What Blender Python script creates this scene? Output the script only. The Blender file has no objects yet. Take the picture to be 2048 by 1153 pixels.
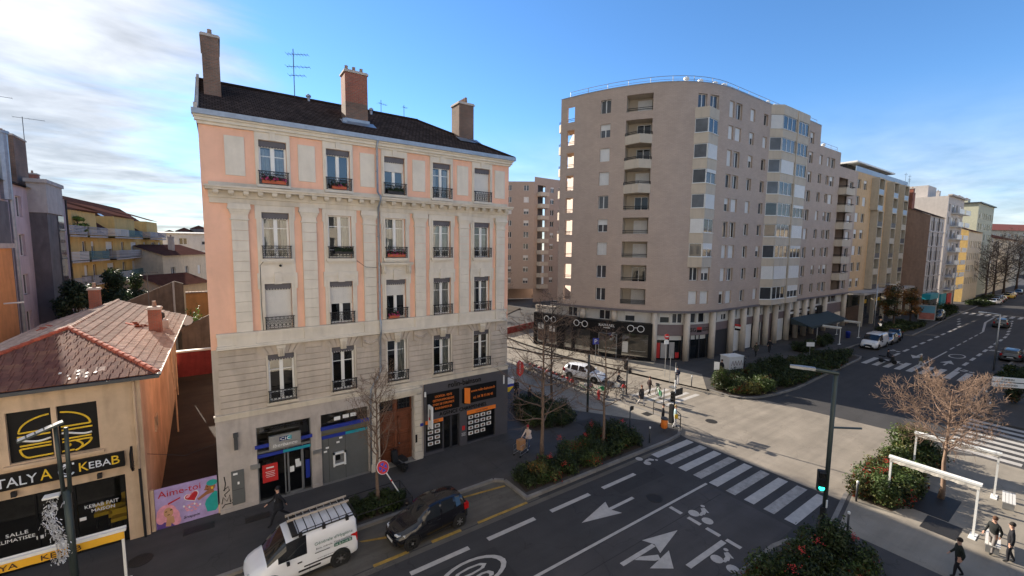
import bpy, bmesh, math, random
from mathutils import Vector, Matrix, Euler
random.seed(11)
R = math.radians
PI = math.pi
S = bpy.context.scene
COL = S.collection
# ------------------------------------------------------------------ camera
cd = bpy.data.cameras.new('camera'); cam = bpy.data.objects.new('camera', cd); COL.objects.link(cam)
cd.sensor_width = 36.0; cd.lens = 847.53 / 2048 * 36.0; cd.clip_start = .05; cd.clip_end = 3000
def cam_axes(yaw, pit, rol):
    fw = Vector((math.sin(yaw)*math.cos(pit), math.cos(yaw)*math.cos(pit), -math.sin(pit)))
    r = Vector((math.cos(yaw), -math.sin(yaw), 0)); u = r.cross(fw)
    return (math.cos(rol)*r + math.sin(rol)*u, -math.sin(rol)*r + math.cos(rol)*u, fw)
cr, cu, cf = cam_axes(.604628, .095984, .010931)
cam.matrix_world = Matrix(((cr.x, cu.x, -cf.x, 0), (cr.y, cu.y, -cf.y, 0), (cr.z, cu.z, -cf.z, 13.0), (0, 0, 0, 1)))
S.camera = cam
S.render.resolution_x = 1024; S.render.resolution_y = 576
# ------------------------------------------------------------------ sky, sun, exposure
SUN_EL = R(24.5); SUN_AZ = math.atan2(-.25, .968)      # azimuth clockwise from +Y
S.view_settings.view_transform = 'Standard'; S.view_settings.look = 'None'; S.view_settings.gamma = 1
S.view_settings.exposure = 1.12
W = bpy.data.worlds.new('World'); S.world = W; W.use_nodes = True
CLOUD = 2.15
def world():
    nt = W.node_tree; N = nt.nodes; L = nt.links; N.clear()
    out = N.new('ShaderNodeOutputWorld'); bg = N.new('ShaderNodeBackground'); bg.inputs['Strength'].default_value = .15
    sky = N.new('ShaderNodeTexSky'); sky.sky_type = 'NISHITA'; sky.sun_disc = False
    sky.sun_elevation = SUN_EL; sky.sun_rotation = SUN_AZ; sky.altitude = 1200; sky.air_density = 1.0; sky.dust_density = .05; sky.ozone_density = 4.0
    tc = N.new('ShaderNodeTexCoord')
    # cirrus: a stretched fractal noise laid on a flat cloud deck (direction / height)
    sep = N.new('ShaderNodeSeparateXYZ'); L.new(tc.outputs['Generated'], sep.inputs[0])
    def m(op, a, b=None, clamp=False):
        n = N.new('ShaderNodeMath'); n.operation = op; n.use_clamp = clamp
        for i, v in enumerate((a, b)):
            if v is None: continue
            if isinstance(v, (int, float)): n.inputs[i].default_value = v
            else: L.new(v, n.inputs[i])
        return n.outputs[0]
    h = m('ADD', m('MAXIMUM', sep.outputs[2], 0.0), .12)
    cx = m('DIVIDE', sep.outputs[0], h); cy = m('DIVIDE', sep.outputs[1], h)
    cmb = N.new('ShaderNodeCombineXYZ'); L.new(cx, cmb.inputs[0]); L.new(cy, cmb.inputs[1])
    def noise(scale, det, rough, dist, off, st=(.45, 1.0), rot=-38):
        mp = N.new('ShaderNodeMapping'); mp.vector_type = 'POINT'; L.new(cmb.outputs[0], mp.inputs[0]); mp.inputs['Location'].default_value = off
        mp.inputs['Rotation'].default_value = (0, 0, R(rot)); mp.inputs['Scale'].default_value = (st[0], st[1], 1)
        n = N.new('ShaderNodeTexNoise'); n.inputs['Scale'].default_value = scale; n.inputs['Detail'].default_value = det
        n.inputs['Roughness'].default_value = rough; n.inputs['Distortion'].default_value = dist
        L.new(mp.outputs[0], n.inputs['Vector']); return n.outputs[0]
    big = noise(.5, 3, .5, .3, (3.1, 1.2, 0)); fine = noise(1.3, 10, .60, .5, (.4, 5.1, 0)); cell = noise(3.4, 6, .55, .2, (2.4, 1.1, 0), (.8, 1.0))
    # the cirrus field covers the western (-X) half of the sky and thins out eastwards
    sd = Vector((math.sin(SUN_AZ)*math.cos(SUN_EL), math.cos(SUN_AZ)*math.cos(SUN_EL), math.sin(SUN_EL)))
    dp = N.new('ShaderNodeVectorMath'); dp.operation = 'DOT_PRODUCT'; L.new(tc.outputs['Generated'], dp.inputs[0]); dp.inputs[1].default_value = sd
    hyp = m('SQRT', m('ADD', m('MULTIPLY', sep.outputs[0], sep.outputs[0]), m('MULTIPLY', sep.outputs[1], sep.outputs[1])))
    near = m('MINIMUM', m('MAXIMUM', m('SUBTRACT', m('MULTIPLY', m('DIVIDE', sep.outputs[0], hyp), -3.0), .06), -.66), .42)
    dens = m('ADD', m('ADD', m('MULTIPLY', m('SUBTRACT', fine, .5), 1.7), m('MULTIPLY', m('SUBTRACT', big, .5), 1.0)), near)
    d = N.new('ShaderNodeMapRange'); d.interpolation_type = 'SMOOTHSTEP'; L.new(dens, d.inputs[0]); d.inputs[1].default_value = -.30; d.inputs[2].default_value = .50
    # low veil of haze and thin cloud near the horizon
    veil = N.new('ShaderNodeMapRange'); veil.interpolation_type = 'SMOOTHSTEP'; L.new(sep.outputs[2], veil.inputs[0]); veil.inputs[1].default_value = .30; veil.inputs[2].default_value = .0
    veil.inputs[3].default_value = 0; veil.inputs[4].default_value = .95
    cov = m('MAXIMUM', m('MULTIPLY', d.outputs[0], .92), m('MULTIPLY', veil.outputs[0], m('ADD', m('MULTIPLY', fine, 1.1), .25)), True)
    # thin ice cloud scatters sunlight forward, so it is brighter around the sun
    fwd = m('POWER', m('MAXIMUM', dp.outputs['Value'], 0.0), 40.0)
    bri = m('ADD', m('MULTIPLY', m('ADD', m('MULTIPLY', cell, 1.7), .12), CLOUD), m('MULTIPLY', fwd, 1.3))
    ccol = N.new('ShaderNodeVectorMath'); ccol.operation = 'SCALE'; ccol.inputs[0].default_value = (.95, .98, 1.02); L.new(bri, ccol.inputs['Scale'])
    hs = N.new('ShaderNodeHueSaturation'); hs.inputs['Saturation'].default_value = 1.12; hs.inputs['Value'].default_value = .76; L.new(sky.outputs[0], hs.inputs['Color'])
    mix = N.new('ShaderNodeMix'); mix.data_type = 'RGBA'
    L.new(cov, mix.inputs['Factor']); L.new(hs.outputs[0], mix.inputs['A']); L.new(ccol.outputs[0], mix.inputs['B'])
    L.new(mix.outputs['Result'], bg.inputs['Color']); L.new(bg.outputs[0], out.inputs['Surface'])
world()
sl = bpy.data.lights.new('sun', 'SUN'); sl.energy = 5.0; sl.angle = R(.53); sl.color = (1, .90, .76)
so = bpy.data.objects.new('sun', sl); COL.objects.link(so)
so.rotation_euler = Vector((math.sin(SUN_AZ)*math.cos(SUN_EL), math.cos(SUN_AZ)*math.cos(SUN_EL), math.sin(SUN_EL))).to_track_quat('Z', 'Y').to_euler()
S.cycles.max_bounces = 6; S.cycles.diffuse_bounces = 3; S.cycles.glossy_bounces = 3; S.cycles.transparent_max_bounces = 8
S.cycles.sample_clamp_indirect = 4.0

# ------------------------------------------------------------------ materials
MATS = {}
def mat(name, col, rough=.8, metal=0.0, var=.12, scale=2.0, bump=0.0, bscale=30.0, spec=.4, streak=0.0, hue=0.0, rnd=0.0, dirt=0.0, coat=0.0):
    """plain procedural surface: world-space noise variation, optional fine relief, vertical streaks, per-object variation"""
    if name in MATS: return MATS[name]
    m = bpy.data.materials.new(name); m.use_nodes = True; nt = m.node_tree; N = nt.nodes; L = nt.links
    b = N['Principled BSDF']; b.inputs['Roughness'].default_value = rough; b.inputs['Metallic'].default_value = metal
    b.inputs['Specular IOR Level'].default_value = spec
    if coat: b.inputs['Coat Weight'].default_value = coat; b.inputs['Coat Roughness'].default_value = .06
    geo = N.new('ShaderNodeNewGeometry')
    n = N.new('ShaderNodeTexNoise'); n.inputs['Scale'].default_value = scale; n.inputs['Detail'].default_value = 7; n.inputs['Roughness'].default_value = .65
    L.new(geo.outputs['Position'], n.inputs['Vector'])
    rp = N.new('ShaderNodeMapRange'); L.new(n.outputs[0], rp.inputs[0]); rp.inputs[1].default_value = .25; rp.inputs[2].default_value = .75
    rp.inputs[3].default_value = 1-var; rp.inputs[4].default_value = 1+var
    cur = rp.outputs[0]
    def mul(a, o):
        q = N.new('ShaderNodeMath'); q.operation = 'MULTIPLY'; L.new(a, q.inputs[0]); L.new(o, q.inputs[1]); return q.outputs[0]
    if streak:
        mp = N.new('ShaderNodeMapping'); mp.inputs['Scale'].default_value = (1.1, 1.1, .22); L.new(geo.outputs['Position'], mp.inputs[0])
        n2 = N.new('ShaderNodeTexNoise'); n2.inputs['Scale'].default_value = 1.4; n2.inputs['Detail'].default_value = 7; n2.inputs['Distortion'].default_value = 1.2; L.new(mp.outputs[0], n2.inputs['Vector'])
        r2 = N.new('ShaderNodeMapRange'); L.new(n2.outputs[0], r2.inputs[0]); r2.inputs[1].default_value = .42; r2.inputs[2].default_value = .75; r2.inputs[3].default_value = 1; r2.inputs[4].default_value = 1-streak
        cur = mul(cur, r2.outputs[0])
    if dirt:
        n4 = N.new('ShaderNodeTexNoise'); n4.inputs['Scale'].default_value = .35; n4.inputs['Detail'].default_value = 4; L.new(geo.outputs['Position'], n4.inputs['Vector'])
        r4 = N.new('ShaderNodeMapRange'); L.new(n4.outputs[0], r4.inputs[0]); r4.inputs[1].default_value = .35; r4.inputs[2].default_value = .7; r4.inputs[3].default_value = 1+dirt*.5; r4.inputs[4].default_value = 1-dirt
        cur = mul(cur, r4.outputs[0])
    if rnd:
        oi = N.new('ShaderNodeObjectInfo'); r3 = N.new('ShaderNodeMapRange'); L.new(oi.outputs['Random'], r3.inputs[0]); r3.inputs[3].default_value = 1-rnd; r3.inputs[4].default_value = 1+rnd
        cur = mul(cur, r3.outputs[0])
    v = N.new('ShaderNodeVectorMath'); v.operation = 'SCALE'; v.inputs[0].default_value = col[:3]; L.new(cur, v.inputs['Scale'])
    src = v.outputs[0]
    if hue:
        hs = N.new('ShaderNodeHueSaturation'); L.new(src, hs.inputs['Color'])
        oi2 = N.new('ShaderNodeObjectInfo'); r5 = N.new('ShaderNodeMapRange'); L.new(oi2.outputs['Random'], r5.inputs[0]); r5.inputs[3].default_value = .5-hue; r5.inputs[4].default_value = .5+hue
        L.new(r5.outputs[0], hs.inputs['Hue']); src = hs.outputs[0]
    L.new(src, b.inputs['Base Color'])
    if bump:
        n3 = N.new('ShaderNodeTexNoise'); n3.inputs['Scale'].default_value = bscale; n3.inputs['Detail'].default_value = 4; L.new(geo.outputs['Position'], n3.inputs['Vector'])
        bp = N.new('ShaderNodeBump'); bp.inputs['Strength'].default_value = bump; bp.inputs['Distance'].default_value = .02; L.new(n3.outputs[0], bp.inputs['Height']); L.new(bp.outputs[0], b.inputs['Normal'])
    MATS[name] = m; return m
def brickmat(name, c1, c2, mortar, bw, bh, msize=.012, rough=.85, bump=.4, var=.15):
    m = bpy.data.materials.new(name); m.use_nodes = True; nt = m.node_tree; N = nt.nodes; L = nt.links
    b = N['Principled BSDF']; b.inputs['Roughness'].default_value = rough
    uv = N.new('ShaderNodeUVMap'); br = N.new('ShaderNodeTexBrick'); L.new(uv.outputs[0], br.inputs['Vector'])
    br.inputs['Scale'].default_value = 1; br.inputs['Brick Width'].default_value = bw; br.inputs['Row Height'].default_value = bh; br.inputs['Mortar Size'].default_value = msize
    br.inputs['Color1'].default_value = (*c1, 1); br.inputs['Color2'].default_value = (*c2, 1); br.inputs['Mortar'].default_value = (*mortar, 1)
    geo = N.new('ShaderNodeNewGeometry'); n = N.new('ShaderNodeTexNoise'); n.inputs['Scale'].default_value = .8; n.inputs['Detail'].default_value = 8; L.new(geo.outputs['Position'], n.inputs['Vector'])
    r = N.new('ShaderNodeMapRange'); L.new(n.outputs[0], r.inputs[0]); r.inputs[1].default_value = .25; r.inputs[2].default_value = .75; r.inputs[3].default_value = 1-var; r.inputs[4].default_value = 1+var
    v = N.new('ShaderNodeVectorMath'); v.operation = 'SCALE'; L.new(br.outputs['Color'], v.inputs[0]); L.new(r.outputs[0], v.inputs['Scale']); L.new(v.outputs[0], b.inputs['Base Color'])
    bp = N.new('ShaderNodeBump'); bp.inputs['Strength'].default_value = bump; bp.inputs['Distance'].default_value = .01; bp.invert = True; L.new(br.outputs['Fac'], bp.inputs['Height']); L.new(bp.outputs[0], b.inputs['Normal'])
    MATS[name] = m; return m
def glassmat(name, tint=(.55, .6, .62), refl=.10):
    """see-through window glass: thin pane, transparent plus mirror reflection growing at grazing angles"""
    m = bpy.data.materials.new(name); m.use_nodes = True; nt = m.node_tree; N = nt.nodes; L = nt.links; N.clear()
    o = N.new('ShaderNodeOutputMaterial'); t = N.new('ShaderNodeBsdfTransparent'); t.inputs[0].default_value = (*tint, 1)
    g = N.new('ShaderNodeBsdfGlossy'); g.inputs['Roughness'].default_value = .015
    lw = N.new('ShaderNodeLayerWeight'); lw.inputs[0].default_value = .35
    r = N.new('ShaderNodeMapRange'); L.new(lw.outputs['Fresnel'], r.inputs[0]); r.inputs[3].default_value = refl; r.inputs[4].default_value = .95
    geo = N.new('ShaderNodeNewGeometry'); n = N.new('ShaderNodeTexNoise'); n.inputs['Scale'].default_value = .9; L.new(geo.outputs['Position'], n.inputs['Vector'])
    bp = N.new('ShaderNodeBump'); bp.inputs['Strength'].default_value = .12; bp.inputs['Distance'].default_value = .03; L.new(n.outputs[0], bp.inputs['Height']); L.new(bp.outputs[0], g.inputs['Normal'])
    mx = N.new('ShaderNodeMixShader'); L.new(r.outputs[0], mx.inputs[0]); L.new(t.outputs[0], mx.inputs[1]); L.new(g.outputs[0], mx.inputs[2]); L.new(mx.outputs[0], o.inputs[0])
    MATS[name] = m; return m
def emit(name, col, s):
    m = bpy.data.materials.new(name); m.use_nodes = True; b = m.node_tree.nodes['Principled BSDF']
    b.inputs['Base Color'].default_value = (*col, 1); b.inputs['Emission Color'].default_value = (*col, 1); b.inputs['Emission Strength'].default_value = s
    MATS[name] = m; return m

# ------------------------------------------------------------------ mesh builder
class MB:
    def __init__(s): s.v = []; s.f = []; s.m = []; s.uv = []; s.has_uv = False
    def face(s, pts, m=0, uv=None):
        i = len(s.v); s.v.extend([tuple(p) for p in pts]); s.f.append(tuple(range(i, i+len(pts)))); s.m.append(m)
        s.uv.append(uv); s.has_uv |= uv is not None
    def idx(s, vs, fs, m=0):
        i = len(s.v); s.v.extend([tuple(p) for p in vs])
        for f in fs: s.f.append(tuple(i+k for k in f)); s.m.append(m); s.uv.append(None)
    def box(s, x0, y0, z0, x1, y1, z1, m=0, M=None):
        vs = [(x0,y0,z0),(x1,y0,z0),(x1,y1,z0),(x0,y1,z0),(x0,y0,z1),(x1,y0,z1),(x1,y1,z1),(x0,y1,z1)]
        if M is not None: vs = [M @ Vector(v) for v in vs]
        s.idx(vs, [(0,3,2,1),(4,5,6,7),(0,1,5,4),(1,2,6,5),(2,3,7,6),(3,0,4,7)], m); return s
    def cbox(s, c, d, m=0, rz=0.0):
        M = Matrix.Translation(c) @ Matrix.Rotation(rz, 4, 'Z')
        return s.box(-d[0]/2, -d[1]/2, -d[2]/2, d[0]/2, d[1]/2, d[2]/2, m, M)
    def prism(s, poly, z0, z1, m=0, M=None, mtop=None):
        n = len(poly); vs = [(p[0], p[1], z0) for p in poly] + [(p[0], p[1], z1) for p in poly]
        if M is not None: vs = [M @ Vector(v) for v in vs]
        s.idx(vs, [tuple(range(n-1, -1, -1))] + [(i, (i+1) % n, n+(i+1) % n, n+i) for i in range(n)], m)
        i = len(s.v)-2*n
        s.f.append(tuple(i+n+k for k in range(n))); s.m.append(m if mtop is None else mtop); s.uv.append(None); return s
    def tube(s, pts, r, n=6, m=0, cap=True):
        pts = [Vector(p) for p in pts]; k = len(pts); rs = r if isinstance(r, (list, tuple)) else [r]*k
        vs = []; up = None
        for i, p in enumerate(pts):
            d = (pts[min(i+1, k-1)] - pts[max(i-1, 0)]).normalized()
            if up is None: up = Vector((0, 0, 1)) if abs(d.z) < .9 else Vector((1, 0, 0))
            a = d.cross(up)
            if a.length < 1e-6: a = d.cross(Vector((0, 1, 0)))
            a.normalize(); b = a.cross(d).normalized(); up = b
            for j in range(n):
                t = 2*PI*j/n; vs.append(p + (a*math.cos(t) + b*math.sin(t))*rs[i])
        fs = [(i*n+j, i*n+(j+1) % n, (i+1)*n+(j+1) % n, (i+1)*n+j) for i in range(k-1) for j in range(n)]
        if cap: fs += [tuple(range(n-1, -1, -1)), tuple((k-1)*n+j for j in range(n))]
        s.idx(vs, fs, m); return s
    def lathe(s, prof, n=12, c=(0, 0, 0), m=0, M=None):
        vs = []
        for r, z in prof:
            for j in range(n):
                t = 2*PI*j/n; p = Vector((c[0]+r*math.cos(t), c[1]+r*math.sin(t), c[2]+z)); vs.append(M @ p if M is not None else p)
        k = len(prof)
        fs = [(i*n+j, i*n+(j+1) % n, (i+1)*n+(j+1) % n, (i+1)*n+j) for i in range(k-1) for j in range(n)]
        fs += [tuple(range(n-1, -1, -1)), tuple((k-1)*n+j for j in range(n))]
        s.idx(vs, fs, m); return s
    def sheet(s, poly, z, m=0): s.face([(p[0], p[1], z) for p in poly], m); return s
    def mesh(s, name, mats, smooth=False):
        me = bpy.data.meshes.new(name); me.from_pydata(s.v, [], s.f)
        for x in (mats if isinstance(mats, (list, tuple)) else [mats]): me.materials.append(MATS[x] if isinstance(x, str) else x)
        me.polygons.foreach_set('material_index', s.m)
        if s.has_uv:
            ul = me.uv_layers.new(name='UVMap'); k = 0
            for f, u in zip(s.f, s.uv):
                for j in range(len(f)): ul.data[k].uv = u[j] if u else (0, 0); k += 1
        if smooth: me.polygons.foreach_set('use_smooth', [True]*len(s.f))
        me.update(); return me
    def build(s, name, mats, parent=None, smooth=False, loc=None, rz=None):
        return put(name, s.mesh(name, mats, smooth), parent, loc, rz)
def put(name, me, parent=None, loc=None, rz=None, rot=None, scale=None):
    o = bpy.data.objects.new(name, me); COL.objects.link(o)
    if parent is not None: o.parent = parent
    if loc is not None: o.location = loc
    if rz is not None: o.rotation_euler = (0, 0, rz)
    if rot is not None: o.rotation_euler = rot
    if scale is not None: o.scale = scale
    return o
def tag(o, label, cat, group=None, kind=None):
    o['label'] = label; o['category'] = cat
    if group: o['group'] = group
    if kind: o['kind'] = kind
    return o
def thing(name, label, cat, loc=(0, 0, 0), rz=0.0, group=None):
    o = bpy.data.objects.new(name, None); COL.objects.link(o); o.location = loc; o.rotation_euler = (0, 0, rz); o.empty_display_size = .2
    return tag(o, label, cat, group)
def struct(name, mb, mats, parent=None):
    o = mb.build(name, mats, parent)
    if parent is None: o['kind'] = 'structure'
    return o
def wpart(name, mb, mats, parent, smooth=False):
    """part whose mesh is written in world coordinates, under a thing that is only translated"""
    o = mb.build(name, mats, parent, smooth); o.location = -parent.location; return o
def dup(root, loc=None, rz=None, label=None, group=None, scale=None, parent=None):
    r = root.copy(); COL.objects.link(r)
    if parent is not None: r.parent = parent
    if loc is not None: r.location = loc
    if rz is not None: r.rotation_euler = (root.rotation_euler[0], root.rotation_euler[1], rz)
    if scale is not None: r.scale = scale if isinstance(scale, (tuple, list)) else (scale,)*3
    if label: r['label'] = label
    if group: r['group'] = group
    for ch in list(root.children): dup(ch, parent=r)
    return r
# text as thin mesh
TXT = {}
def text_mesh(body, mname, w=None, h=None, ext=.01, shear=0.0):
    key = (body, mname, w, h, ext, shear)
    if key in TXT: return TXT[key]
    cu = bpy.data.curves.new('lettering', 'FONT'); cu.body = body; cu.extrude = ext; cu.resolution_u = 2; cu.shear = shear
    o = bpy.data.objects.new('lettering', cu); COL.objects.link(o)
    bpy.context.view_layer.update()
    me = bpy.data.meshes.new_from_object(o.evaluated_get(bpy.context.evaluated_depsgraph_get()))
    bpy.data.objects.remove(o); me.name = 'lettering'
    xs = [v.co.x for v in me.vertices]; ys = [v.co.y for v in me.vertices]
    x0, x1, y0, y1 = min(xs), max(xs), min(ys), max(ys)
    sx = (w/(x1-x0)) if w else None; sy = (h/(y1-y0)) if h else None
    if sx is None: sx = sy
    if sy is None: sy = sx
    for v in me.vertices: v.co.x = (v.co.x-(x0+x1)/2)*sx; v.co.y = (v.co.y-(y0+y1)/2)*sy
    me.materials.clear(); me.materials.append(MATS[mname]); TXT[key] = me; return me
def text(body, mname, parent, loc, w=None, h=None, rz=0.0, ext=.006, shear=0.0, flat=False, name='lettering'):
    """upright lettering facing -Y when rz = 0 (parent-local coordinates); loc is its centre"""
    o = put(name, text_mesh(body, mname, w, h, ext, shear), parent, loc); o.rotation_euler = (0 if flat else PI/2, 0, rz); return o
# wall with rectangular openings: P(u, v, w) -> point, w outwards
def wall(mb, P, u0, u1, v0, v1, holes=(), depth=.2, m=0, mrev=None, ustep=None, vcut=()):
    us = {u0, u1}; vs = {v0, v1, *vcut}
    for a, b, c, d in holes: us |= {max(a, u0), min(b, u1)}; vs |= {max(c, v0), min(d, v1)}
    us = sorted(us); vs = sorted(vs)
    if ustep:
        nu = []
        for a, b in zip(us, us[1:]):
            k = max(1, int(math.ceil((b-a)/ustep))); nu += [a+(b-a)*i/k for i in range(k)]
        us = nu+[us[-1]]
    for a, b in zip(us, us[1:]):
        run = None
        for c, d in list(zip(vs, vs[1:])) + [(None, None)]:
            solid = c is not None and not any(h[0] < (a+b)/2 < h[1] and h[2] < (c+d)/2 < h[3] for h in holes)
            if solid: run = (run[0], d) if run else (c, d)
            elif run:
                q = [(a, run[0]), (b, run[0]), (b, run[1]), (a, run[1])]; mb.face([P(x, y, 0) for x, y in q], m, q); run = None
    r = m if mrev is None else mrev
    for a, b, c, d in holes:
        for (p, q) in (((a, c), (b, c)), ((b, c), (b, d)), ((b, d), (a, d)), ((a, d), (a, c))):
            mb.face([P(*p, 0), P(*q, 0), P(*q, -depth), P(*p, -depth)], r, [(0, 0), (1, 0), (1, depth), (0, depth)])
def PY(Y): return lambda u, v, w: (u, Y-w, v)           # wall facing -Y
def PX(X): return lambda u, v, w: (X+w, u, v)           # wall facing +X
def PXm(X): return lambda u, v, w: (X-w, u, v)          # wall facing -X

# palette
mat('white_paint', (.74, .74, .72), .45, var=.05); mat('cream_trim', (.66, .60, .51), .75, var=.10, scale=1.2, bump=.15, streak=.13)
mat('stone_cream', (.62, .555, .46), .85, var=.14, scale=1.1, bump=.25, streak=.20); mat('rust_stone', (.50, .43, .36), .9, var=.16, scale=1.0, bump=.3, streak=.2, rnd=.05)
mat('pink_stucco', (.80, .47, .335), .9, var=.09, scale=.9, bump=.2, bscale=60, streak=.10, dirt=.06)
mat('grey_render', (.46, .41, .375), .9, var=.16, scale=1.4, bump=.25, streak=.25)
mat('dark_iron', (.022, .022, .025), .5, .3, var=.2); mat('black_plastic', (.008, .008, .009), .5, var=.2, spec=.2); mat('zinc', (.30, .33, .37), .45, .6, var=.2, scale=3)
mat('dark_grey_metal', (.060, .064, .07), .45, .2, var=.15); mat('steel', (.42, .43, .44), .4, .8, var=.15)
mat('anthracite', (.045, .045, .052), .5, var=.12); mat('agency_grey', (.075, .072, .082), .55, var=.12, scale=1)
mat('blind_white', (.62, .60, .56), .6, var=.06); mat('shutter_white', (.70, .69, .67), .55, var=.06, rnd=.06); mat('lambrequin', (.105, .10, .115), .6, var=.2)
mat('orange_sign', (.85, .22, .03), .5, var=.05); mat('red_sign', (.55, .03, .03), .45, var=.06); mat('blue_sign', (.02, .04, .30), .4, var=.06); mat('teal_sign', (.02, .30, .38), .4, var=.05)
mat('yellow_paint', (.80, .52, .03), .5, var=.06); mat('white_sign', (.78, .78, .77), .4, var=.04)
mat('wood_door', (.155, .052, .026), .42, var=.35, scale=3, bump=.2, streak=.35); mat('terracotta', (.40, .10, .05), .85, var=.25)
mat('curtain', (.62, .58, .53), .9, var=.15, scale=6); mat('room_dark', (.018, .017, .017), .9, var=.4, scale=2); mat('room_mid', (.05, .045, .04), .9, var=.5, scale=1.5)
glassmat('clear_glass'); glassmat('shop_glass', (.72, .75, .75), .07)
mat('dark_glass', (.012, .014, .017), .03, var=.4, scale=.6, spec=.6); mat('pane_mid', (.055, .06, .068), .05, var=.5, scale=.7, spec=.7, rnd=.6)
mat('skin', (.50, .29, .21), .6, var=.06); mat('hair_dark', (.025, .018, .014), .7, var=.2)
# ================================================================== GROUND, ROADS, PAVEMENTS
def asphalt(name, col, var=.18, patch=.25, agg=140.0, cracks=.5):
    m = bpy.data.materials.new(name); m.use_nodes = True; nt = m.node_tree; N = nt.nodes; L = nt.links
    b = N['Principled BSDF']; b.inputs['Roughness'].default_value = .86; b.inputs['Specular IOR Level'].default_value = .35
    geo = N.new('ShaderNodeNewGeometry'); pos = geo.outputs['Position']
    def noise(sc, det, lo, hi, mn, mx, src=pos, ro=.6):
        n = N.new('ShaderNodeTexNoise'); n.inputs['Scale'].default_value = sc; n.inputs['Detail'].default_value = det; n.inputs['Roughness'].default_value = ro; L.new(src, n.inputs['Vector'])
        r = N.new('ShaderNodeMapRange'); L.new(n.outputs[0], r.inputs[0]); r.inputs[1].default_value = lo; r.inputs[2].default_value = hi; r.inputs[3].default_value = mn; r.inputs[4].default_value = mx; return r.outputs[0]
    def mul(a, c):
        q = N.new('ShaderNodeMath'); q.operation = 'MULTIPLY'; L.new(a, q.inputs[0]); L.new(c, q.inputs[1]); return q.outputs[0]
    a = mul(noise(agg, 3, .3, .7, 1-var, 1+var), noise(.5, 7, .3, .7, 1-patch*.6, 1+patch*.6))
    mp = N.new('ShaderNodeMapping'); mp.inputs['Scale'].default_value = (.06, 1.3, 1); L.new(pos, mp.inputs[0])
    a = mul(a, noise(1.0, 5, .35, .7, 1+patch*.35, 1-patch*.45, mp.outputs[0]))
    vo = N.new('ShaderNodeTexVoronoi'); vo.feature = 'DISTANCE_TO_EDGE'; vo.inputs['Scale'].default_value = .28
    wn = N.new('ShaderNodeTexNoise'); wn.inputs['Scale'].default_value = .8; wn.inputs['Detail'].default_value = 5; L.new(pos, wn.inputs['Vector'])
    ad = N.new('ShaderNodeVectorMath'); ad.operation = 'MULTIPLY_ADD'; L.new(wn.outputs['Color'], ad.inputs[0]); ad.inputs[1].default_value = (2.2, 2.2, 0); L.new(pos, ad.inputs[2]); L.new(ad.outputs[0], vo.inputs['Vector'])
    cr = N.new('ShaderNodeMapRange'); L.new(vo.outputs[0], cr.inputs[0]); cr.inputs[1].default_value = .0; cr.inputs[2].default_value = .008; cr.inputs[3].default_value = 1-cracks*.55; cr.inputs[4].default_value = 1
    a = mul(a, cr.outputs[0])
    v = N.new('ShaderNodeVectorMath'); v.operation = 'SCALE'; v.inputs[0].default_value = col; L.new(a, v.inputs['Scale']); L.new(v.outputs[0], b.inputs['Base Color'])
    n3 = N.new('ShaderNodeTexNoise'); n3.inputs['Scale'].default_value = 90; L.new(pos, n3.inputs['Vector'])
    bp = N.new('ShaderNodeBump'); bp.inputs['Strength'].default_value = .35; bp.inputs['Distance'].default_value = .006; L.new(n3.outputs[0], bp.inputs['Height']); L.new(bp.outputs[0], b.inputs['Normal'])
    MATS[name] = m
def paintmat(name, col, wear):
    m = bpy.data.materials.new(name); m.use_nodes = True; nt = m.node_tree; N = nt.nodes; L = nt.links
    b = N['Principled BSDF']; b.inputs['Roughness'].default_value = .7; geo = N.new('ShaderNodeNewGeometry')
    n = N.new('ShaderNodeTexNoise'); n.inputs['Scale'].default_value = 2.6; n.inputs['Detail'].default_value = 9; n.inputs['Roughness'].default_value = .72; L.new(geo.outputs['Position'], n.inputs['Vector'])
    r = N.new('ShaderNodeMapRange'); L.new(n.outputs[0], r.inputs[0]); r.inputs[1].default_value = .52-.22*wear; r.inputs[2].default_value = .52+.3*(1-wear)+.1; r.inputs[3].default_value = .0; r.inputs[4].default_value = 1
    mx = N.new('ShaderNodeMix'); mx.data_type = 'RGBA'; L.new(r.outputs[0], mx.inputs['Factor']); mx.inputs['A'].default_value = (*[c*(1-.55*wear) for c in col], 1); mx.inputs['B'].default_value = (*col, 1)
    L.new(mx.outputs['Result'], b.inputs['Base Color']); MATS[name] = m
asphalt('asphalt_road', (.046, .044, .045)); asphalt('asphalt_sunlit', (.225, .195, .16), patch=.3, cracks=.35); asphalt('pavement', (.062, .058, .057), patch=.3, agg=90); asphalt('pavement_sunlit', (.25, .22, .18), patch=.3, agg=90, cracks=.3)  # the two beige tones have the junction's sunshine put into their colour
asphalt('parking_concrete', (.105, .095, .082), patch=.5); asphalt('soil', (.045, .032, .022), patch=.5, cracks=0)
mat('kerb_stone', (.20, .185, .17), .85, var=.22, scale=2, bump=.3, rnd=.12); mat('granite_dark', (.05, .045, .045), .8, var=.2)
paintmat('road_paint', (.52, .49, .46), .5); paintmat('road_paint_worn', (.40, .375, .35), .9); paintmat('parking_yellow', (.42, .26, .05), 1.0); mat('iron_cover', (.035, .033, .032), .6, .4, var=.35, scale=20, bump=.4)

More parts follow.
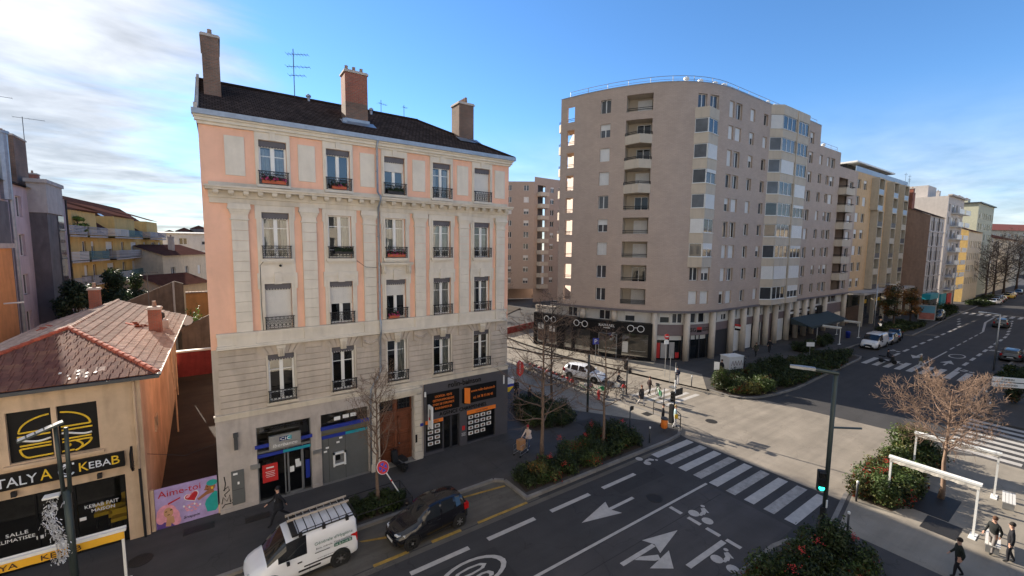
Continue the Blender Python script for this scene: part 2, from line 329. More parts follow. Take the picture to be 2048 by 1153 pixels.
g = MB(); g.sheet([(-900, -900), (1500, -900), (1500, 1500), (-900, 1500)], -.06); struct('ground', g, 'pavement')
av = MB(); av.sheet([(-60, 6.7), (330, 6.7), (330, 17.2), (-60, 17.2)], 0.0); avenue = struct('avenue_road', av, 'asphalt_road')
pk = MB(); pk.sheet([(-60, 16.35), (13.2, 16.35), (13.2, 19.1), (-60, 19.1)], .004); struct('parking_lane', pk, 'parking_concrete')
pk = MB(); pk.sheet([(64.5, 16.9), (87.5, 16.9), (87.5, 20.3), (64.5, 20.3)], .004); struct('parking_lane', pk, 'asphalt_road')
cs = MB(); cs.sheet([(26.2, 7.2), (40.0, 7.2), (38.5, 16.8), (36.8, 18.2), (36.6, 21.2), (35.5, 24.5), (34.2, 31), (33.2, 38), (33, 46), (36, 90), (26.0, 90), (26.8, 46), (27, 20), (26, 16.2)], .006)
struct('cross_street', cs, 'asphalt_sunlit')  # same asphalt as the avenue, sunlight painted in as a paler tone
ss = MB(); ss.sheet([(38.6, 7.25), (48.6, 7.25), (48.4, -40), (38.8, -40)], .003); south = struct('south_street', ss, 'asphalt_road')
def pavement(name, poly, mtop='pavement', kerb=None, z=.13):
    """raised slab; kerb = index range of outline points that carry kerb stones"""
    p = MB(); p.prism(poly, -.05, z); o = struct(name, p, mtop)
    if kerb:
        pts = [Vector((*q, 0)) for q in poly]
        for i in range(*kerb):
            a, b = pts[i], pts[(i+1) % len(pts)]; d = b-a; ln = d.length
            if ln < .3: continue
            vis = ln
            k = max(1, round(ln/ (1.0 if ln < 60 else 4.0))); dn = d.normalized(); ang = math.atan2(dn.y, dn.x); st = ln/k
            key = ('kerb', round(st, 3))
            me = KERB.get(key)
            if me is None:
                me = MB().box(-st/2+.008, -.03, 0, st/2-.008, .16, z+.012).mesh('kerb_stone', 'kerb_stone'); KERB[key] = me
            for j in range(k):
                c = a + d*((j+.5)/k); q = put('kerb_stone', me, o, (c.x, c.y, 0), ang)
    return o
KERB = {}
# pink-building side, round the street corner and up the cross street
arc = [(24.6, 16.55), (25.9, 16.7), (26.9, 17.25), (27.5, 18.2), (27.7, 19.4)]
pavNW = pavement('pavement', [(-50, 18.95), (12.0, 18.95), (12.45, 18.6), (12.5, 16.55)] + arc + [(27.3, 24), (27.0, 46), (26.2, 90), (-50, 90)], kerb=(0, 9))
pavW2 = MB(); pavW2.sheet([(22.6, 24.2), (27.0, 17.9), (27.55, 19.4), (27.1, 24), (26.8, 46), (26.1, 80), (20.5, 80), (21, 46)], .136); struct('pavement_sunlit_strip', pavW2, 'pavement_sunlit')  # overlay on the pavement, its sunlit part painted paler
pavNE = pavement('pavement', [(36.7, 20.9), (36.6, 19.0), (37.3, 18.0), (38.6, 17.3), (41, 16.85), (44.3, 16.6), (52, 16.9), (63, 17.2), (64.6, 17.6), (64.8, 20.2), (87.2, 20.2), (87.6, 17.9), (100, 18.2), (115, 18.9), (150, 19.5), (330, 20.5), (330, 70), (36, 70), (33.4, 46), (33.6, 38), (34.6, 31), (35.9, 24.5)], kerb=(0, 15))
pavE2 = MB(); pavE2.sheet([(36.45, 21.0), (35.65, 24.5), (34.35, 31), (33.4, 38), (33.2, 46), (35.8, 70), (40, 70), (36, 42), (37.5, 34), (40.5, 28.6), (40.6, 24)], .136); struct('pavement_sunlit_strip', pavE2, 'pavement_sunlit')  # overlay brightening the sunlit east pavement by colour
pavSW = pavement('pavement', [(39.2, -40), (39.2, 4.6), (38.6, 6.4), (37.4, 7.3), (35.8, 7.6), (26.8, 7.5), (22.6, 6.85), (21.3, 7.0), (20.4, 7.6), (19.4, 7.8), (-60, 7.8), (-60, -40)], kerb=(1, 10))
pavSW2 = MB(); pavSW2.sheet([(23.2, 6.6), (26.9, 7.2), (35.6, 7.3), (38.9, 4.4), (38.9, -40), (23.2, -40)], .135); struct('pavement_sunlit_strip', pavSW2, 'pavement_sunlit')  # overlay with sunlight put into the south pavement's colour
pavSE = pavement('pavement', [(48.2, -40), (330, -40), (330, 6.9), (62, 6.8), (51, 6.7), (49.3, 6.0), (48.2, 4.4)], kerb=(2, 6))

# ---- road markings, each a thin sheet of paint on the road
def mark(name, polys, mt='road_paint', parent=avenue, z=.010):
    m = MB()
    for i, p in enumerate(polys): m.sheet(p, z+.0012*i)
    return m.build(name, mt, parent)
def rect(x0, y0, x1, y1): return [(x0, y0), (x1, y0), (x1, y1), (x0, y1)]
for i in range(9):
    y = 8.15+i*.965
    mark('crossing_stripe', [rect(22.0, y-.27, 25.85, y+.24)], 'road_paint' if i % 2 == 0 else 'road_paint_worn')
for x in (5.7, 9.3, 12.95, 16.6, 1.9):
    mark('lane_dash', [rect(x, 15.03, x+2.65, 15.27)])
mark('centre_line', [rect(-30, 12.19, 21.8, 12.33)])
def arrow(x, y, d, L=3.7, w=1.1):
    s = d; return [[(x, y-.09), (x+s*(L-1.9), y-.09), (x+s*(L-1.9), y+.09), (x, y+.09)], [(x+s*(L-2.2), y-w/2), (x+s*L, y), (x+s*(L-2.2), y+w/2), (x+s*(L-1.9), y)]]
mark('lane_arrow', arrow(17.3, 13.65, -1))
mark('lane_arrow', [rect(13.1, 10.68, 15.2, 10.88), [(15.0, 11.27), (15.26, 10.79), (15.0, 10.31), (16.95, 10.79)], [(13.75, 10.66), (14.1, 10.66), (14.85, 10.3), (14.7, 10.08), (14.45, 10.14)], [(13.9, 10.0), (15.45, 10.2), (14.7, 9.45)]])
mark('lane_dash', [rect(15.3, 9.05, 18.0, 9.3)])
for y in (11.75, 10.75, 9.8, 8.85): mark('stop_line_dash', [rect(18.1, y-.33, 18.32, y+.33)])
def circle(cx, cy, r, n=14, ex=1.0): return [(cx+r*ex*math.cos(2*PI*k/n), cy+r*math.sin(2*PI*k/n)) for k in range(n)]
def ring(cx, cy, r, w, n=18, ex=1.0):
    a = circle(cx, cy, r, n, ex); b = circle(cx, cy, r-w, n, ex); return [[a[i], a[(i+1) % n], b[(i+1) % n], b[i]] for i in range(n)]
def cyclist_sign(x, y, s=1.0, flip=1, parent=avenue):
    # rider figure drawn with its top towards +X
    f = lambda p: [(x+s*a, y+flip*s*b) for a, b in p]
    polys = [circle(x, y+.34*s*flip, .25*s), circle(x, y-.34*s*flip, .25*s), f([(.30, -.02), (.55, .05), (.72, .30), (.62, .38), (.42, .20), (.22, .18)]), f([(.70, .34), (.55, .0), (.62, -.06), (.80, .28)]), circle(x+.86*s, y+.42*s*flip, .10*s), f([(.28, .16), (.05, .12), (.10, .02), (.34, .02)])]
    return mark('cycle_symbol', polys, parent=parent)
cyclist_sign(18.75, 10.75, 1.05); cyclist_sign(16.7, 8.42, 1.0); cyclist_sign(20.9, 15.85, .9, -1)
# speed circle with figures near the bottom edge
mark('speed_circle', ring(7.8, 13.75, .78, .13, 22, 1.9))
tm = text_mesh('30', 'road_paint', 1.5, .8, .001); o = put('speed_figures', tm, avenue, (7.75, 13.72, .0105)); o.rotation_euler = (0, 0, PI/2); o.scale = (.6, 1.9, 1)
# parking bays, yellow
for x0, x1 in ((-6.0, -3.4), (-.8, .6), (4.6, 6.1), (7.15, 8.6)): mark('bay_line', [rect(x0, 16.28, x1, 16.46)], 'parking_yellow', z=.012)
mark('bay_line', [rect(9.5, 16.30, 12.4, 16.46)], 'parking_yellow', z=.012); mark('bay_line', [[(9.5, 18.7), (9.6, 18.55), (12.3, 18.2), (12.3, 18.35)]], 'parking_yellow', z=.012); mark('bay_line', [[(4.5, 18.2), (4.6, 18.05), (5.6, 17.7), (5.6, 17.85)]], 'parking_yellow', z=.012)
gut = MB(); gut.sheet([(-60, 16.0), (24, 16.0), (24, 16.28), (-60, 16.28)], .006); struct('gutter', gut, 'parking_concrete')
# crossing of the cross street
for i in range(5):
    y = 20.6+i*.78
    mark('crossing_stripe', [[(30.0-.1*i, y), (34.9-.35*i, y+.1), (34.9-.35*i, y+.5), (30.0-.1*i, y+.4)]], z=.012)
# far crossing and lanes of the avenue
for i in range(9):
    y = 8.6+i*.98
    mark('crossing_stripe', [rect(61.2, y-.28, 65.8, y+.25)])
for x in list(range(69, 118, 4)): mark('lane_dash', [rect(x, 15.45+max(0, x-104)*.16, x+2.2, 15.75+max(0, x-104)*.16)])
mark('centre_line', [rect(66.5, 12.35, 78, 12.5)])
for x in range(80, 104, 4): mark('centre_dash', [rect(x, 12.4, x+2.4, 12.55)])
mark('centre_line', [[(103, 12.4), (117, 13.9), (132, 14.2), (132, 14.4), (116.5, 14.15), (102.6, 12.6)]])
for x in range(66, 125, 4): mark('lane_dash', [rect(x, 9.55+max(0, x-100)*.08, x+2.3, 9.85+max(0, x-100)*.08)])
for i in range(11): mark('crossing_stripe', [rect(128.5, 8.6+i*1.1, 133, 9.15+i*1.1)])
mark('lane_arrow', arrow(68.2, 11.0, 1, 3.6, 1.2)); mark('lane_arrow', arrow(73.5, 13.9, -1, 4.2, 1.3)); mark('speed_circle', ring(75.5, 11.1, .75, .14, 20, 2.2))
cyclist_sign(64.6, 14.2, 1.0); cyclist_sign(72.3, 16.3, 1.0); cyclist_sign(84, 8.9, 1.1); cyclist_sign(66.7, 8.9, 1.0)
# crossing of the south street
for i in range(8):
    x = 39.7+i*1.1
    mark('crossing_stripe', [rect(x, 2.6, x+.55, 6.0)], parent=south, z=.010)
asphalt('asphalt_new', (.036, .035, .036), patch=.15)
for q in ([(17.0, 14.2), (20.6, 14.1), (20.8, 15.0), (17.1, 15.0)], [(3.0, 12.9), (9.2, 12.7), (9.3, 14.6), (3.1, 14.7)], [(50, 9.0), (57, 8.8), (57, 11.2), (50.2, 11.3)]): mark('asphalt_patch', [q], 'asphalt_new', z=.0045)
asphalt('asphalt_lane', (.062, .058, .059), patch=.3)
mark('asphalt_patch', [[(-30, 7.85), (21.6, 7.85), (21.8, 12.15), (-30, 12.15)]], 'asphalt_lane', z=.0035)
mark('tar_seam', [[(-30, 11.2), (21.5, 11.25), (21.5, 11.29), (-30, 11.24)]], 'asphalt_new', z=.0052)
# worn patch seam, manhole covers, pavement plates
mh = MB().lathe([(.42, 0), (.42, .009), (.30, .013)], 18).mesh('manhole_cover', 'iron_cover')
for i, (x, y, z, w) in enumerate(((30.2, 16.9, .008, 'on the sunlit junction'), (18.2, 13.0, .002, 'in the avenue lane near the zebra crossing'), (-3.2, 21.8, .133, 'on the pavement below the kebab house'))):
    tag(put('manhole_cover', mh, None, (x, y, z)), 'round iron manhole cover ' + w, 'manhole cover', 'manhole covers')
def plate(x, y, sx, sy, z, lab, rz=0.0):
    b = MB().cbox((0, 0, 0), (sx, sy, .012)); b.cbox((0, 0, .003), (sx-.06, sy-.06, .012)); tag(b.build('cover_plate', 'iron_cover', None, False, (x, y, z), rz), lab, 'cover plate', 'cover plates in the pavement')
plate(-1.3, 22.9, 1.15, .55, .134, 'dark rectangular plate in the pavement before the painted gate'); plate(.95, 22.35, 1.0, .5, .134, 'dark rectangular plate in the pavement before the bank wall')
plate(22.0, 21.6, 1.5, 1.1, .134, 'dark square pit cover in the pavement behind the berry shrubs'); plate(24.4, 20.6, .9, .5, .140, 'lighter square cover on the corner pavement in the shade')
plate(8.3, 22.9, .5, .35, .134, 'small drain cover in front of the wooden door'); plate(29.6, 4.55, 2.9, 1.5, .139, 'dark square tree grate under the sunlit bare tree'); plate(27.3, 3.9, 1.5, 1.2, .139, 'dark square plate beside the awning frame')
plate(27.0, 20.3, .7, .6, .140, 'beige square cover next to the sunlit kerb')
# paving joints in the pavement on the pink side (recessed lines)
for x in (-.2, 2.9, 5.9, 9.4, 12.9, 16.2): 
    j = MB().box(x-.012, 19.2, .1, x+.012, 23.3, .1345); j.build('pavement_joint', 'granite_dark', pavNW)
# ================================================================== WINDOWS (shared)
WIN = {}
def casement(w, h, transom=.74, blind=0.0, valance=True, curtain=0, rail=True, plants=None, val_teeth=True):
    """French casement in local coordinates: x 0..w, z 0..h, y inwards; returns list of (name, mesh, children)"""
    key = ('cas', w, h, transom, blind, valance, curtain, rail)
    if key in WIN: return WIN[key]
    hv = .26 if valance else 0.0
    f = MB(); t = .055
    f.box(0, 0, 0, t, .07, h-hv); f.box(w-t, 0, 0, w, .07, h-hv); f.box(t, 0, h-hv-t, w-t, .07, h-hv); f.box(t, 0, 0, w-t, .07, .09)
    f.box(w/2-.05, -.012, .09, w/2+.05, .068, h-hv-t)
    for x0, x1 in ((t, w/2-.05), (w/2+.05, w-t)):
        f.box(x0, .01, .09, x0+.035, .06, h-hv-t); f.box(x1-.035, .01, .09, x1, .06, h-hv-t)
        if transom: f.box(x0+.035, .015, (h-hv)*transom, x1-.035, .055, (h-hv)*transom+.035); f.box(x0+.035, .015, .42, x1-.035, .055, .45)
    parts = []
    gl = MB(); gl.face([(t, .04, .09), (w-t, .04, .09), (w-t, .04, h-hv-t), (t, .04, h-hv-t)])
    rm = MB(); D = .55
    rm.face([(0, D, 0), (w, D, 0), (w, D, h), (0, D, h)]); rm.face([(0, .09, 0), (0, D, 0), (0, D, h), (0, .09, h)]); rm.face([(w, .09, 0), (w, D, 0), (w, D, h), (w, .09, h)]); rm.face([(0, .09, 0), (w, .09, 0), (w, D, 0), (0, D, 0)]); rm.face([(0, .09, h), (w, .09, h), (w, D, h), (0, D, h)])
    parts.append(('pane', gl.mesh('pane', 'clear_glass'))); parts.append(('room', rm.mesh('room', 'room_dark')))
    if curtain:
        c = MB(); segs = [(t, w*.30), (w*.70, w-t)] if curtain == 1 else [(t, w-t)] if curtain == 2 else [(w*.55, w-t)]
        for a, b in segs:
            k = max(4, int((b-a)/.05)); pts = [(a+(b-a)*i/k, .16+.03*math.sin(i*2.1)) for i in range(k+1)]
            for p, q in zip(pts, pts[1:]): c.face([(p[0], p[1], .1), (q[0], q[1], .1), (q[0], q[1], h-hv-.1), (p[0], p[1], h-hv-.1)])
        parts.append(('curtain', c.mesh('curtain', 'curtain')))
    if blind:
        b = MB(); zb = (h-hv)*(1-blind); n = max(2, int((h-hv-zb)/.055))
        for i in range(n):
            z0 = zb+(h-hv-zb)*i/n; z1 = zb+(h-hv-zb)*(i+1)/n; b.box(.03, -.05, z0+.004, w-.03, -.025, z1)
        b.box(.03, -.055, zb-.03, w-.03, -.02, zb); parts.append(('roller_blind', b.mesh('roller_blind', 'blind_white')))
    if valance:
        v = MB(); v.box(.01, -.10, h-.25, w-.01, -.075, h)
        if val_teeth:
            k = 9
            for i in range(k): x = .03+(w-.06)*(i+.5)/k; v.box(x-.04, -.098, h-.305, x+.04, -.078, h-.25)
        parts.append(('valance', v.mesh('valance', 'lambrequin')))
    WIN[key] = (f.mesh('window', 'white_paint'), parts); return WIN[key]
def put_window(parent, spec, loc, rz=0.0, lab=None):
    me, parts = spec; o = put('window', me, parent, loc, rz)
    for n, q in parts: put(n, q, o)
    if lab: o['label'] = lab
    return o
def railing_mesh(w, h=.62, proj=.16):
    b = MB(); r = .013
    y = -proj
    b.box(-.05, y-.03, h-.035, w+.05, y+.03, h, 0); b.box(-.02, y-.012, .03, w+.02, y+.012, .055); b.box(-.02, y-.012, h-.17, w+.02, y+.012, h-.15)
    for x in (0, w): b.box(x-.02, y-.015, 0, x+.02, y+.015, h-.03); b.box(x-.015, y, h-.06, x+.015, 0.02, h-.035); b.box(x-.012, y, .03, x+.012, .02, .05)
    n = 7
    for i in range(n):
        cx = w*(i+.5)/n; rr = min(w/n/2-.012, .075)
        for zc, R2 in ((.055+ .14, rr), (h-.10, .045), (.36, .05)):
            pts = [(cx+R2*math.cos(2*PI*k/8), y, zc+R2*math.sin(2*PI*k/8)) for k in range(9)]
            b.tube(pts, .011, 4, 0, False)
        if i: b.box(w*i/n-.009, y-.009, .05, w*i/n+.009, y+.009, h-.15)
    return b.mesh('railing', 'dark_iron')

# ================================================================== PINK CORNER BUILDING
YF = 23.6
pink = thing('apartment_building', 'five storey pink and cream apartment house with bank and estate agency at street level', 'building', (7.7, 23.6, 0))
WX = [2.33, 5.28, 8.25, 11.11, 13.90]; WW = 1.16
X0, X1 = -.5, 15.95; YB = 34.6
def wp(name, mb, mt, smooth=False): return wpart(name, mb, mt, pink, smooth)
# main wall with openings
holes = []
for x in WX:
    holes += [(x-WW/2, x+WW/2, 12.32, 14.53), (x-WW/2, x+WW/2, 8.86, 11.10), (x-WW/2, x+WW/2, 15.82, 17.89)]
w = MB(); wall(w, PY(YF), X0, X1, 8.1, 18.6, holes, .28)
for a in ((X1, YF, X1, YB), (X1, YB, X0, YB), (X0, YB, X0, YF)):
    w.face([(a[0], a[1], 0), (a[2], a[3], 0), (a[2], a[3], 18.6), (a[0], a[1], 18.6)])
wp('wall', w, 'pink_stucco')
mz = [(x-WW/2, x+WW/2, 5.2, 7.58) for x in WX]
w = MB(); wall(w, PY(YF), X0, X1, 4.72, 8.1, mz, .3); wp('mezzanine_wall', w, 'rust_stone')
gh = [(1.1, 3.55, .12, 4.03), (4.05, 6.5, .12, 4.02), (7.13, 9.17, .16, 4.13), (9.83, X1-.02, 0.0, 4.66)]
w = MB(); wall(w, PY(YF-.03), X0, X1, 0, 4.72, gh, .45); w.box(X0, YF-.08, 0, 1.08, YF-.03, .32); w.box(3.57, YF-.08, 0, 4.03, YF-.03, .3); wp('ground_floor_wall', w, 'grey_render')
bt = MB(); bt.box(1.08, YF-.12, .1, 3.57, YF+.3, .14); bt.box(4.02, YF-.12, .1, 6.53, YF+.3, .14); wp('shop_sill', bt, 'kerb_stone')
# rusticated stone courses
NC = 10; ch = (8.08-4.98)/NC
piers = [X0+.25] + [e for x in WX for e in (x-WW/2-.10, x+WW/2+.10)] + [X1-.18]
for c in range(NC):
    z0 = 4.98+c*ch; z1 = z0+ch-.035
    for i in range(0, len(piers), 2):
        a, b = piers[i], piers[i+1]
        if c >= NC-2:                       # courses give way to the arch stones
            a2 = a+(.42 if i else 0); b2 = b-(.42 if i+2 < len(piers) else 0)
        else: a2, b2 = a, b
        if b2-a2 < .15: continue
        wp('stone_course', MB().box(a2, YF-.055, z0, b2, YF+.02, z1), 'rust_stone')
    if z1 < 5.2:
        for x in WX: wp('stone_course', MB().box(x-WW/2-.07, YF-.05, z0, x+WW/2+.07, YF+.02, z1), 'rust_stone')
for x in WX:                                # flat arch voussoirs + carved keystone
    ztop = 8.06; zb = 7.60; n = 7; half = WW/2+.10
    for k in range(n):
        if k == n//2: continue
        a = -half+2*half*k/n+.012; b = -half+2*half*(k+1)/n-.012; fan = 1.55
        p = [(x+a, zb), (x+b, zb), (x+b*fan, ztop), (x+a*fan, ztop)]
        m = MB(); m.prism([(q[0], q[1]) for q in p], 0, .085, 0, Matrix.Translation((0, YF+.01, 0)) @ Matrix.Rotation(PI/2, 4, 'X')); wp('arch_stone', m, 'rust_stone')
    ks = MB(); ks.box(x-.14, YF-.19, 7.50, x+.14, YF, 7.72); ks.box(x-.17, YF-.24, 7.72, x+.17, YF, 7.92); ks.box(x-.20, YF-.21, 7.92, x+.20, YF, 8.07)
    for s in (-.08, .0, .08): ks.tube([(x+s, YF-.21, 7.5), (x+s, YF-.25, 7.75), (x+s, YF-.26, 7.9)], .03, 5)
    wp('keystone', ks, 'stone_cream')
    jb = MB(); jb.box(x-WW/2-.08, YF-.035, 5.2, x-WW/2, YF+.02, 7.58); jb.box(x+WW/2, YF-.035, 5.2, x+WW/2+.08, YF+.02, 7.58); jb.box(x-WW/2-.12, YF-.14, 5.06, x+WW/2+.12, YF+.1, 5.2); wp('window_surround', jb, 'stone_cream')
for x in (6.72, 9.68):                      # carved garland panels
    b = MB(); b.box(x-.42, YF-.10, 7.45, x+.42, YF, 7.97)
    for k in range(7):
        t = -1+2*k/6; b.lathe([(.02, -.09), (.075, -.04), (.075, .02), (.02, .07)], 7, (x+t*.32, YF-.11, 7.62+.13*t*t))
    b.box(x-.46, YF-.13, 7.97, x+.46, YF, 8.05); b.box(x-.3, YF-.12, 7.36, x+.3, YF, 7.45); wp('carved_panel', b, 'rust_stone')
# band over the ground floor, string course with dies, sills
b = MB(); b.box(X0-.02, YF-.10, 4.70, 9.80, YF+.02, 4.92); b.box(X0-.05, YF-.16, 4.92, X1+.05, YF+.02, 4.985); b.box(9.80, YF-.10, 4.67, X1+.02, YF+.02, 4.92); wp('string_course', b, 'stone_cream')
b = MB(); b.box(X0+.25, YF-.14, 8.26, X1-.2, YF+.02, 8.70); b.box(X0+.2, YF-.26, 8.10, X1-.15, YF+.02, 8.18); b.box(X0+.22, YF-.20, 8.18, X1-.17, YF+.02, 8.26); b.box(X0+.22, YF-.19, 8.70, X1-.17, YF+.02, 8.85); wp('string_course', b, 'cream_trim')
PX6 = [.86, 3.8, 6.79, 9.70, 12.58, 15.27]
for x in PX6:
    d = MB(); d.box(x-.40, YF-.20, 8.262, x+.40, YF-.1, 8.70); d.box(x-.44, YF-.25, 8.702, x+.44, YF-.1, 8.86); wp('pilaster_pedestal', d, 'cream_trim')
    nb = 11; z0, z1 = 8.86, 14.12; hh = (z1-z0)/nb
    bm = MB().box(-.33, -.13, .006, .33, .02, hh-.006).mesh('stone_block', 'cream_trim')
    for k in range(nb): put('stone_block', bm, pink, (x-7.7, 0, z0+hh*k))
    c = MB(); c.box(x-.335, YF-.135, 14.12, x+.335, YF+.02, 14.40); c.box(x-.38, YF-.17, 14.12, x+.38, YF+.02, 14.18)
    c.box(x-.37, YF-.17, 14.40, x+.37, YF+.02, 14.50); c.box(x-.41, YF-.21, 14.50, x+.41, YF+.02, 14.60); c.box(x-.46, YF-.26, 14.60, x+.46, YF+.02, 14.72); c.box(x-.44, YF-.23, 14.72, x+.44, YF+.02, 14.86); wp('capital', c, 'cream_trim')
for i, x in enumerate(WX):                  # cream surrounds of the two main floors
    s = MB(); P = PY(YF-.05); a, bb = x-WW/2, x+WW/2
    wall(s, P, x-.80, x+.80, 8.86, 14.86, [(a, bb, 12.32, 14.53), (a, bb, 8.87, 11.10)], .05)
    for sx in (-.80, .80): s.face([(x+sx, YF-.05, 8.86), (x+sx, YF, 8.86), (x+sx, YF, 14.86), (x+sx, YF-.05, 14.86)])
    # architrave mouldings
    for z0, z1 in ((12.32, 14.53), (8.87, 11.10)):
        s.box(a-.10, YF-.085, z0, a-.002, YF-.05, z1+.10); s.box(bb+.002, YF-.085, z0, bb+.10, YF-.05, z1+.10); s.box(a-.002, YF-.085, z1+.002, bb+.002, YF-.05, z1+.10)
    for sx in (-1, 1):
        s.box(x+sx*.80-.06, YF-.075, 10.85, x+sx*.80+.06, YF+.0, 11.62); s.box(x+sx*.80-.05, YF-.07, 14.2, x+sx*.80+.05, YF+.0, 14.85)
    s.box(x-.86, YF-.09, 11.40, x+.86, YF-.045, 11.62)
    s.box(x-.16, YF-.13, 11.08, x+.16, YF-.05, 11.64)
    s.box(a-.14, YF-.20, 12.18, bb+.14, YF+.05, 12.32); s.box(a-.08, YF-.14, 12.10, bb+.08, YF-.05, 12.18)
    s.box(x-.58, YF-.065, 11.72, x+.58, YF-.05, 12.02); wp('window_surround', s, 'cream_trim')
    if i == 2:
        e = MB(); e.box(x-.95, YF-.30, 11.96, x+.95, YF-.06, 12.07); e.box(x-.90, YF-.24, 11.90, x+.90, YF-.06, 11.96)
        for sx in (-.72, .72):
            e.box(x+sx-.14, YF-.20, 11.45, x+sx+.14, YF-.06, 11.90); e.tube([(x+sx, YF-.22, 11.48), (x+sx, YF-.27, 11.60), (x+sx, YF-.24, 11.86)], .08, 7)
        wp('window_pediment', e, 'stone_cream')
# big cornice with modillions
b = MB(); b.box(X0+.25, YF-.10, 14.86, X1-.14, YF+.02, 15.10); b.box(X0+.22, YF-.18, 15.10, X1-.12, YF+.02, 15.22); b.box(X0+.12, YF-.55, 15.42, X1-.02, YF+.02, 15.52); b.box(X0+.09, YF-.62, 15.52, X1+.01, YF+.02, 15.60); b.box(X0+.22, YF-.2, 15.22, X1-.12, YF+.02, 15.42); b.box(X0+.25, YF-.08, 15.60, X1-.14, YF+.02, 15.80)
wp('cornice', b, 'stone_cream')
mo = MB().box(-.11, -.5, 0, .11, -.16, .13); mo.box(-.09, -.40, -.06, .09, -.16, 0); mom = mo.mesh('modillion', 'stone_cream')
k = 28
for i in range(k): put('modillion', mom, pink, (X0+.5+(X1-X0-.95)*i/(k-1)-7.7, 0, 15.285))
# attic: cream panels and window frames
for x in (.80, 3.80, 6.77, 9.68, 12.52, 15.23):
    wp('cream_panel', MB().box(x-.385, YF-.045, 16.14, x+.385, YF+.01, 17.90), 'cream_trim')
for x in WX:
    s = MB(); a, bb = x-WW/2+.05, x+WW/2-.05
    wall(s, PY(YF-.06), x-.735, x+.735, 15.80, 18.25, [(x-WW/2, x+WW/2, 15.84, 17.89)], .06)
    for sx in (-.735, .735): s.face([(x+sx, YF-.06, 15.8), (x+sx, YF, 15.8), (x+sx, YF, 18.25), (x+sx, YF-.06, 18.25)])
    a, bb = x-WW/2, x+WW/2
    s.box(a-.09, YF-.09, 15.84, a-.002, YF-.06, 17.98); s.box(bb+.002, YF-.09, 15.84, bb+.09, YF-.06, 17.98); s.box(a-.002, YF-.09, 17.892, bb+.002, YF-.06, 17.98)
    s.box(x-.12, YF-.12, 17.90, x+.12, YF-.06, 18.24); s.box(a-.12, YF-.18, 15.70, bb+.12, YF+.05, 15.835); wp('window_surround', s, 'cream_trim')
# eaves, gutter, roof
b = MB(); b.box(X0-.05, YF-.14, 18.24, X1+.05, YF+.02, 18.36); b.box(X0-.12, YF-.25, 18.36, X1+.12, YF+.02, 18.50); b.box(X0-.16, YF-.34, 18.50, X1+.16, YF+.02, 18.58)
b.box(X1-.0, YF+.02, 18.36, X1+.2, YB, 18.58); wp('eaves_cornice', b, 'cream_trim')
b = MB(); b.box(X0-.2, YF-.46, 18.58, X1+.25, YF-.05, 18.80); b.box(X1-.1, YF-.05, 18.58, X1+.35, YB, 18.80); wp('gutter', b, 'zinc')
def rooftiles(name, c1, c2, rw=.22, rh=.28):
    m = brickmat(name, c1, c2, tuple(q*.35 for q in c1), rw, rh, .02, .9, .9, .28)
rooftiles('slate_tiles', (.085, .060, .050), (.048, .036, .032))
MATS['slate_tiles'].node_tree.nodes['Principled BSDF'].inputs['Specular IOR Level'].default_value = .0
rx0, rx1, re = X0-.1, X1+.25, 11.9; ry0, ry1, ryb = YF-.3, 29.1, YB+.3; rz0, rz1 = 18.78, 21.75
r = MB()
A, B, Cc, D2 = (rx0, ry0, rz0), (rx1, ry0, rz0), (re, ry1, rz1), (rx0, ry1, rz1)
sl_ = math.hypot(ry1-ry0, rz1-rz0)
r.face([A, B, Cc, D2], 0, [(0, 0), (rx1-rx0, 0), (re-rx0, sl_), (0, sl_)])
E2, F2 = (rx1, ryb, rz0), (rx0, ryb, rz0); s2 = math.hypot(rx1-re, rz1-rz0)
r.face([B, E2, Cc], 0, [(0, 0), (ryb-ry0, 0), ((ryb-ry0)/2, s2)])
r.face([E2, F2, D2, Cc], 0, [(0, 0), (rx1-rx0, 0), (rx1-rx0, sl_), (rx1-re, sl_)])
r.face([A, D2, F2], 1)
rf = wp('roof', r, ['slate_tiles', 'grey_render'])
rp = MB(); rp.tube([Cc, D2], .13, 6); rp.tube([B, Cc], .11, 6); rp.build('ridge_tiles', 'slate_tiles', rf)
pr_ = MB(); pr_.box(X0-.12, YF-.35, 18.6, X0+.02, YF+.2, 19.05); pr_.face([(X0-.06, YF-.3, 18.9), (X0-.06, ry1, 22.05), (X0+.05, ry1, 22.05), (X0+.05, YF-.3, 18.9)]); pr_.face([(X0-.06, YF-.3, 18.6), (X0-.06, ry1, 18.6), (X0-.06, ry1, 22.05), (X0-.06, YF-.3, 18.9)]); pr_.face([(X0+.05, YF-.3, 18.6), (X0+.05, ry1, 18.6), (X0+.05, ry1, 22.05), (X0+.05, YF-.3, 18.9)]); pr_.face([(X0-.06, ry1, 22.05), (X0-.06, ryb, 18.8), (X0+.05, ryb, 18.8), (X0+.05, ry1, 22.05)]); wp('gable_parapet', pr_, 'grey_render')
brickmat('chimney_brick', (.20, .105, .075), (.13, .085, .065), (.16, .14, .12), .22, .075, .01, .9, .5, .35); brickmat('chimney_brick_red', (.33, .085, .05), (.25, .075, .05), (.2, .16, .13), .22, .075, .01, .9, .5, .3)
def brickbox(m, x0, y0, z0, x1, y1, z1, mi=0):
    for (a, b_) in (((x0, y0), (x1, y0)), ((x1, y0), (x1, y1)), ((x1, y1), (x0, y1)), ((x0, y1), (x0, y0))):
        l = math.hypot(b_[0]-a[0], b_[1]-a[1]); m.face([(*a, z0), (*b_, z0), (*b_, z1), (*a, z1)], mi, [(0, z0), (l, z0), (l, z1), (0, z1)])
    m.face([(x0, y0, z1), (x1, y0, z1), (x1, y1, z1), (x0, y1, z1)], mi, [(0, 0), (1, 0), (1, 1), (0, 1)])
mat('pot_clay', (.30, .20, .15), .9, var=.3)
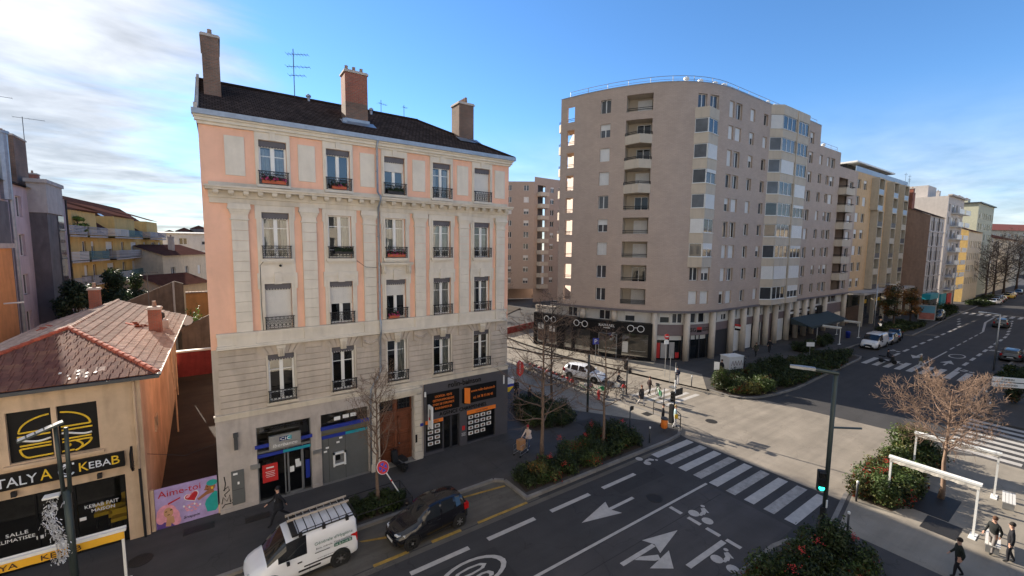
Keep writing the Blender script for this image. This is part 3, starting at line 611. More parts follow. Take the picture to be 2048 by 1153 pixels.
def chimney(parent, x0, y0, x1, y1, z0, z1, pots, mt='chimney_brick', cap='grey_render', world=True, red_top=0.0):
    m = MB(); brickbox(m, x0, y0, z0, x1, y1, z1-red_top)
    if red_top: brickbox(m, x0, y0, z1-red_top, x1, y1, z1, 1)
    o = m.build('chimney', [mt, 'chimney_brick_red'], parent)
    if world: o.location = -parent.location
    c = MB(); c.box(x0-.06, y0-.06, z1, x1+.06, y1+.06, z1+.09); c.box(x0-.02, y0-.02, z1+.09, x1+.02, y1+.02, z1+.15); c.build('chimney_cap', cap, o)
    n = pots; along_y = (y1-y0) > (x1-x0)
    pm = MB().lathe([(.10, 0), (.11, .08), (.085, .30), (.10, .34), (.07, .34)], 8).mesh('chimney_pot', 'pot_clay')
    for i in range(n):
        t = (i+.5)/n; put('chimney_pot', pm, o, ((x0+x1)/2 if along_y else x0+(x1-x0)*t, y0+(y1-y0)*t if along_y else (y0+y1)/2, z1+.14))
    return o
chimney(pink, -.24, 26.2, .46, 28.6, 19.6, 23.0, 3)
chimney(pink, 6.22, 25.6, 7.45, 26.55, 19.4, 22.65, 3, red_top=1.6)
chimney(pink, 13.55, 26.0, 14.65, 27.1, 19.4, 22.45, 5)
fl = MB(); fl.face([(5.9, 24.95, 19.66), (7.75, 24.95, 19.66), (7.75, 25.62, 20.03), (5.9, 25.62, 20.03)]); fl.box(6.15, 25.5, 19.75, 7.52, 25.62, 20.12); fl.box(5.95, 25.2, 19.8, 6.2, 25.3, 20.0); wp('roof_flashing', fl, 'zinc')
fl = MB(); fl.face([(13.3, 25.3, 19.88), (14.9, 25.3, 19.88), (14.9, 26.02, 20.28), (13.3, 26.02, 20.28)]); wp('roof_flashing', fl, 'zinc')
for x, y in ((8.5, 28.5), (4.9, 29.0)):
    v = MB(); v.lathe([(.09, -.3), (.09, .25), (.15, .27), (.15, .36), (.04, .44)], 8, (x, y, 21.65 if y > 28.8 else 21.4)); wp('roof_vent', v, 'zinc')
def antenna(parent, x, y, z0, z1, booms, rz=.3, world=True, lab=None):
    m = MB(); m.tube([(x, y, z0), (x, y, z1)], .025, 5)
    for zb, ln, els in booms:
        d = Vector((math.cos(rz), math.sin(rz), 0)); p = Vector((-d.y, d.x, 0)); c = Vector((x, y, zb))
        m.tube([c-d*ln*.3, c+d*ln*.7], .016, 4)
        for k in range(els):
            q = c-d*ln*.3+d*ln*(k/(els-1)); l = .28-.012*k; m.tube([q-p*l, q+p*l], .008, 3, 0, False)
    o = m.build('antenna', 'dark_grey_metal', parent)
    if world and parent is not None: o.location = -parent.location
    return o
antenna(pink, 4.15, 29.0, 21.5, 24.5, ((24.2, 1.2, 8), (23.5, 1.3, 7), (23.0, .9, 5)), -.5)
# downpipe with bend, cables
b = MB(); b.tube([(7.24, YF-.42, 18.6), (7.24, YF-.22, 18.3), (7.24, YF-.20, 15.9), (7.24, YF-.70, 15.62), (7.24, YF-.68, 15.4), (7.24, YF-.25, 15.05), (7.24, YF-.22, 8.9), (7.24, YF-.34, 8.75), (7.24, YF-.34, 8.15), (7.24, YF-.2, 7.9), (7.22, YF-.16, 5.9), (6.65, YF-.22, 5.0), (6.62, YF-.2, 4.6), (6.62, YF-.12, .2)], .055, 8)
for z in (17, 13.5, 11, 9.5, 7, 6.2): b.lathe([(.07, -.03), (.07, .03)], 8, (7.23, YF-.20 if z > 9 else YF-.17, z))
wp('downpipe', b, 'zinc', True)
b = MB(); b.tube([(1.62, YF-.14, 8.8), (1.58, YF-.1, 10.2), (1.60, YF-.1, 12.0), (1.75, YF-.18, 12.2)], .012, 4); b.tube([(6.05, YF-.2, 12.2), (6.5, YF-.3, 11.85), (7.1, YF-.28, 11.8)], .011, 4); wp('cable', b, 'dark_iron')
b = MB(); b.lathe([(.06, 0), (.06, .05), (.02, .06)], 10, (0, 0, 0), 0, Matrix.Translation((2.45, YF-.08, 11.98)) @ Matrix.Rotation(PI/2, 4, 'X')); wp('vent_hole', b, 'black_plastic')
# windows
rail = railing_mesh(1.20)
spec = {}
CURT = {(0, 0): 2, (1, 0): 0, (2, 0): 0, (3, 0): 1, (0, 1): 1, (1, 1): 3, (2, 1): 2, (3, 1): 2, (4, 1): 3, (3, 2): 2, (4, 2): 1, (1, 2): 0, (2, 2): 0, (0, 3): 0, (1, 3): 0, (2, 3): 3, (3, 3): 3, (4, 3): 0}
BL = {(2, 0): .28, (4, 0): 1.0, (0, 2): 1.0, (1, 2): .46, (2, 2): .32}
NOVAL = {(1, 1), (2, 1), (2, 3)}
for row, (z0, h) in enumerate(((15.84, 2.05), (12.33, 2.20), (8.88, 2.22), (5.2, 2.38))):
    for i, x in enumerate(WX):
        sp = casement(WW, h-(.0 if (i, row) not in NOVAL else .0), .0 if (row == 2 and i in (1, 2)) or row == 0 and i in (1,) else .74, BL.get((i, row), 0), (i, row) not in NOVAL, CURT.get((i, row), 0))
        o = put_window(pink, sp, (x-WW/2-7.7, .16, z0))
        put('railing', rail, o, (-.02, -.20 if row != 1 else -.22, .0))
mat('flower_pink', (.42, .05, .14), .8, var=.4, scale=20); mat('leaf_box', (.02, .035, .012), .8, var=.5, scale=15)
def flowerbox(x, z, red, lab, w=1.0):
    t = thing('flower_box', lab, 'flower box', (x, YF-.16, z), 0, 'flower boxes on window rails')
    MB().box(-w/2, -.09, 0, w/2, .09, .16).build('trough', 'terracotta' if red else 'dark_iron', t)
    m = MB(); rr = random.Random(int(x*100)+int(z))
    for k in range(140):
        c = Vector((rr.uniform(-w/2, w/2), rr.uniform(-.11, .11), .14+abs(rr.gauss(0, .09)))); s = .05
        u = Vector((rr.uniform(-1, 1), rr.uniform(-1, 1), rr.uniform(-1, 1))).normalized()*s; v = u.orthogonal().normalized()*s
        m.face([c-u-v, c+u-v, c+u+v, c-u+v], 1 if red and rr.random() < .35 else 0)
    f = m.build('plants', ['leaf_box', 'flower_pink'], t); return t
flowerbox(WX[0], 15.88, True, 'flower box with pink flowers on the attic window at the left end'); flowerbox(WX[1], 15.88, True, 'flower box with red trough on the second attic window from the left', .7)
flowerbox(WX[1]+.15, 12.55, False, 'bushy dark green window box on the second window of the middle floor', .95); flowerbox(WX[2], 12.38, True, 'red flower trough with a leafy plant on the middle window below the attic'); flowerbox(WX[2]-.2, 8.92, True, 'small red trough on the window under the carved pediment', .6); flowerbox(WX[2], 15.88, False, 'dark flower box on the middle attic window', .9)

# ---- ground floor: bank with ATM, door, agency
mat('alu_grey', (.20, .205, .21), .45, .3, var=.1); mat('panel_grey', (.115, .12, .12), .55, var=.12, scale=1.5)
def room(m, x0, x1, z0, z1, y0, D=2.2, mi=0):
    y1 = y0+D
    m.face([(x0, y1, z0), (x1, y1, z0), (x1, y1, z1), (x0, y1, z1)], mi); m.face([(x0, y0, z0), (x1, y0, z0), (x1, y1, z0), (x0, y1, z0)], mi); m.face([(x0, y0, z1), (x1, y0, z1), (x1, y1, z1), (x0, y1, z1)], mi)
    m.face([(x0, y0, z0), (x0, y1, z0), (x0, y1, z1), (x0, y0, z1)], mi); m.face([(x1, y0, z0), (x1, y1, z0), (x1, y1, z1), (x1, y0, z1)], mi)
mat('interior', (.11, .095, .08), .9, var=.6, scale=1.2)
yg = YF+.12
b = MB(); room(b, 1.1, 3.55, .13, 4.03, yg+.06, 2.4); wp('bank_interior', b, 'interior')
b = MB()
for x in (1.1, 2.28, 2.42, 3.12, 3.5): b.box(x, yg-.05, .13, x+.06, yg+.05, 2.62)
b.box(1.1, yg-.055, 2.62, 3.55, yg+.055, 2.72); b.box(2.28, yg-.05, .13, 3.2, yg+.05, .24); b.box(1.1, yg-.05, 3.97, 3.55, yg+.05, 4.03); b.box(1.1, yg-.045, .13, 1.14, yg+.05, 4.0); b.box(3.51, yg-.045, .13, 3.55, yg+.05, 4.0)
b.box(2.42, yg-.06, .24, 2.50, yg+.0, 2.55); b.box(3.06, yg-.06, .24, 3.14, yg+.0, 2.55); b.box(2.5, yg-.06, 2.47, 3.06, yg, 2.55); wp('shop_front', b, 'alu_grey')
b = MB(); b.face([(1.12, yg, .15), (3.53, yg, .15), (3.53, yg, 4.0), (1.12, yg, 4.0)]); wp('shop_window', b, 'shop_glass')
b = MB(); b.box(1.02, YF-.14, 2.98, 3.6, YF-.05, 3.14); b.box(1.1, yg-.07, 2.40, 3.52, yg-.056, 2.58); wp('fascia_band', b, 'blue_sign')
b = MB(); b.box(2.25, yg-.08, 2.42, 3.52, yg-.07, 2.57); wp('fascia_band', b, 'teal_sign')
b = MB(); b.box(1.62, YF-.24, 2.82, 3.04, YF-.10, 3.50); sgn = wp('shop_sign', b, 'steel')
lc = (-7.7, -23.6, 0)
def ptext(body, mt, x, z, w=None, h=None, y=YF-.26, parent=None, **k): return text(body, mt, pink, (x-7.7, y-23.6, z), w, h, **k)
mat('sign_blue_dark', (.012, .03, .12), .4); 
b = MB(); b.box(2.07, YF-.252, 3.19, 2.34, YF-.24, 3.40); b.box(2.36, YF-.252, 3.19, 2.44, YF-.24, 3.40); wp('logo_plate', b, 'sign_blue_dark')
b = MB(); b.box(2.34, YF-.251, 3.19, 2.36, YF-.24, 3.40); b.box(2.44, YF-.252, 3.19, 2.62, YF-.24, 3.40); wp('logo_plate', b, 'teal_sign')
ptext('CIC', 'white_sign', 2.345, 3.295, .46, .15, YF-.258); ptext('Iberbanco', 'white_sign', 2.33, 3.00, 1.1, .17, YF-.246, shear=.2)
b = MB(); b.box(1.30, yg-.03, 1.05, 1.98, yg-.012, 1.98); wp('poster', b, 'red_sign')
def bars(x, z, w_, n, dz, y, mt='white_sign', h_=.02):
    for k in range(n): wp('printed_line', MB().box(x-w_/2*(1-.12*(k % 2)), y, z-dz*k, x+w_/2*(1-.12*(k % 2)), y+.004, z-dz*k+h_), mt)
bars(1.64, 1.76, .34, 1, .1, yg-.036, h_=.07); bars(1.64, 1.58, .42, 4, .09, yg-.036)
for x, z, w_, h_ in ((2.62, 1.45, .2, .3), (2.92, 1.62, .26, .24), (2.88, 1.82, .2, .2)): b = MB().box(x-w_/2, yg-.085, z-h_/2, x+w_/2, yg-.078, z+h_/2); wp('notice', b, 'white_sign')
b = MB().box(3.26, yg-.07, .75, 3.46, yg-.05, 1.75); wp('opening_hours_panel', b, 'blue_sign')
b = MB().box(3.24, yg-.06, 1.8, 3.48, yg+.02, 2.25); wp('door_intercom', b, 'black_plastic')
for x in (1.0, 3.8): b = MB(); b.box(x-.2 if x < 2 else x-.2, YF-.12, 2.0, x+.2, YF-.03, 2.2); wp('wall_plate', b, 'steel')
b = MB(); b.box(.0, YF-.07, .42, .52, YF-.03, 2.12); wp('meter_cabinet', b, 'panel_grey')
b = MB(); b.box(.08, YF-.075, 1.92, .26, YF-.071, 2.02); b.box(.24, YF-.075, 1.42, .32, YF-.071, 1.55); wp('sticker', b, 'white_sign')
b = MB(); b.box(.02, YF-.075, 1.16, .50, YF-.07, 1.18); wp('cabinet_seam', b, 'anthracite')
b = MB(); b.box(.16, YF-.22, 3.83, .36, YF-.03, 4.0); b.box(.18, YF-.20, 3.2, .34, YF-.03, 3.83); wp('wall_lamp', b, 'dark_grey_metal')
gr = MB()  # tag painted on the wall
for pts in ([(-.28, 1.95), (-.24, 1.6), (-.30, 1.25)], [(-.34, 1.28), (-.14, 1.42), (-.10, 1.22), (-.30, 1.06), (-.26, .95)], [(-.42, .62), (-.36, .95), (-.22, .70), (-.10, 1.0), (-.08, .62), (.04, .80), (.10, .66), (-.02, .55)], [(-.42, .42), (-.30, .56), (-.05, .55)]):
    gr.tube([(x, YF-.034, z) for x, z in pts], .022, 4)
wp('painted_tag', gr, 'black_plastic')
# bay 2
b = MB(); room(b, 4.05, 6.5, .13, 4.02, yg+.06, 2.0); wp('bank_interior', b, 'interior')
b = MB(); b.box(4.05, yg-.03, .13, 6.5, yg+.04, 2.62); b.box(4.05, yg-.05, 2.95, 6.5, yg+.03, 3.2); wp('metal_panel', b, 'panel_grey')
for x in (4.42, 5.28): b = MB(); b.box(x-.006, yg-.034, .13, x+.006, yg-.028, 2.6); wp('panel_joint', b, 'black_plastic')
b = MB(); b.face([(4.07, yg, 2.6), (6.48, yg, 2.6), (6.48, yg, 4.0), (4.07, yg, 4.0)]); wp('shop_window', b, 'shop_glass')
b = MB(); b.box(4.02, YF-.12, 3.18, 6.52, YF-.02, 3.36); b.box(4.06, yg-.06, 2.62, 5.3, yg-.03, 2.80); wp('fascia_band', b, 'blue_sign'); b = MB(); b.box(5.3, yg-.06, 2.62, 6.48, yg-.03, 2.78); wp('fascia_band', b, 'teal_sign')
b = MB(); b.box(4.07, yg-.02, 2.80, 6.48, yg+.01, 3.17); mat('olive_film', (.13, .12, .07), .5); wp('window_film', b, 'olive_film')
atm = thing('cash_machine', 'white framed cash machine set in the grey bank panel', 'cash machine', (4.95, yg-.03, .95))
b = MB(); b.box(-.33, -.10, 0, -.24, .02, .78); b.box(.24, -.10, 0, .33, .02, .78); b.box(-.33, -.10, .68, .33, .02, .78); b.box(-.24, -.12, .06, .24, .02, .14); b.build('surround', 'white_sign', atm)
b = MB(); b.box(-.24, -.02, .14, .24, .02, .68); b.build('face', 'alu_grey', atm); b = MB(); b.box(-.2, -.035, .32, .04, -.015, .6); b.build('screen', 'black_plastic', atm); b = MB()
for i in range(3):
    for j in range(4): b.box(.09+.045*i, -.032, .33+.045*j, .125+.045*i, -.018, .365+.045*j)
b.build('keypad', 'steel', atm)
for x, z in ((4.35, 2.1), (4.9, 2.28), (5.05, 2.5), (4.25, 1.9)): b = MB().box(x-.08, yg-.04, z-.05, x+.08, yg-.032, z+.05); wp('sticker', b, 'white_sign')
for x, z in ((4.9, 3.62), (5.35, 3.65), (5.75, 3.66)): b = MB().box(x-.16, yg-.012, z-.1, x+.16, yg-.006, z+.1); wp('notice', b, 'white_sign')
# wooden carriage door with stone surround
b = MB(); b.box(7.13, YF+.25, .16, 9.17, YF+.32, 4.13); db = wp('door', b, 'wood_door')
def dpart(name, m, mt): o = m.build(name, mt, db); return o
for cx in (7.66, 8.64):
    lf = MB(); lf.box(cx-.48, YF+.20, .18, cx+.48, YF+.25, 3.1); o = dpart('door_leaf', lf, 'wood_door')
    pn = MB()
    for z0, z1 in ((.35, 1.05), (1.2, 1.9), (2.0, 2.95)):
        for q in ((cx-.36, z0, cx+.36, z0+.07), (cx-.36, z1-.07, cx+.36, z1), (cx-.36, z0, cx-.29, z1), (cx+.29, z0, cx+.36, z1)): pn.box(q[0], YF+.165, q[1], q[2], YF+.20, q[3])
        pn.box(cx-.22, YF+.18, z0+.14, cx+.22, YF+.20, z1-.14)
    dpart('door_panel', pn, 'wood_door')
tr = MB(); tr.box(7.15, YF+.16, 3.1, 9.15, YF+.25, 3.26); tr.box(8.07, YF+.15, .18, 8.23, YF+.2, 4.1); dpart('transom', tr, 'wood_door')
gl = MB(); gl.box(7.25, YF+.22, 3.36, 8.0, YF+.245, 4.02); gl.box(8.3, YF+.22, 3.36, 9.05, YF+.245, 4.02); o = dpart('fanlight', gl, 'dark_glass')
gb = MB()
for cx in (7.62, 8.68):
    for k in range(5): gb.box(cx-.32+.16*k-.012, YF+.19, 3.36, cx-.32+.16*k+.012, YF+.215, 4.02)
    gb.box(cx-.38, YF+.188, 3.66, cx+.38, YF+.217, 3.70)
gb.build('grille', 'dark_iron', db)
kn = MB(); kn.lathe([(.02, 0), (.045, .03), (.03, .07)], 8, (0, 0, 0), 0, Matrix.Translation((8.35, YF+.16, 1.3)) @ Matrix.Rotation(PI/2, 4, 'X')); dpart('handle', kn, 'steel')
b = MB(); b.box(6.98, YF-.16, 4.14, 9.35, YF+.2, 4.30); b.box(6.75, YF-.26, 4.30, 9.55, YF+.02, 4.42); b.box(6.7, YF-.32, 4.42, 9.62, YF+.02, 4.58); b.box(6.8, YF-.2, 4.58, 9.52, YF+.02, 4.70); wp('door_lintel', b, 'stone_cream')
for xs in (6.85, 9.40):
    for k in range(9): z = .62+k*.395; b = MB(); b.box(xs-.20, YF-.17, z, xs+.26, YF+.2, z+.37); wp('stone_block', b, 'stone_cream')
    b = MB(); b.box(xs-.25, YF-.24, 0.1, xs+.31, YF+.2, .60); wp('pier_base', b, 'stone_cream')
b = MB(); b.box(7.05, YF-.28, .1, 9.2, YF+.3, .22); wp('door_step', b, 'kerb_stone')
b = MB(); b.box(9.55, YF-.20, 2.15, 9.75, YF-.17, 2.33); wp('house_number', b, 'blue_sign')
b = MB(); b.box(9.24, YF-.18, 1.2, 9.36, YF-.165, 1.7); wp('door_intercom', b, 'black_plastic')
# estate agency front
ya = YF-.08
b = MB(); wall(b, PY(ya), 9.83, X1+.03, .0, 4.68, [(9.95, 11.08, .28, 2.30), (11.14, 12.28, .12, 2.36), (12.82, 14.98, .22, 2.34)], .25); b.face([(X1+.03, ya, 0), (X1+.03, YF+.6, 0), (X1+.03, YF+.6, 4.68), (X1+.03, ya, 4.68)]); b.face([(9.83, ya, 4.68), (X1+.03, ya, 4.68), (X1+.03, YF+.2, 4.68), (9.83, YF+.2, 4.68)]); wp('agency_front', b, 'agency_grey')
b = MB(); b.box(10.02, ya-.06, 2.80, 12.22, ya, 4.03); b.box(12.56, ya-.06, 2.90, 15.02, ya, 4.03); wp('sign_panel', b, 'black_plastic')
b = MB(); room(b, 9.84, 15.9, .1, 2.5, ya+.27, 2.5); wp('agency_interior', b, 'interior')
b = MB(); b.face([(9.95, ya+.14, .28), (11.08, ya+.14, .28), (11.08, ya+.14, 2.3), (9.95, ya+.14, 2.3)]); b.face([(12.82, ya+.14, .22), (14.98, ya+.14, .22), (14.98, ya+.14, 2.34), (12.82, ya+.14, 2.34)]); b.face([(11.14, ya+.2, .12), (12.28, ya+.2, .12), (12.28, ya+.2, 2.36), (11.14, ya+.2, 2.36)]); wp('shop_window', b, 'shop_glass')
b = MB()
for x in (11.14, 11.66, 11.74, 12.22): b.box(x, ya+.15, .12, x+.06, ya+.24, 2.36)
b.box(11.14, ya+.15, 2.3, 12.28, ya+.24, 2.36); b.box(11.2, ya+.15, .12, 12.22, ya+.24, .2); wp('agency_door', b, 'anthracite')
b = MB(); b.box(9.93, ya-.02, 2.12, 11.10, ya+.1, 2.33); b.box(12.80, ya-.02, 2.12, 15.0, ya+.1, 2.38); wp('fascia_band', b, 'orange_sign')
ptext('VENTES', 'anthracite', 10.5, 2.22, .62, .12, ya-.028); ptext('LOCATIONS', 'anthracite', 13.9, 2.25, .9, .12, ya-.028)
ptext('rolin-bainson', 'black_plastic', 12.65, 4.36, 2.35, .36, ya-.02, ext=.02); ptext('AGENCE CHARPENNES', 'black_plastic', 12.55, 2.60, 3.4, .24, ya-.02, ext=.02)
for k, tx in enumerate(('LOCATION - VENTE', 'GESTION IMMOBILIERE', 'SYNDIC DE COPROPRIETE', 'ROLIN BAINSON SA')): ptext(tx, 'orange_sign', 11.12, 3.78-.25*k, 1.15+.3*(k in (1, 2)), .14, ya-.07)
ptext('www.rolin-bainson.fr', 'orange_sign', 13.98, 3.68, 1.85, .18, ya-.07); ptext('tél. 04 78 93 00 45', 'orange_sign', 13.98, 3.22, 1.5, .17, ya-.07)
b = MB(); b.prism([(12.58, 2.98), (12.98, 2.86), (12.98, 3.90), (12.58, 3.98)], 0, .05, 0, Matrix.Translation((0, ya-.06, 0)) @ Matrix.Rotation(PI/2, 4, 'X')); wp('logo_door', b, 'orange_sign')
b = MB(); b.box(12.42, ya-.13, 3.0, 12.50, ya-.06, 3.95); wp('logo_edge', b, 'black_plastic')
fsg = thing('hanging_sign', 'white projecting sign board at the left end of the estate agency', 'sign', (10.1, ya, 2.05))
b = MB(); b.box(-.05, -.66, 0, .05, -.1, 1.35); b.box(-.03, -.1, .95, .03, 0, 1.05); b.build('board', 'white_sign', fsg); b = MB(); b.box(-.056, -.5, .5, -.05, -.32, 1.15); b.build('logo', 'agency_grey', fsg); b = MB(); b.box(-.058, -.42, .45, -.052, -.24, .62); b.build('logo', 'red_sign', fsg)
cardm = MB().box(-.17, 0, -.11, .17, .012, .11).mesh('listing_card', 'white_sign'); mat('photo_print', (.16, .10, .07), .5, var=.7, scale=9)
photo = MB().box(-.10, -.004, -.07, .10, 0, .07).mesh('photo', 'photo_print')
for cx, nx, zz in ((10.3, 2, 4), (13.15, 4, 4)):
    for i in range(nx):
        for j in range(zz):
            if nx == 4 and j == 3 and i > 2: continue
            o = put('listing_card', cardm, pink, (cx+i*.46-7.7, ya+.10-23.6, 1.85-j*.36)); put('photo', photo, o, (0, 0, 0))
bars(12.55, .95, .3, 3, .08, ya-.012)
b = MB(); b.box(12.45, ya-.012, 1.15, 12.65, ya, 1.45); wp('logo', b, 'red_sign')
wp('wall_lamp', MB().box(15.6, ya-.05, 3.7, 15.68, ya, 4.3), 'white_sign'); wp('wall_lamp', MB().box(9.86, ya-.1, 3.9, 9.95, ya, 4.2), 'white_sign')
# neighbour along the cross street, continuing the eaves line behind (throws the long shadow over the junction)
nb = thing('apartment_building', 'tile roofed terrace of houses behind the pink house, only chimney tops showing', 'building', (8, 52, 0))
b = MB()
for a in ((X1, YB+.05, X1, 88), (X1, 88, 1, 88), (1, 88, 1, YB+.05), (1, YB+.05, X1, YB+.05)): b.face([(a[0], a[1], 0), (a[2], a[3], 0), (a[2], a[3], 18.4), (a[0], a[1], 18.4)])
wpart('wall', b, 'grey_render', nb)
b = MB(); b.face([(X1+.3, YB+.4, 18.4), (X1+.3, 88, 18.4), (8.4, 88, 20.9), (8.4, YB+.4, 20.9)], 0, [(0, 0), (53, 0), (53, 8), (0, 8)]); b.face([(.7, YB+.4, 18.4), (8.4, YB+.4, 20.9), (8.4, 88, 20.9), (.7, 88, 18.4)], 0, [(0, 0), (0, 8), (53, 8), (53, 0)]); b.face([(.7, YB+.4, 18.4), (X1+.3, YB+.4, 18.4), (8.4, YB+.4, 20.9)], 0); wpart('roof', b, 'slate_tiles', nb)
chimney(nb, 10.5, 36.5, 11.9, 37.4, 20, 23.55, 5, 'chimney_brick_red'); chimney(nb, 13.6, 40, 15.6, 41, 19, 24.1, 7, 'chimney_brick_red')
antenna(nb, 12.2, 38, 22, 25.6, ((25.3, .8, 5),)); antenna(nb, 15.2, 40.5, 24, 26.4, ((26.2, .5, 4),))
# ================================================================== KEBAB HOUSE
mat('peach_stucco', (.60, .44, .30), .9, var=.14, scale=1.3, bump=.25, streak=.28, dirt=.12); mat('orange_stucco', (.66, .43, .28), .9, var=.2, scale=.8, bump=.25, streak=.22, dirt=.3)
mat('clay_dark', (.15, .065, .045), .9, var=.35, scale=2.5, bump=.35, bscale=25, rnd=.28, hue=.012); mat('clay_light', (.37, .275, .225), .9, var=.45, scale=2.2, bump=.35, bscale=25, rnd=.2); mat('clay_red', (.36, .09, .05), .85, var=.3, scale=5, rnd=.2)
kb = thing('shop_house', 'peach two storey kebab house with hipped clay tile roof', 'house', (-6.5, 23.6, 0))
def kp(name, m, mt, smooth=False): return wpart(name, m, mt, kb, smooth)
KX0, KX1, KYB = -9.6, -3.05, 41.0
b = MB(); wall(b, PY(YF), KX0, KX1, 0, 7.4, [(-6.95, -5.75, 4.5, 6.52), (-5.6, -4.43, 4.48, 6.52), (-9.4, -3.74, .06, 3.15)], .22); kp('front_wall', b, 'peach_stucco')
b = MB(); wall(b, PX(KX1), YF, KYB, 0, 7.4, [(27.2, 27.85, 3.6, 4.2)], .2); b.face([(KX0, KYB, 0), (KX1, KYB, 0), (KX1, KYB, 7.4), (KX0, KYB, 7.4)]); b.face([(KX0, YF, 0), (KX0, KYB, 0), (KX0, KYB, 7.4), (KX0, YF, 7.4)]); kp('side_wall', b, 'orange_stucco')
b = MB(); b.box(KX1-.02, 27.12, 3.52, KX1+.06, 27.93, 3.6); b.box(KX1-.02, 27.12, 4.2, KX1+.06, 27.93, 4.28); b.box(KX1-.02, 27.12, 3.6, KX1+.06, 27.2, 4.2); b.box(KX1-.02, 27.85, 3.6, KX1+.06, 27.93, 4.2); kp('vent_frame', b, 'peach_stucco')
for k in range(5): b = MB(); b.box(KX1-.12, 27.2, 3.64+.11*k, KX1-.02, 27.85, 3.67+.11*k); kp('vent_slat', b, 'dark_iron')
b = MB(); b.box(-7.1, YF-.14, 4.34, -4.3, YF+.03, 4.46); kp('window_sill', b, 'peach_stucco')
b = MB(); b.box(-6.95, YF+.14, 4.5, -5.75, YF+.2, 6.52); b.box(-5.6, YF+.14, 4.48, -4.43, YF+.2, 6.52); bl = kp('window_panel', b, 'black_plastic')
# burger emblem across both panels: golden outlines
lg = MB(); yb = YF+.13
def seg(m, pts, r=.035, clip=None):
    cur = []
    for p in pts:
        ok = (-6.9 < p[0] < -5.79) or (-5.56 < p[0] < -4.48)
        if ok: cur.append((p[0], yb, p[1]))
        if (not ok or p is pts[-1]) and len(cur) > 1: m.tube(cur, r, 5)
        if not ok: cur = []
bx = -5.68
def bez(f, n=40): return [f(i/n) for i in range(n+1)]
seg(lg, bez(lambda t: (bx-1.0*math.cos(PI*t), 5.62+.62*math.sin(PI*t)))); seg(lg, bez(lambda t: (bx-1.0+2*t, 5.62))); seg(lg, bez(lambda t: (bx-1.05+2.1*t, 5.47)))
seg(lg, bez(lambda t: (bx-1.0+2.0*t, 5.10))); seg(lg, bez(lambda t: (bx-1.0+2.0*t, 4.98)))
seg(lg, bez(lambda t: (bx-1.0+.25*(1-math.cos(PI*t/2)), 4.98-.38*math.sin(PI*t/2)))); seg(lg, bez(lambda t: (bx-.78+1.25*t, 4.60))); seg(lg, bez(lambda t: (bx+1.0-.5*t*t, 4.98-.42*t))); seg(lg, bez(lambda t: (bx+.55+.17*math.sin(PI*t), 4.96-.40*t)))
seg(lg, bez(lambda t: (bx+.30-.06*math.sin(2*PI*t), 4.66+.22*t), 12), .05); lg.build('burger_emblem', 'yellow_paint', bl)
wv = MB(); seg(wv, bez(lambda t: (bx-1.02+2.04*t, 5.28+.07*math.sin(t*9.5+2.2))), .04); wv.build('emblem_wave', 'white_sign', bl)
# shop front
b = MB(); room(b, -9.4, -3.74, .06, 3.15, YF+.25, 4.5); kp('shop_interior', b, 'room_mid')
b = MB(); b.face([(-9.4, YF+.16, .06), (-3.74, YF+.16, .06), (-3.74, YF+.16, 3.15), (-9.4, YF+.16, 3.15)]); kp('shop_window', b, 'shop_glass')
b = MB()
for x in (-9.4, -7.6, -6.45, -5.35, -3.80): b.box(x, YF+.1, .06, x+.06, YF+.2, 3.15)
b.box(-9.4, YF+.1, .06, -3.74, YF+.2, .14); b.box(-9.4, YF+.1, 3.07, -3.74, YF+.2, 3.15); kp('shop_front', b, 'black_plastic')
def ktext(body, mt, x, z, w=None, h=None, y=YF+.15, **k): return text(body, mt, kb, (x+6.5, y-23.6, z), w, h, **k)
ktext('KEBAB FAIT', 'white_sign', -4.55, 2.02, 1.05, .15); ktext('MAISON', 'white_sign', -4.52, 1.80, .72, .14); ktext('SALLE', 'white_sign', -7.0, 1.62, .6, .14); ktext('CLIMATISEE', 'white_sign', -7.05, 1.40, 1.05, .14)
for x, z in ((-5.15, 1.55), (-6.4, 1.25)): kp('notice', MB().box(x-.1, YF+.14, z-.07, x+.1, YF+.15, z+.07), 'white_sign')
b = MB(); b.box(-9.2, YF-.13, 3.56, -3.70, YF-.01, 4.20); kp('fascia_sign', b, 'black_plastic')
mat('sign_letter', (.70, .74, .80), .4); 
ktext('NTALY', 'sign_letter', -6.95, 3.86, 1.42, .36, YF-.14, ext=.012); ktext('A', 'yellow_paint', -6.0, 3.90, .32, .42, YF-.14, ext=.012); ktext('A', 'yellow_paint', -7.88, 3.86, .34, .42, YF-.14, ext=.012)
ktext('K', 'yellow_paint', -4.93, 3.90, .28, .36, YF-.14, ext=.012); ktext('EBA', 'sign_letter', -4.45, 3.90, .66, .28, YF-.14, ext=.012); ktext('B', 'yellow_paint', -3.97, 3.92, .25, .36, YF-.14, ext=.012)
b = MB(); pts = [(-5.42+.22*math.cos(t), YF-.15, 3.87+.22*math.sin(t)) for t in [R(60+i*15) for i in range(19)]]; b.tube(pts, .035, 5); b.tube([(-5.4+.14*math.cos(R(60+i*15)), YF-.15, 3.88+.14*math.sin(R(60+i*15))) for i in range(17)], .014, 4)
for k in range(4): b.box(-5.62+.12*k, YF-.15, 4.08, -5.56+.12*k, YF-.135, 4.16)
kp('sign_emblem', b, 'sign_letter')
for x in (-4.5, -6.9): b = MB(); b.box(x-.07, YF-.16, 3.25, x+.07, YF-.02, 3.45); kp('spot_lamp', b, 'dark_iron')
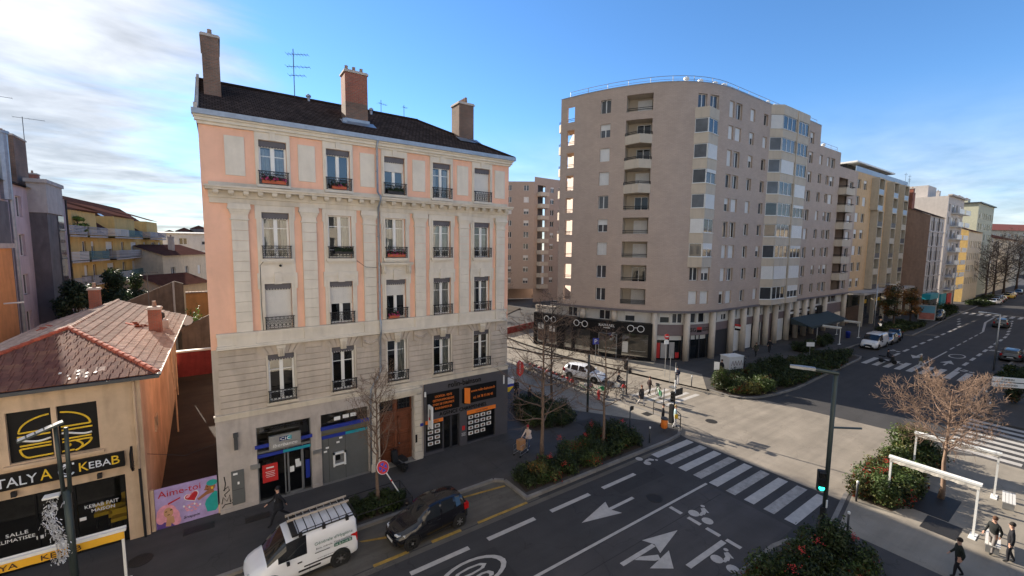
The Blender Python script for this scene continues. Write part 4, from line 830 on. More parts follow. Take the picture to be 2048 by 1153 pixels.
# roof: battens + tiles
ax, ay, ay2, az = -6.15, 28.8, 41.2, 8.85; ex0, ex1, ey, ez = -9.9, -2.4, 23.2, 7.45
b = MB(); A_, B_, T_ = Vector((ex0, ey, ez)), Vector((ex1, ey, ez)), Vector((ax, ay, az)); T2 = Vector((ax, ay2, az)); E1, E0 = Vector((ex1, ay2, ez)), Vector((ex0, ay2, ez))
dn = Vector((0, 0, -.05))
for f in ((A_, B_, T_), (B_, E1, T2, T_), (E0, A_, T_, T2), (E1, E0, T2)): b.face([p+dn for p in f])
b.face([A_+dn, B_+dn, E1+dn, E0+dn]); rk = kp('roof', b, 'clay_dark')
# front slope: single flat tiles
up = (T_-Vector((ax, ey, ez))); sl1 = up.length; up.normalize(); nrm = Vector((1, 0, 0)).cross(up)
tm = MB(); tm.box(-.148, -.02, 0, .148, .40, .022); tm.prism([(-.148, -.03), (-.09, -.03), (-.09, .40), (-.148, .40)], .022, .045); tmesh = tm.mesh('roof_tile', 'clay_dark'); tml = tm.mesh('roof_tile', 'clay_light'); tmw = tm.mesh('roof_tile', 'white_paint')
rows = 16; rh = sl1/rows; rr = random.Random(5)
ang = math.asin(up.z)
for r_ in range(rows):
    t = (r_+.35)/rows; hw = (ex1-ex0)/2*(1-t); cx0 = (ex0+ex1)/2
    n = int(2*hw/.30); off = .15*(r_ % 2)
    for i in range(n):
        x = cx0-hw+.15+off*.0+(2*hw-.3)*(i/(max(1, n-1)))
        if x < -8.1: continue                              # outside the picture
        p = Vector((x, ey, ez))+up*(r_*rh)+nrm*.0
        bright = r_ in (1, 2) and -5.3 < x < -4.2 and rr.random() < .75
        o = put('roof_tile', tmesh if not bright else tml, rk, p+nrm*.012+Vector((rr.uniform(-.008, .008), 0, 0))); o.rotation_euler = (ang+.045+rr.uniform(-.012, .012), 0, rr.uniform(-.012, .012))
# broken tiles showing pale undersides
for i, (x, r_) in enumerate(((-5.2, 1.6), (-4.95, 1.7), (-4.7, 1.75), (-4.45, 1.7), (-5.15, .8), (-4.9, .8), (-4.65, .85), (-5.5, 2.4), (-5.0, 2.5))):
    p = Vector((x, ey, ez))+up*(r_*rh)+nrm*.05; o = put('tile_chip', MB().prism([(-.04, 0), (.05, 0), (.06, .10), (.0, .16), (-.03, .08)], 0, .015).mesh('tile_chip', 'blind_white'), rk, p); o.rotation_euler = (ang, 0, rr.uniform(-.3, .3))
# side slopes: corrugated courses of interlocking tiles
def course(xa, za, xb, zb, y0, y1, mt, side):
    m = MB(); wv_ = .215; n = int((y1-y0)/wv_)
    d = Vector((xb-xa, 0, zb-za)); L_ = d.length; d.normalize(); nn = Vector((-d.z*side*1.0, 0, abs(d.x)))
    nn = Vector((d.z, 0, -d.x)); nn = nn if nn.z > 0 else -nn
    prof = ((0, .0), (.25, .045), (.5, .05), (.75, .02))
    us = [(k+a, h) for k in range(n) for a, h in prof]+[(n, 0)]
    for (ua, ha), (ub, hb) in zip(us, us[1:]):
        k = int(ua); j1 = rr2.uniform(-.012, .012) if ua == k else course.j; course.j = j1
        ya, yb_ = y0+ua*wv_, y0+ub*wv_
        lo1 = Vector((xa, ya, za))-d*.07+nn*(ha+.055+j1); lo2 = Vector((xa, yb_, za))-d*.07+nn*(hb+.055+j1)
        hi1 = Vector((xa, ya, za))+d*L_+nn*(ha+.008); hi2 = Vector((xa, yb_, za))+d*L_+nn*(hb+.008)
        m.face([lo1, lo2, hi2, hi1]); m.face([lo1-nn*.05, lo2-nn*.05, lo2, lo1])
    return m
course.j = 0; rr2 = random.Random(8)
nr = 12
for side, exx in ((1, ex1), (-1, ex0)):
    for r_ in range(nr):
        t0, t1 = r_/nr, (r_+1)/nr
        xa = exx+(ax-exx)*t0; xb = exx+(ax-exx)*t1; za = ez+(az-ez)*t0; zb = ez+(az-ez)*t1
        y0 = ey+(ay-ey)*t1+.05
        o = course(xa, za, xb, zb, y0, ay2, 'clay_light', side).build('tile_course', 'clay_light', rk, True); o['kind'] = 'stuff'
def ridge(p, q, n, mt, r=.12):
    p, q = Vector(p), Vector(q); d = (q-p)/n; L_ = d.length; a = math.atan2(d.y, d.x); pit = math.asin(d.z/L_)
    me = MB(); k = 7
    for i in range(k):
        t0, t1 = PI*i/k, PI*(i+1)/k
        me.face([(0, -r*1.12*math.cos(t0), r*1.12*math.sin(t0)), (0, -r*1.12*math.cos(t1), r*1.12*math.sin(t1)), (L_*1.1, -r*.9*math.cos(t1), r*.9*math.sin(t1)), (L_*1.1, -r*.9*math.cos(t0), r*.9*math.sin(t0))])
        me.face([(0, 0, 0), (0, -r*1.12*math.cos(t1), r*1.12*math.sin(t1)), (0, -r*1.12*math.cos(t0), r*1.12*math.sin(t0))])
    me = me.mesh('ridge_tile', mt)
    for i in range(n):
        o = put('ridge_tile', me, rk, p+d*i+Vector((0, 0, .02))); o.rotation_euler = (0, -pit, a)
ridge(T_, T2, 34, 'clay_light', .11); ridge(B_+Vector((0, 0, .02)), T_, 17, 'clay_red', .12); ridge(A_+Vector((0, 0, .02)), T_, 17, 'clay_red', .12)
b = MB(); b.box(ex0-.05, ey-.14, ez-.16, ex1+.06, ey+.02, ez-.03); b.box(ex1-.02, ey, ez-.10, ex1+.10, ay2, ez-.02); kp('gutter', b, 'dark_grey_metal')
b = MB(); b.box(ex1+.02, ey-.05, ez-.02, ex1+.12, ay2, ez+.06); kp('verge_flashing', b, 'blind_white')
b = MB(); b.tube([(-3.35, YF-.18, 7.35), (-3.25, YF-.1, 7.1), (-3.25, YF-.08, 3.3)], .05, 7); kp('downpipe', b, 'peach_stucco'); b = MB(); b.tube([(-3.25, YF-.08, 3.3), (-3.22, YF-.09, .1)], .05, 7); kp('downpipe', b, 'dark_iron')
b = MB(); b.tube([(KX1+.08, 36, 7.2), (KX1+.08, 36, 4.5), (KX1+.4, 33.5, 3.8), (KX1+.4, 33.5, .1)], .05, 6); b.tube([(KX1+.14, 38.5, 7.2), (KX1+.14, 38.5, 0)], .04, 6); kp('downpipe', b, 'peach_stucco')
chimney(kb, -3.55, 31.9, -2.98, 32.55, 7.5, 9.15, 1, 'chimney_brick_red'); chimney(kb, -7.5, 40.2, -6.95, 40.8, 8.2, 9.75, 1, 'chimney_brick_red')
b = MB(); b.lathe([(.12, 0), (.12, .5), (.22, .55), (.22, .8), (.1, .9)], 10, (-3.2, 34.2, 7.8)); kp('flue_cowl', b, 'dark_iron', True)
b = MB(); b.box(-3.2, 33.6, 7.7, -2.8, 34.0, 8.25); kp('chimney_stub', b, 'grey_render')
antenna(kb, -3.9, 36.0, 7.9, 11.2, ((11.1, .8, 6),), .1)
for i, (x, y) in enumerate(((-4.45, 32.6), (-4.2, 32.9), (-4.0, 32.5), (-4.3, 33.2), (-3.85, 33.1), (-4.1, 32.2))):
    zr = ez+(ex1-x)/3.75*1.4; o = put('loose_tile', MB().box(-.2, -.12, 0, .2, .12, .03).mesh('loose_tile', 'clay_red'), rk, (x, y, zr+.1)); o.rotation_euler = (.1, .35, rr.uniform(0, 3))
for i, (x, y) in enumerate(((-8.2, 33.9), (-8.0, 34.3), (-8.4, 34.4))):
    zr = ez+(x-ex0)/3.75*1.4; o = put('loose_tile', MB().box(-.22, -.12, 0, .22, .12, .03).mesh('loose_tile', 'clay_red'), rk, (x, y, zr+.1)); o.rotation_euler = (.1, -.3, rr.uniform(0, 3))
# hanging lozenge sign
hs = thing('hanging_sign', 'black projecting shop sign on an iron bracket at the corner of the kebab house', 'sign', (-3.42, YF-.05, 3.1))
b = MB(); b.prism([(-.30, .25), (-.62, .55), (-.62, 1.15), (-.30, 1.35)], -.04, .04, 0, Matrix(((0, 0, 1, 0), (1, 0, 0, 0), (0, 1, 0, 0), (0, 0, 0, 1)))); b.build('board', 'black_plastic', hs); b = MB(); b.tube([(0, 0, .2), (0, -.3, .45), (0, 0, .55)], .015, 4); b.tube([(0, 0, .35), (0, -.45, .3)], .012, 4); b.build('bracket', 'dark_iron', hs)
# yellow seats inside
for i, (x, y, z) in enumerate(((-4.35, 25.2, .75), (-4.2, 24.7, .15), (-4.9, 25.6, .75), (-4.1, 26.2, 1.4))):
    t = thing('stool', 'yellow padded stool in the kebab shop window, ' + ('second from the door', 'nearest the glass', 'farthest left', 'deepest in the room')[i], 'stool', (x, y, .06), 0, 'yellow stools inside the kebab shop')
    b = MB(); b.box(-.26, -.2, .62, .26, .2, .78); b.box(-.26, .14, .78, .26, .22, 1.05); b.build('seat', 'yellow_paint', t)
    for sx in (-.2, .2):
        for sy in (-.15, .15): MB().box(sx-.02, sy-.02, 0, sx+.02, sy+.02, .62).build('leg', 'dark_iron', t)
# awning frame in front, folded, with yellow valance
def awning(name, lab, p, q, zt, val_h, vmat, letters=None, posts=(True, True), grp=None, scallop=False, z0=.13, foot=True):
    p, q = Vector((*p, 0)), Vector((*q, 0)); d = q-p; L_ = d.length; rz = math.atan2(d.y, d.x)
    t = thing(name, lab, 'awning', p, rz, grp)
    b = MB(); b.box(-.05, -.07, zt-.10, L_+.05, .07, zt); b.box(-.05, .07, zt-.07, L_+.05, .12, zt+.03); b.build('beam', 'white_paint', t)
    v = MB(); n = max(6, int(L_/.13)); zz_ = [zt-.10-val_h+(.035*abs(math.sin(i*PI/3)) if scallop else 0) for i in range(n+1)]
    for i in range(n): v.face([(L_*i/n, -.05+.012*math.sin(i*1.3), zz_[i]), (L_*(i+1)/n, -.05+.012*math.sin((i+1)*1.3), zz_[i+1]), (L_*(i+1)/n, -.055, zt-.08), (L_*i/n, -.055, zt-.08)])
    v.build('valance', vmat, t)
    for k, x in enumerate((.05, L_-.05)):
        if posts[k]:
            b = MB(); b.box(x-.04, -.04, z0, x+.04, .04, zt-.1); b.build('post', 'white_paint', t)
            b = MB(); b.box(x-.12, -.35, z0, x+.12, .35, z0+.03); b.build('base_plate', 'white_paint', t)
    if letters:
        for tx, x, wd in letters: text(tx, 'awn_letter', t, (x, -.075, zt-.10-val_h/2), wd, val_h*.62)
    return t
mat('awn_letter', (.06, .03, .02), .7); mat('yellow_cloth', (.78, .42, .03), .8, var=.08); mat('white_cloth', (.62, .58, .52), .85, var=.1)
awning('shop_awning', 'folded awning frame with yellow lettered valance in front of the kebab house', (-9.2, 20.55), (-3.40, 20.55), 2.35, .30, 'yellow_cloth', [('KEBAB', 4.15, 1.0), ('ANTALYA', 2.35, 1.5)], (False, True))
# ---- painted gate between kebab house and pink house
gt = thing('gate', 'metal gate painted with a purple street mural, a red heart and two women', 'gate', (-1.7, 23.78, 0))
mat('mural_lilac', (.42, .32, .58), .6, var=.25, scale=2.5); mat('mural_purple', (.12, .06, .28), .6, var=.2); mat('mural_pink', (.75, .32, .40), .6, var=.2, scale=6); mat('mural_skin', (.55, .30, .16), .6); mat('mural_brown', (.33, .13, .06), .6); mat('mural_teal', (.02, .36, .34), .6, var=.15); mat('mural_red', (.50, .02, .03), .5, var=.2, scale=4); mat('mural_white', (.75, .72, .74), .6)
b = MB(); b.box(-1.17, 0, .08, 1.15, .05, 2.02); b.build('gate_leaf', 'mural_lilac', gt)
def mur(name, polys, mt, dy):
    m = MB()
    for i, p in enumerate(polys): m.prism(p, 0, .003, 0, Matrix.Translation((0, -dy-.0005*i, 0)) @ Matrix.Rotation(PI/2, 4, 'X'))
    return m.build(name, mt, gt)
def ell(cx, cz, rx, rz_, n=16, a0=0, a1=2*PI): return [(cx+rx*math.cos(a0+(a1-a0)*i/n), cz+rz_*math.sin(a0+(a1-a0)*i/n)) for i in range(n)]
mur('mural_ground', [[(-1.15, .10), (-.55, .10), (-.5, .32), (-.8, .55), (-1.15, .5)]], 'mural_purple', .002)
mur('mural_hair', [ell(-.78, .80, .36, .42), ell(-1.0, .62, .17, .28), ell(-.52, .58, .20, .34), ell(-.45, .35, .17, .22)], 'mural_pink', .005)
mur('mural_face', [ell(-.72, .82, .17, .24), [(-.85, .2), (-.66, .15), (-.60, .6), (-.78, .62)], [(-.62, .25), (-.52, .3), (-.55, .62), (-.68, .6)]], 'mural_skin', .009)
mur('mural_eye', [ell(-.80, .88, .04, .02), ell(-.62, .92, .045, .025), [(-.76, .72), (-.68, .74), (-.68, .71), (-.76, .69)]], 'black_plastic', .013)
hp = []
for i in range(28):
    t = 2*PI*i/28; hp.append((.16+.0135*16*math.sin(t)**3*1.15, 1.30+.0155*(13*math.cos(t)-5*math.cos(2*t)-2*math.cos(3*t)-math.cos(4*t))))
def rotp(ps, c, a): return [(c[0]+(x-c[0])*math.cos(a)-(z-c[1])*math.sin(a), c[1]+(x-c[0])*math.sin(a)+(z-c[1])*math.cos(a)) for x, z in ps]
hp = rotp(hp, (.16, 1.3), .35); big = [(.16+(x-.16)*1.16, 1.30+(z-1.30)*1.16) for x, z in hp]
mur('mural_heart_edge', [big], 'mural_white', .004); mur('mural_heart', [hp], 'mural_red', .008); mur('mural_heart_shine', [rotp(ell(.02, 1.35, .10, .06), (.02, 1.35), .8), [(.12, 1.42), (.28, 1.52), (.27, 1.57), (.10, 1.48)]], 'mural_pink', .012)
mur('mural_dress', [[(.68, .95), (.62, .75), (.70, .35), (1.02, .32), (1.12, .45), (1.12, 1.25), (1.0, 1.30)]], 'mural_teal', .006)
mur('mural_arm', [[(.34, 1.12), (.40, 1.02), (.72, 1.20), (1.0, 1.25), (.98, 1.42), (.72, 1.38)], ell(.86, 1.55, .20, .20), [(.66, 1.52), (.60, 1.46), (.70, 1.42)]], 'mural_brown', .009)
mur('mural_headscarf', [ell(.93, 1.74, .21, .15), [(.72, 1.70), (1.12, 1.62), (1.1, 1.72), (.75, 1.80)]], 'mural_teal', .013); mur('mural_eye', [ell(.75, 1.58, .025, .02), [(.70, 1.47), (.80, 1.46), (.79, 1.44), (.71, 1.45)]], 'black_plastic', .014); mur('mural_earring', [ell(.93, 1.48, .045, .06)], 'yellow_paint', .015)
mur('mural_dots', [ell(-.12+.14*(i % 4)+.05*(i//4), .88-.13*(i//4)+.03*((i*7) % 3), .05+.012*(i % 3), .045) for i in range(11)], 'mural_pink', .006); mur('mural_sparks', [ell(-.16+.2*i, .92-.1*(i % 2), .035, .05) for i in range(4)], 'mural_white', .010)
text('Aime-toi', 'mural_red', gt, (-.28, -.012, 1.74), 1.55, .30, ext=.003); text('Snappix', 'black_plastic', gt, (.12, -.012, .36), .62, .16, ext=.003, shear=.2)
mur('mural_stroke', [[(-.72, 1.26), (-.28, 1.42), (-.26, 1.36), (-.72, 1.18)]], 'mural_red', .006)
b = MB(); b.box(-1.32, -.06, 0, -1.18, .1, 2.05); b.build('gate_post', 'peach_stucco', gt); b = MB(); b.box(1.13, -.06, 0, 1.25, .1, .55); b.build('gate_stop', 'peach_stucco', gt); b = MB(); b.box(1.13, 0, .55, 1.17, .06, 2.2); b.build('gate_post', 'dark_iron', gt)
# alley behind the gate
b = MB()
for i in range(8):
    y0_, y1_ = 24+2.15*i, 26.15+2.15*i; f_ = lambda y: .005+2.6*max(0, (y-26)/15.2)**1.3
    b.face([(-3.05, y0_, f_(y0_)), (-.5, y0_, f_(y0_)), (-.5, y1_, f_(y1_)), (-3.05, y1_, f_(y1_))])
struct('alley_ground', b, 'soil')
for (rad, x, y) in (): pass
mat('dull_red', (.22, .03, .03), .8, var=.25, streak=.3)
aw = thing('wall', 'low red painted wall with white coping across the end of the alley', 'wall', (-1.7, 41.2, 0))
b = MB(); b.box(-1.35, 0, 0, 1.3, .25, 4.55); b.build('wall_body', 'dull_red', aw); b = MB(); b.box(-1.4, -.08, 4.55, 1.35, .35, 4.68); b.build('coping', 'blind_white', aw)
cb = MB(); cb.tube([(KX1, 24.2, 3.6), (-1.7, 23.9, 3.28), (-.5, 23.75, 3.6)], .012, 4); tag(cb.build('overhead_cable', 'dark_iron'), 'thin black cable sagging between kebab house and pink house', 'cable')

# ================================================================== BACKYARD BUILDINGS ON THE LEFT
mat('lilac_render', (.52, .43, .46), .9, var=.10, scale=.9, bump=.15, streak=.18); mat('concrete_dark', (.13, .12, .125), .85, var=.3, scale=.8, streak=.3); mat('concrete_pale', (.42, .39, .37), .85, var=.15, streak=.2)
mat('yellow_render', (.66, .45, .17), .9, var=.12, scale=.7, streak=.18); mat('roof_brown', (.085, .042, .035), .95, var=.3, scale=1.5, spec=0); mat('cream_render', (.66, .56, .42), .9, var=.12, streak=.15); mat('brown_wall', (.15, .11, .085), .95, var=.35, scale=.8, streak=.4); mat('white_wall', (.60, .58, .55), .9, var=.1, streak=.15)
mat('orange_wall', (.62, .28, .10), .9, var=.12, streak=.2)
MODW = {}
def modwin(w, h, shut=0.0, leaves=2, fr='white_paint', rev=.0, pane='pane_mid'):
    """modern window, local x 0..w, z 0..h, y inwards"""
    key = (round(w, 2), round(h, 2), round(shut, 2), leaves, fr, pane)
    if key in MODW: return MODW[key]
    f = MB(); t = .06
    f.box(0, 0, 0, t, .06, h); f.box(w-t, 0, 0, w, .06, h); f.box(t, 0, 0, w-t, .06, t); f.box(t, 0, h-t, w-t, .06, h)
    for i in range(1, leaves): f.box(w*i/leaves-.05, -.005, t, w*i/leaves+.05, .058, h-t)
    f.box(-.04, -.12, -.05, w+.04, .02, 0)
    parts = [('pane', MB().box(t, .03, t, w-t, .04, h-t).mesh('pane', pane))]
    if shut > .02:
        s = MB(); zb = h*(1-shut); n = max(1, int((h-zb)/.12))
        for i in range(n): s.box(.01, -.05, zb+(h-zb)*i/n+.006, w-.01, -.02, zb+(h-zb)*(i+1)/n)
        parts.append(('shutter', s.mesh('shutter', 'shutter_white')))
    MODW[key] = (f.mesh('window', fr), parts); return MODW[key]
def frame(p, q):
    """wall frame through plan points p -> q, outside on the right-hand side of travel q-p rotated (facing the camera): returns P, rz"""
    p, q = Vector((*p, 0)), Vector((*q, 0)); d = (q-p).normalized(); n = Vector((d.y, -d.x, 0))
    return (lambda u, v, w: tuple(p+d*u+n*w+Vector((0, 0, v)))), math.atan2(d.y, d.x), (q-p).length
def facade(parent, p, q, z0, z1, cols, rows, mt, depth=.18, shut=None, seed=0, leaves=2, fr='white_paint', name='wall', extra=()):
    """wall with a grid of windows; cols = [(u, w)], rows = [(z, h)]"""
    P, rz, L_ = frame(p, q); rg = random.Random(seed); hs_ = [(u, u+w_, z, z+h_) for u, w_ in cols for z, h_ in rows]
    m = MB(); wall(m, P, 0, L_, z0, z1, hs_+list(extra), depth); o = wpart(name, m, mt, parent)
    for u, w_ in cols:
        for z, h_ in rows:
            s = (shut if shut is not None else rg.choice((0, 0, 0, .3, .5, 1.0)))
            pt = Vector(P(u, z, -depth+.02))-parent.location; put_window(parent, modwin(w_, h_, s, leaves if w_ > .8 else 1, fr), pt, rz)
    return P, rz, L_
# lilac block with lift shaft (its wall faces +X: plan points ordered so that the outside is on the right)
lb = thing('apartment_building', 'lilac rendered apartment block with a grey lift shaft at the far left', 'building', (-12.5, 50, 0))
facade(lb, (-12.5, 43.0), (-12.5, 61.0), 0, 17.3, [(5.1, 1.25), (13.8, .8)], [(14.9, 1.6), (11.9, 1.7), (8.9, 1.6), (5.9, 1.7)], 'lilac_render', seed=3, shut=0)
b = MB(); b.face([(-12.5, 43, 0), (-22, 43, 0), (-22, 43, 17.3), (-12.5, 43, 17.3)]); b.face([(-12.5, 61, 0), (-22, 61, 0), (-22, 61, 17.3), (-12.5, 61, 17.3)]); wpart('end_wall', b, 'lilac_render', lb)
b = MB(); b.face([(-12.2, 42.8, 17.3), (-12.2, 61.2, 17.3), (-17, 61.2, 19.6), (-17, 42.8, 19.6)], 0, [(0, 0), (18, 0), (18, 5), (0, 5)]); b.face([(-22, 42.8, 17.3), (-17, 42.8, 19.6), (-17, 61.2, 19.6), (-22, 61.2, 17.3)], 0, [(0, 0), (0, 5), (18, 5), (18, 0)]); b.face([(-12.2, 42.8, 17.3), (-17, 42.8, 19.6), (-22, 42.8, 17.3)]); wpart('roof', b, 'slate_tiles', lb)
b = MB(); b.box(-12.5, 50.8, 0, -11.5, 55.0, 15.4); wpart('lift_shaft', b, 'concrete_dark', lb); b = MB(); b.box(-12.5, 50.7, 15.4, -11.4, 55.1, 17.8); b.box(-12.6, 50.5, 17.8, -11.3, 55.3, 18.1); wpart('lift_head', b, 'concrete_pale', lb)
b = MB(); b.box(-11.5, 53.4, 2, -11.42, 55.0, 15.3); wpart('lift_glazing', b, 'pane_mid', lb)
for z in (5.5, 8.5, 11.5, 14): b = MB(); b.box(-11.42, 53.4, z, -11.36, 55.0, z+.12); wpart('glazing_bar', b, 'dark_grey_metal', lb)
chimney(lb, -14.2, 50.5, -12.9, 53.2, 17, 21.3, 6, 'chimney_brick'); antenna(lb, -13.8, 50.2, 20, 24.2, ((24.1, 1.6, 3),), .1); antenna(lb, -13.0, 53.4, 20, 23.4, ((23.3, 1.8, 3),), .1)
b = MB(); b.tube([(-12.2, 46.2, 17.2), (-12.2, 46.2, 0)], .14, 8); wpart('downpipe', b, 'zinc', lb); b = MB(); b.tube([(-12.35, 60.6, 17.2), (-12.35, 60.6, 0)], .08, 8); wpart('downpipe', b, 'dark_iron', lb); b = MB(); b.tube([(-12.3, 45.8, 16), (-12.3, 45.9, 20.6)], .32, 10); b.lathe([(.4, 0), (.4, .2)], 10, (-12.3, 45.9, 20.6)); wpart('flue', b, 'zinc', lb); b = MB(); b.box(-12.5, 43.2, 0, -12.1, 45.2, 15.8); wpart('service_shaft', b, 'concrete_dark', lb)
ob = thing('house', 'orange rendered house end cut by the left edge of the picture', 'house', (-12, 38, 0))
b = MB(); b.box(-16, 36.8, 0, -10.75, 40, 12.6); wpart('wall', b, 'orange_wall', ob); b = MB(); b.box(-16, 36.6, 12.6, -10.65, 40.2, 12.9); wpart('roof_slab', b, 'concrete_pale', ob); b = MB(); b.tube([(-10.75, 38.0, 9.3), (-9.9, 37.9, 9.35)], .05, 6); wpart('wall_arm', b, 'white_paint', ob)
# yellow block with balconies
yb_ = thing('apartment_building', 'yellow apartment block with grey balconies and a dark mansard roof behind the kebab house', 'building', (-12, 80, 0))
YP, YQ = (-14.9, 57.5), (-8.6, 103.5)
rowsY = [(2.6+2.85*k, 2.0) for k in range(4)]
P, rz, L_ = facade(yb_, YP, YQ, 0, 14.3, [(3.4, 1.5), (7.2, 2.6), (12.6, 1.0), (15.0, 1.0), (19.5, 2.4), (25.0, 1.2), (29.0, 2.6), (35.0, 1.2), (39.0, 2.6), (43.5, 1.2)], rowsY, 'yellow_render', seed=6, fr='white_paint')
b = MB(); q0 = P(0, 0, 0); q1 = P(0, 0, -12); b.face([q0, q1, (q1[0], q1[1], 14.3), (q0[0], q0[1], 14.3)]); b.face([(q0[0], q0[1], 14.3), (q1[0], q1[1], 14.3), tuple(Vector(P(0, 19.2, -6)))]); q2 = P(L_, 0, 0); q3 = P(L_, 0, -12); b.face([q2, q3, (q3[0], q3[1], 14.3), (q2[0], q2[1], 14.3)]); wpart('end_wall', b, 'yellow_render', yb_)
b = MB(); b.face([P(-.3, 14.2, .4), P(L_+.4, 14.2, .4), P(L_+.4, 19.2, -6), P(-.3, 19.6, -6)], 0, [(0, 0), (46, 0), (46, 8), (0, 8)]); b.face([P(-.3, 14.2, -12.4), P(-.3, 19.6, -6), P(L_+.4, 19.2, -6), P(L_+.4, 14.2, -12.4)], 0, [(0, 0), (0, 8), (46, 8), (46, 0)]); wpart('roof', b, 'roof_brown', yb_)
for u in (8, 13, 21, 27, 33): b = MB(); b.face([P(u, 16.2, -1.75), P(u+1.5, 16.2, -1.75), P(u+1.5, 17.2, -3.0), P(u, 17.2, -3.0)]); wpart('skylight', b, 'pane_mid', yb_)
for u0_, u1_ in ((9.5, 16), (22, 30), (36, 42)):
    b = MB(); b.face([P(u0_, 14.2, .35), P(u1_, 14.2, .35), P(u1_, 16.6, .3), P(u0_, 16.6, .3)]); b.face([P(u0_, 14.2, .35), P(u0_, 16.6, .3), P(u0_, 16.6, -3)]); b.face([P(u1_, 14.2, .35), P(u1_, 16.6, .3), P(u1_, 16.6, -3)]); wpart('dormer', b, 'yellow_render', yb_); b = MB(); b.face([P(u0_-.2, 16.75, .7), P(u1_+.2, 16.75, .7), P(u1_+.2, 18.4, -4.4), P(u0_-.2, 18.4, -4.4)]); wpart('dormer_roof', b, 'roof_brown', yb_)
mat('balcony_grey', (.30, .29, .30), .7, var=.15, rnd=.3); mat('balcony_teal', (.05, .14, .16), .7); mat('balcony_white', (.55, .53, .5), .7)
bi = 0
for z in (2.4, 5.25, 8.1, 10.95, 13.8):
    for u0_, u1_, pr2 in ((6.4, 10.6, 1.2), (11.8, 17.2, 1.0), (18.2, 23.5, 1.4), (24.2, 31.0, 1.0), (33.5, 38, 1.3), (38.3, 44.5, 1.0)):
        if z > 13 and u0_ < 6: continue
        b = MB(); b.face([P(u0_, z, 0), P(u1_, z, 0), P(u1_, z, pr2), P(u0_, z, pr2)]); b.face([P(u0_, z, pr2), P(u1_, z, pr2), P(u1_, z-.18, pr2), P(u0_, z-.18, pr2)]); b.face([P(u0_, z-.18, 0), P(u1_, z-.18, 0), P(u1_, z-.18, pr2), P(u0_, z-.18, pr2)]); sb = wpart('balcony', b, 'concrete_pale', yb_)
        for k in range(6):
            zz_ = z+.12+.16*k; b = MB(); b.face([P(u0_, zz_, pr2), P(u1_, zz_, pr2), P(u1_, zz_+.12, pr2), P(u0_, zz_+.12, pr2)]); b.face([P(u0_, zz_, 0), P(u0_, zz_, pr2), P(u0_, zz_+.12, pr2), P(u0_, zz_+.12, 0)]); b.build('balcony_slat', ('balcony_grey', 'balcony_grey', 'balcony_white', 'balcony_teal')[bi % 4], sb)
        bi += 1
    b = MB(); a0, a1 = P(10.8, z-2.3, .25), P(11.5, z-2.3, .25)
chimney(yb_, -17.5, 71, -16.6, 72, 17.5, 20.6, 1, 'chimney_brick_red')
# far cream houses and roofs
def house(lab, p, q, zt, depth, ridge_h, wm, rm, cols, rows, seed=0, name='house', shut=None):
    t = thing(name, lab, 'house', (p[0], p[1], 0)); P, rz, L_ = facade(t, p, q, 0, zt, cols, rows, wm, seed=seed, shut=shut)
    b = MB()
    for u in (0, L_):
        a, c = P(u, 0, 0), P(u, 0, -depth); top = P(u, zt+ridge_h, -depth/2); b.face([a, c, (c[0], c[1], zt), top, (a[0], a[1], zt)])
    a, c = P(0, 0, -depth), P(L_, 0, -depth); b.face([a, c, (c[0], c[1], zt), (a[0], a[1], zt)]); wpart('end_wall', b, wm, t)
    b = MB(); b.face([P(-.4, zt-.1, .5), P(L_+.4, zt-.1, .5), P(L_+.4, zt+ridge_h, -depth/2), P(-.4, zt+ridge_h, -depth/2)], 0, [(0, 0), (L_, 0), (L_, 6), (0, 6)]); b.face([P(-.4, zt-.1, -depth-.5), P(-.4, zt+ridge_h, -depth/2), P(L_+.4, zt+ridge_h, -depth/2), P(L_+.4, zt-.1, -depth-.5)], 0, [(0, 0), (0, 6), (L_, 6), (L_, 0)]); wpart('roof', b, rm, t); return t
h1 = house('cream gabled house with dark roof between the yellow block and the pink house', (-7.3, 86), (-2.0, 98), 11.2, 9, 1.6, 'cream_render', 'roof_brown', [(2, 1.2), (6, 1.0), (10, 1.0)], [(4.5, 1.6), (7.6, 1.6)], 2); chimney(h1, -7.0, 92, -6.2, 93, 11.5, 14.0, 2, 'grey_render')
h2 = house('white flat roofed block with a red panel at the far left background', (-13, 118), (8, 116), 15.3, 10, .3, 'white_wall', 'concrete_pale', [(2, 2), (6, 1.4), (10, 2.4), (14, 1.4)], [(4, 1.6), (7, 1.6), (10, 1.6), (12.8, 1.4)], 4)
b = MB(); b.box(-1.2, 116.0, 12.2, .9, 116.4, 14.0); wpart('red_panel', b, 'red_sign', h2)
h3 = house('small cream shed house with dark lean-to roof behind the brown yard wall', (-6.2, 72), (-1.6, 78), 7.4, 7, 1.3, 'cream_render', 'roof_brown', [(2.0, 1.0)], [(4.0, 1.5)], 1)
for i in range(9):
    x = -12+i*3.6; b = MB(); h_ = 16.0+1.6*((i*37) % 5)/4
    t = thing('house', 'distant dark roof on the left skyline, ' + ('first', 'second', 'third', 'fourth', 'fifth', 'sixth', 'seventh', 'eighth', 'ninth')[i] + ' from the yellow block', 'house', (x, 165, 0), 0, 'distant roofs on the left skyline'); b.box(-2.2, 0, 0, 2.2, 6, h_); b.build('wall', 'concrete_dark', t); b = MB(); b.prism([(-2.4, 0), (2.4, 0), (0, 1.1)], -6, 0, 0, Matrix.Translation((0, 0, h_)) @ Matrix.Rotation(PI/2, 4, 'X')); b.build('roof', 'roof_brown', t)
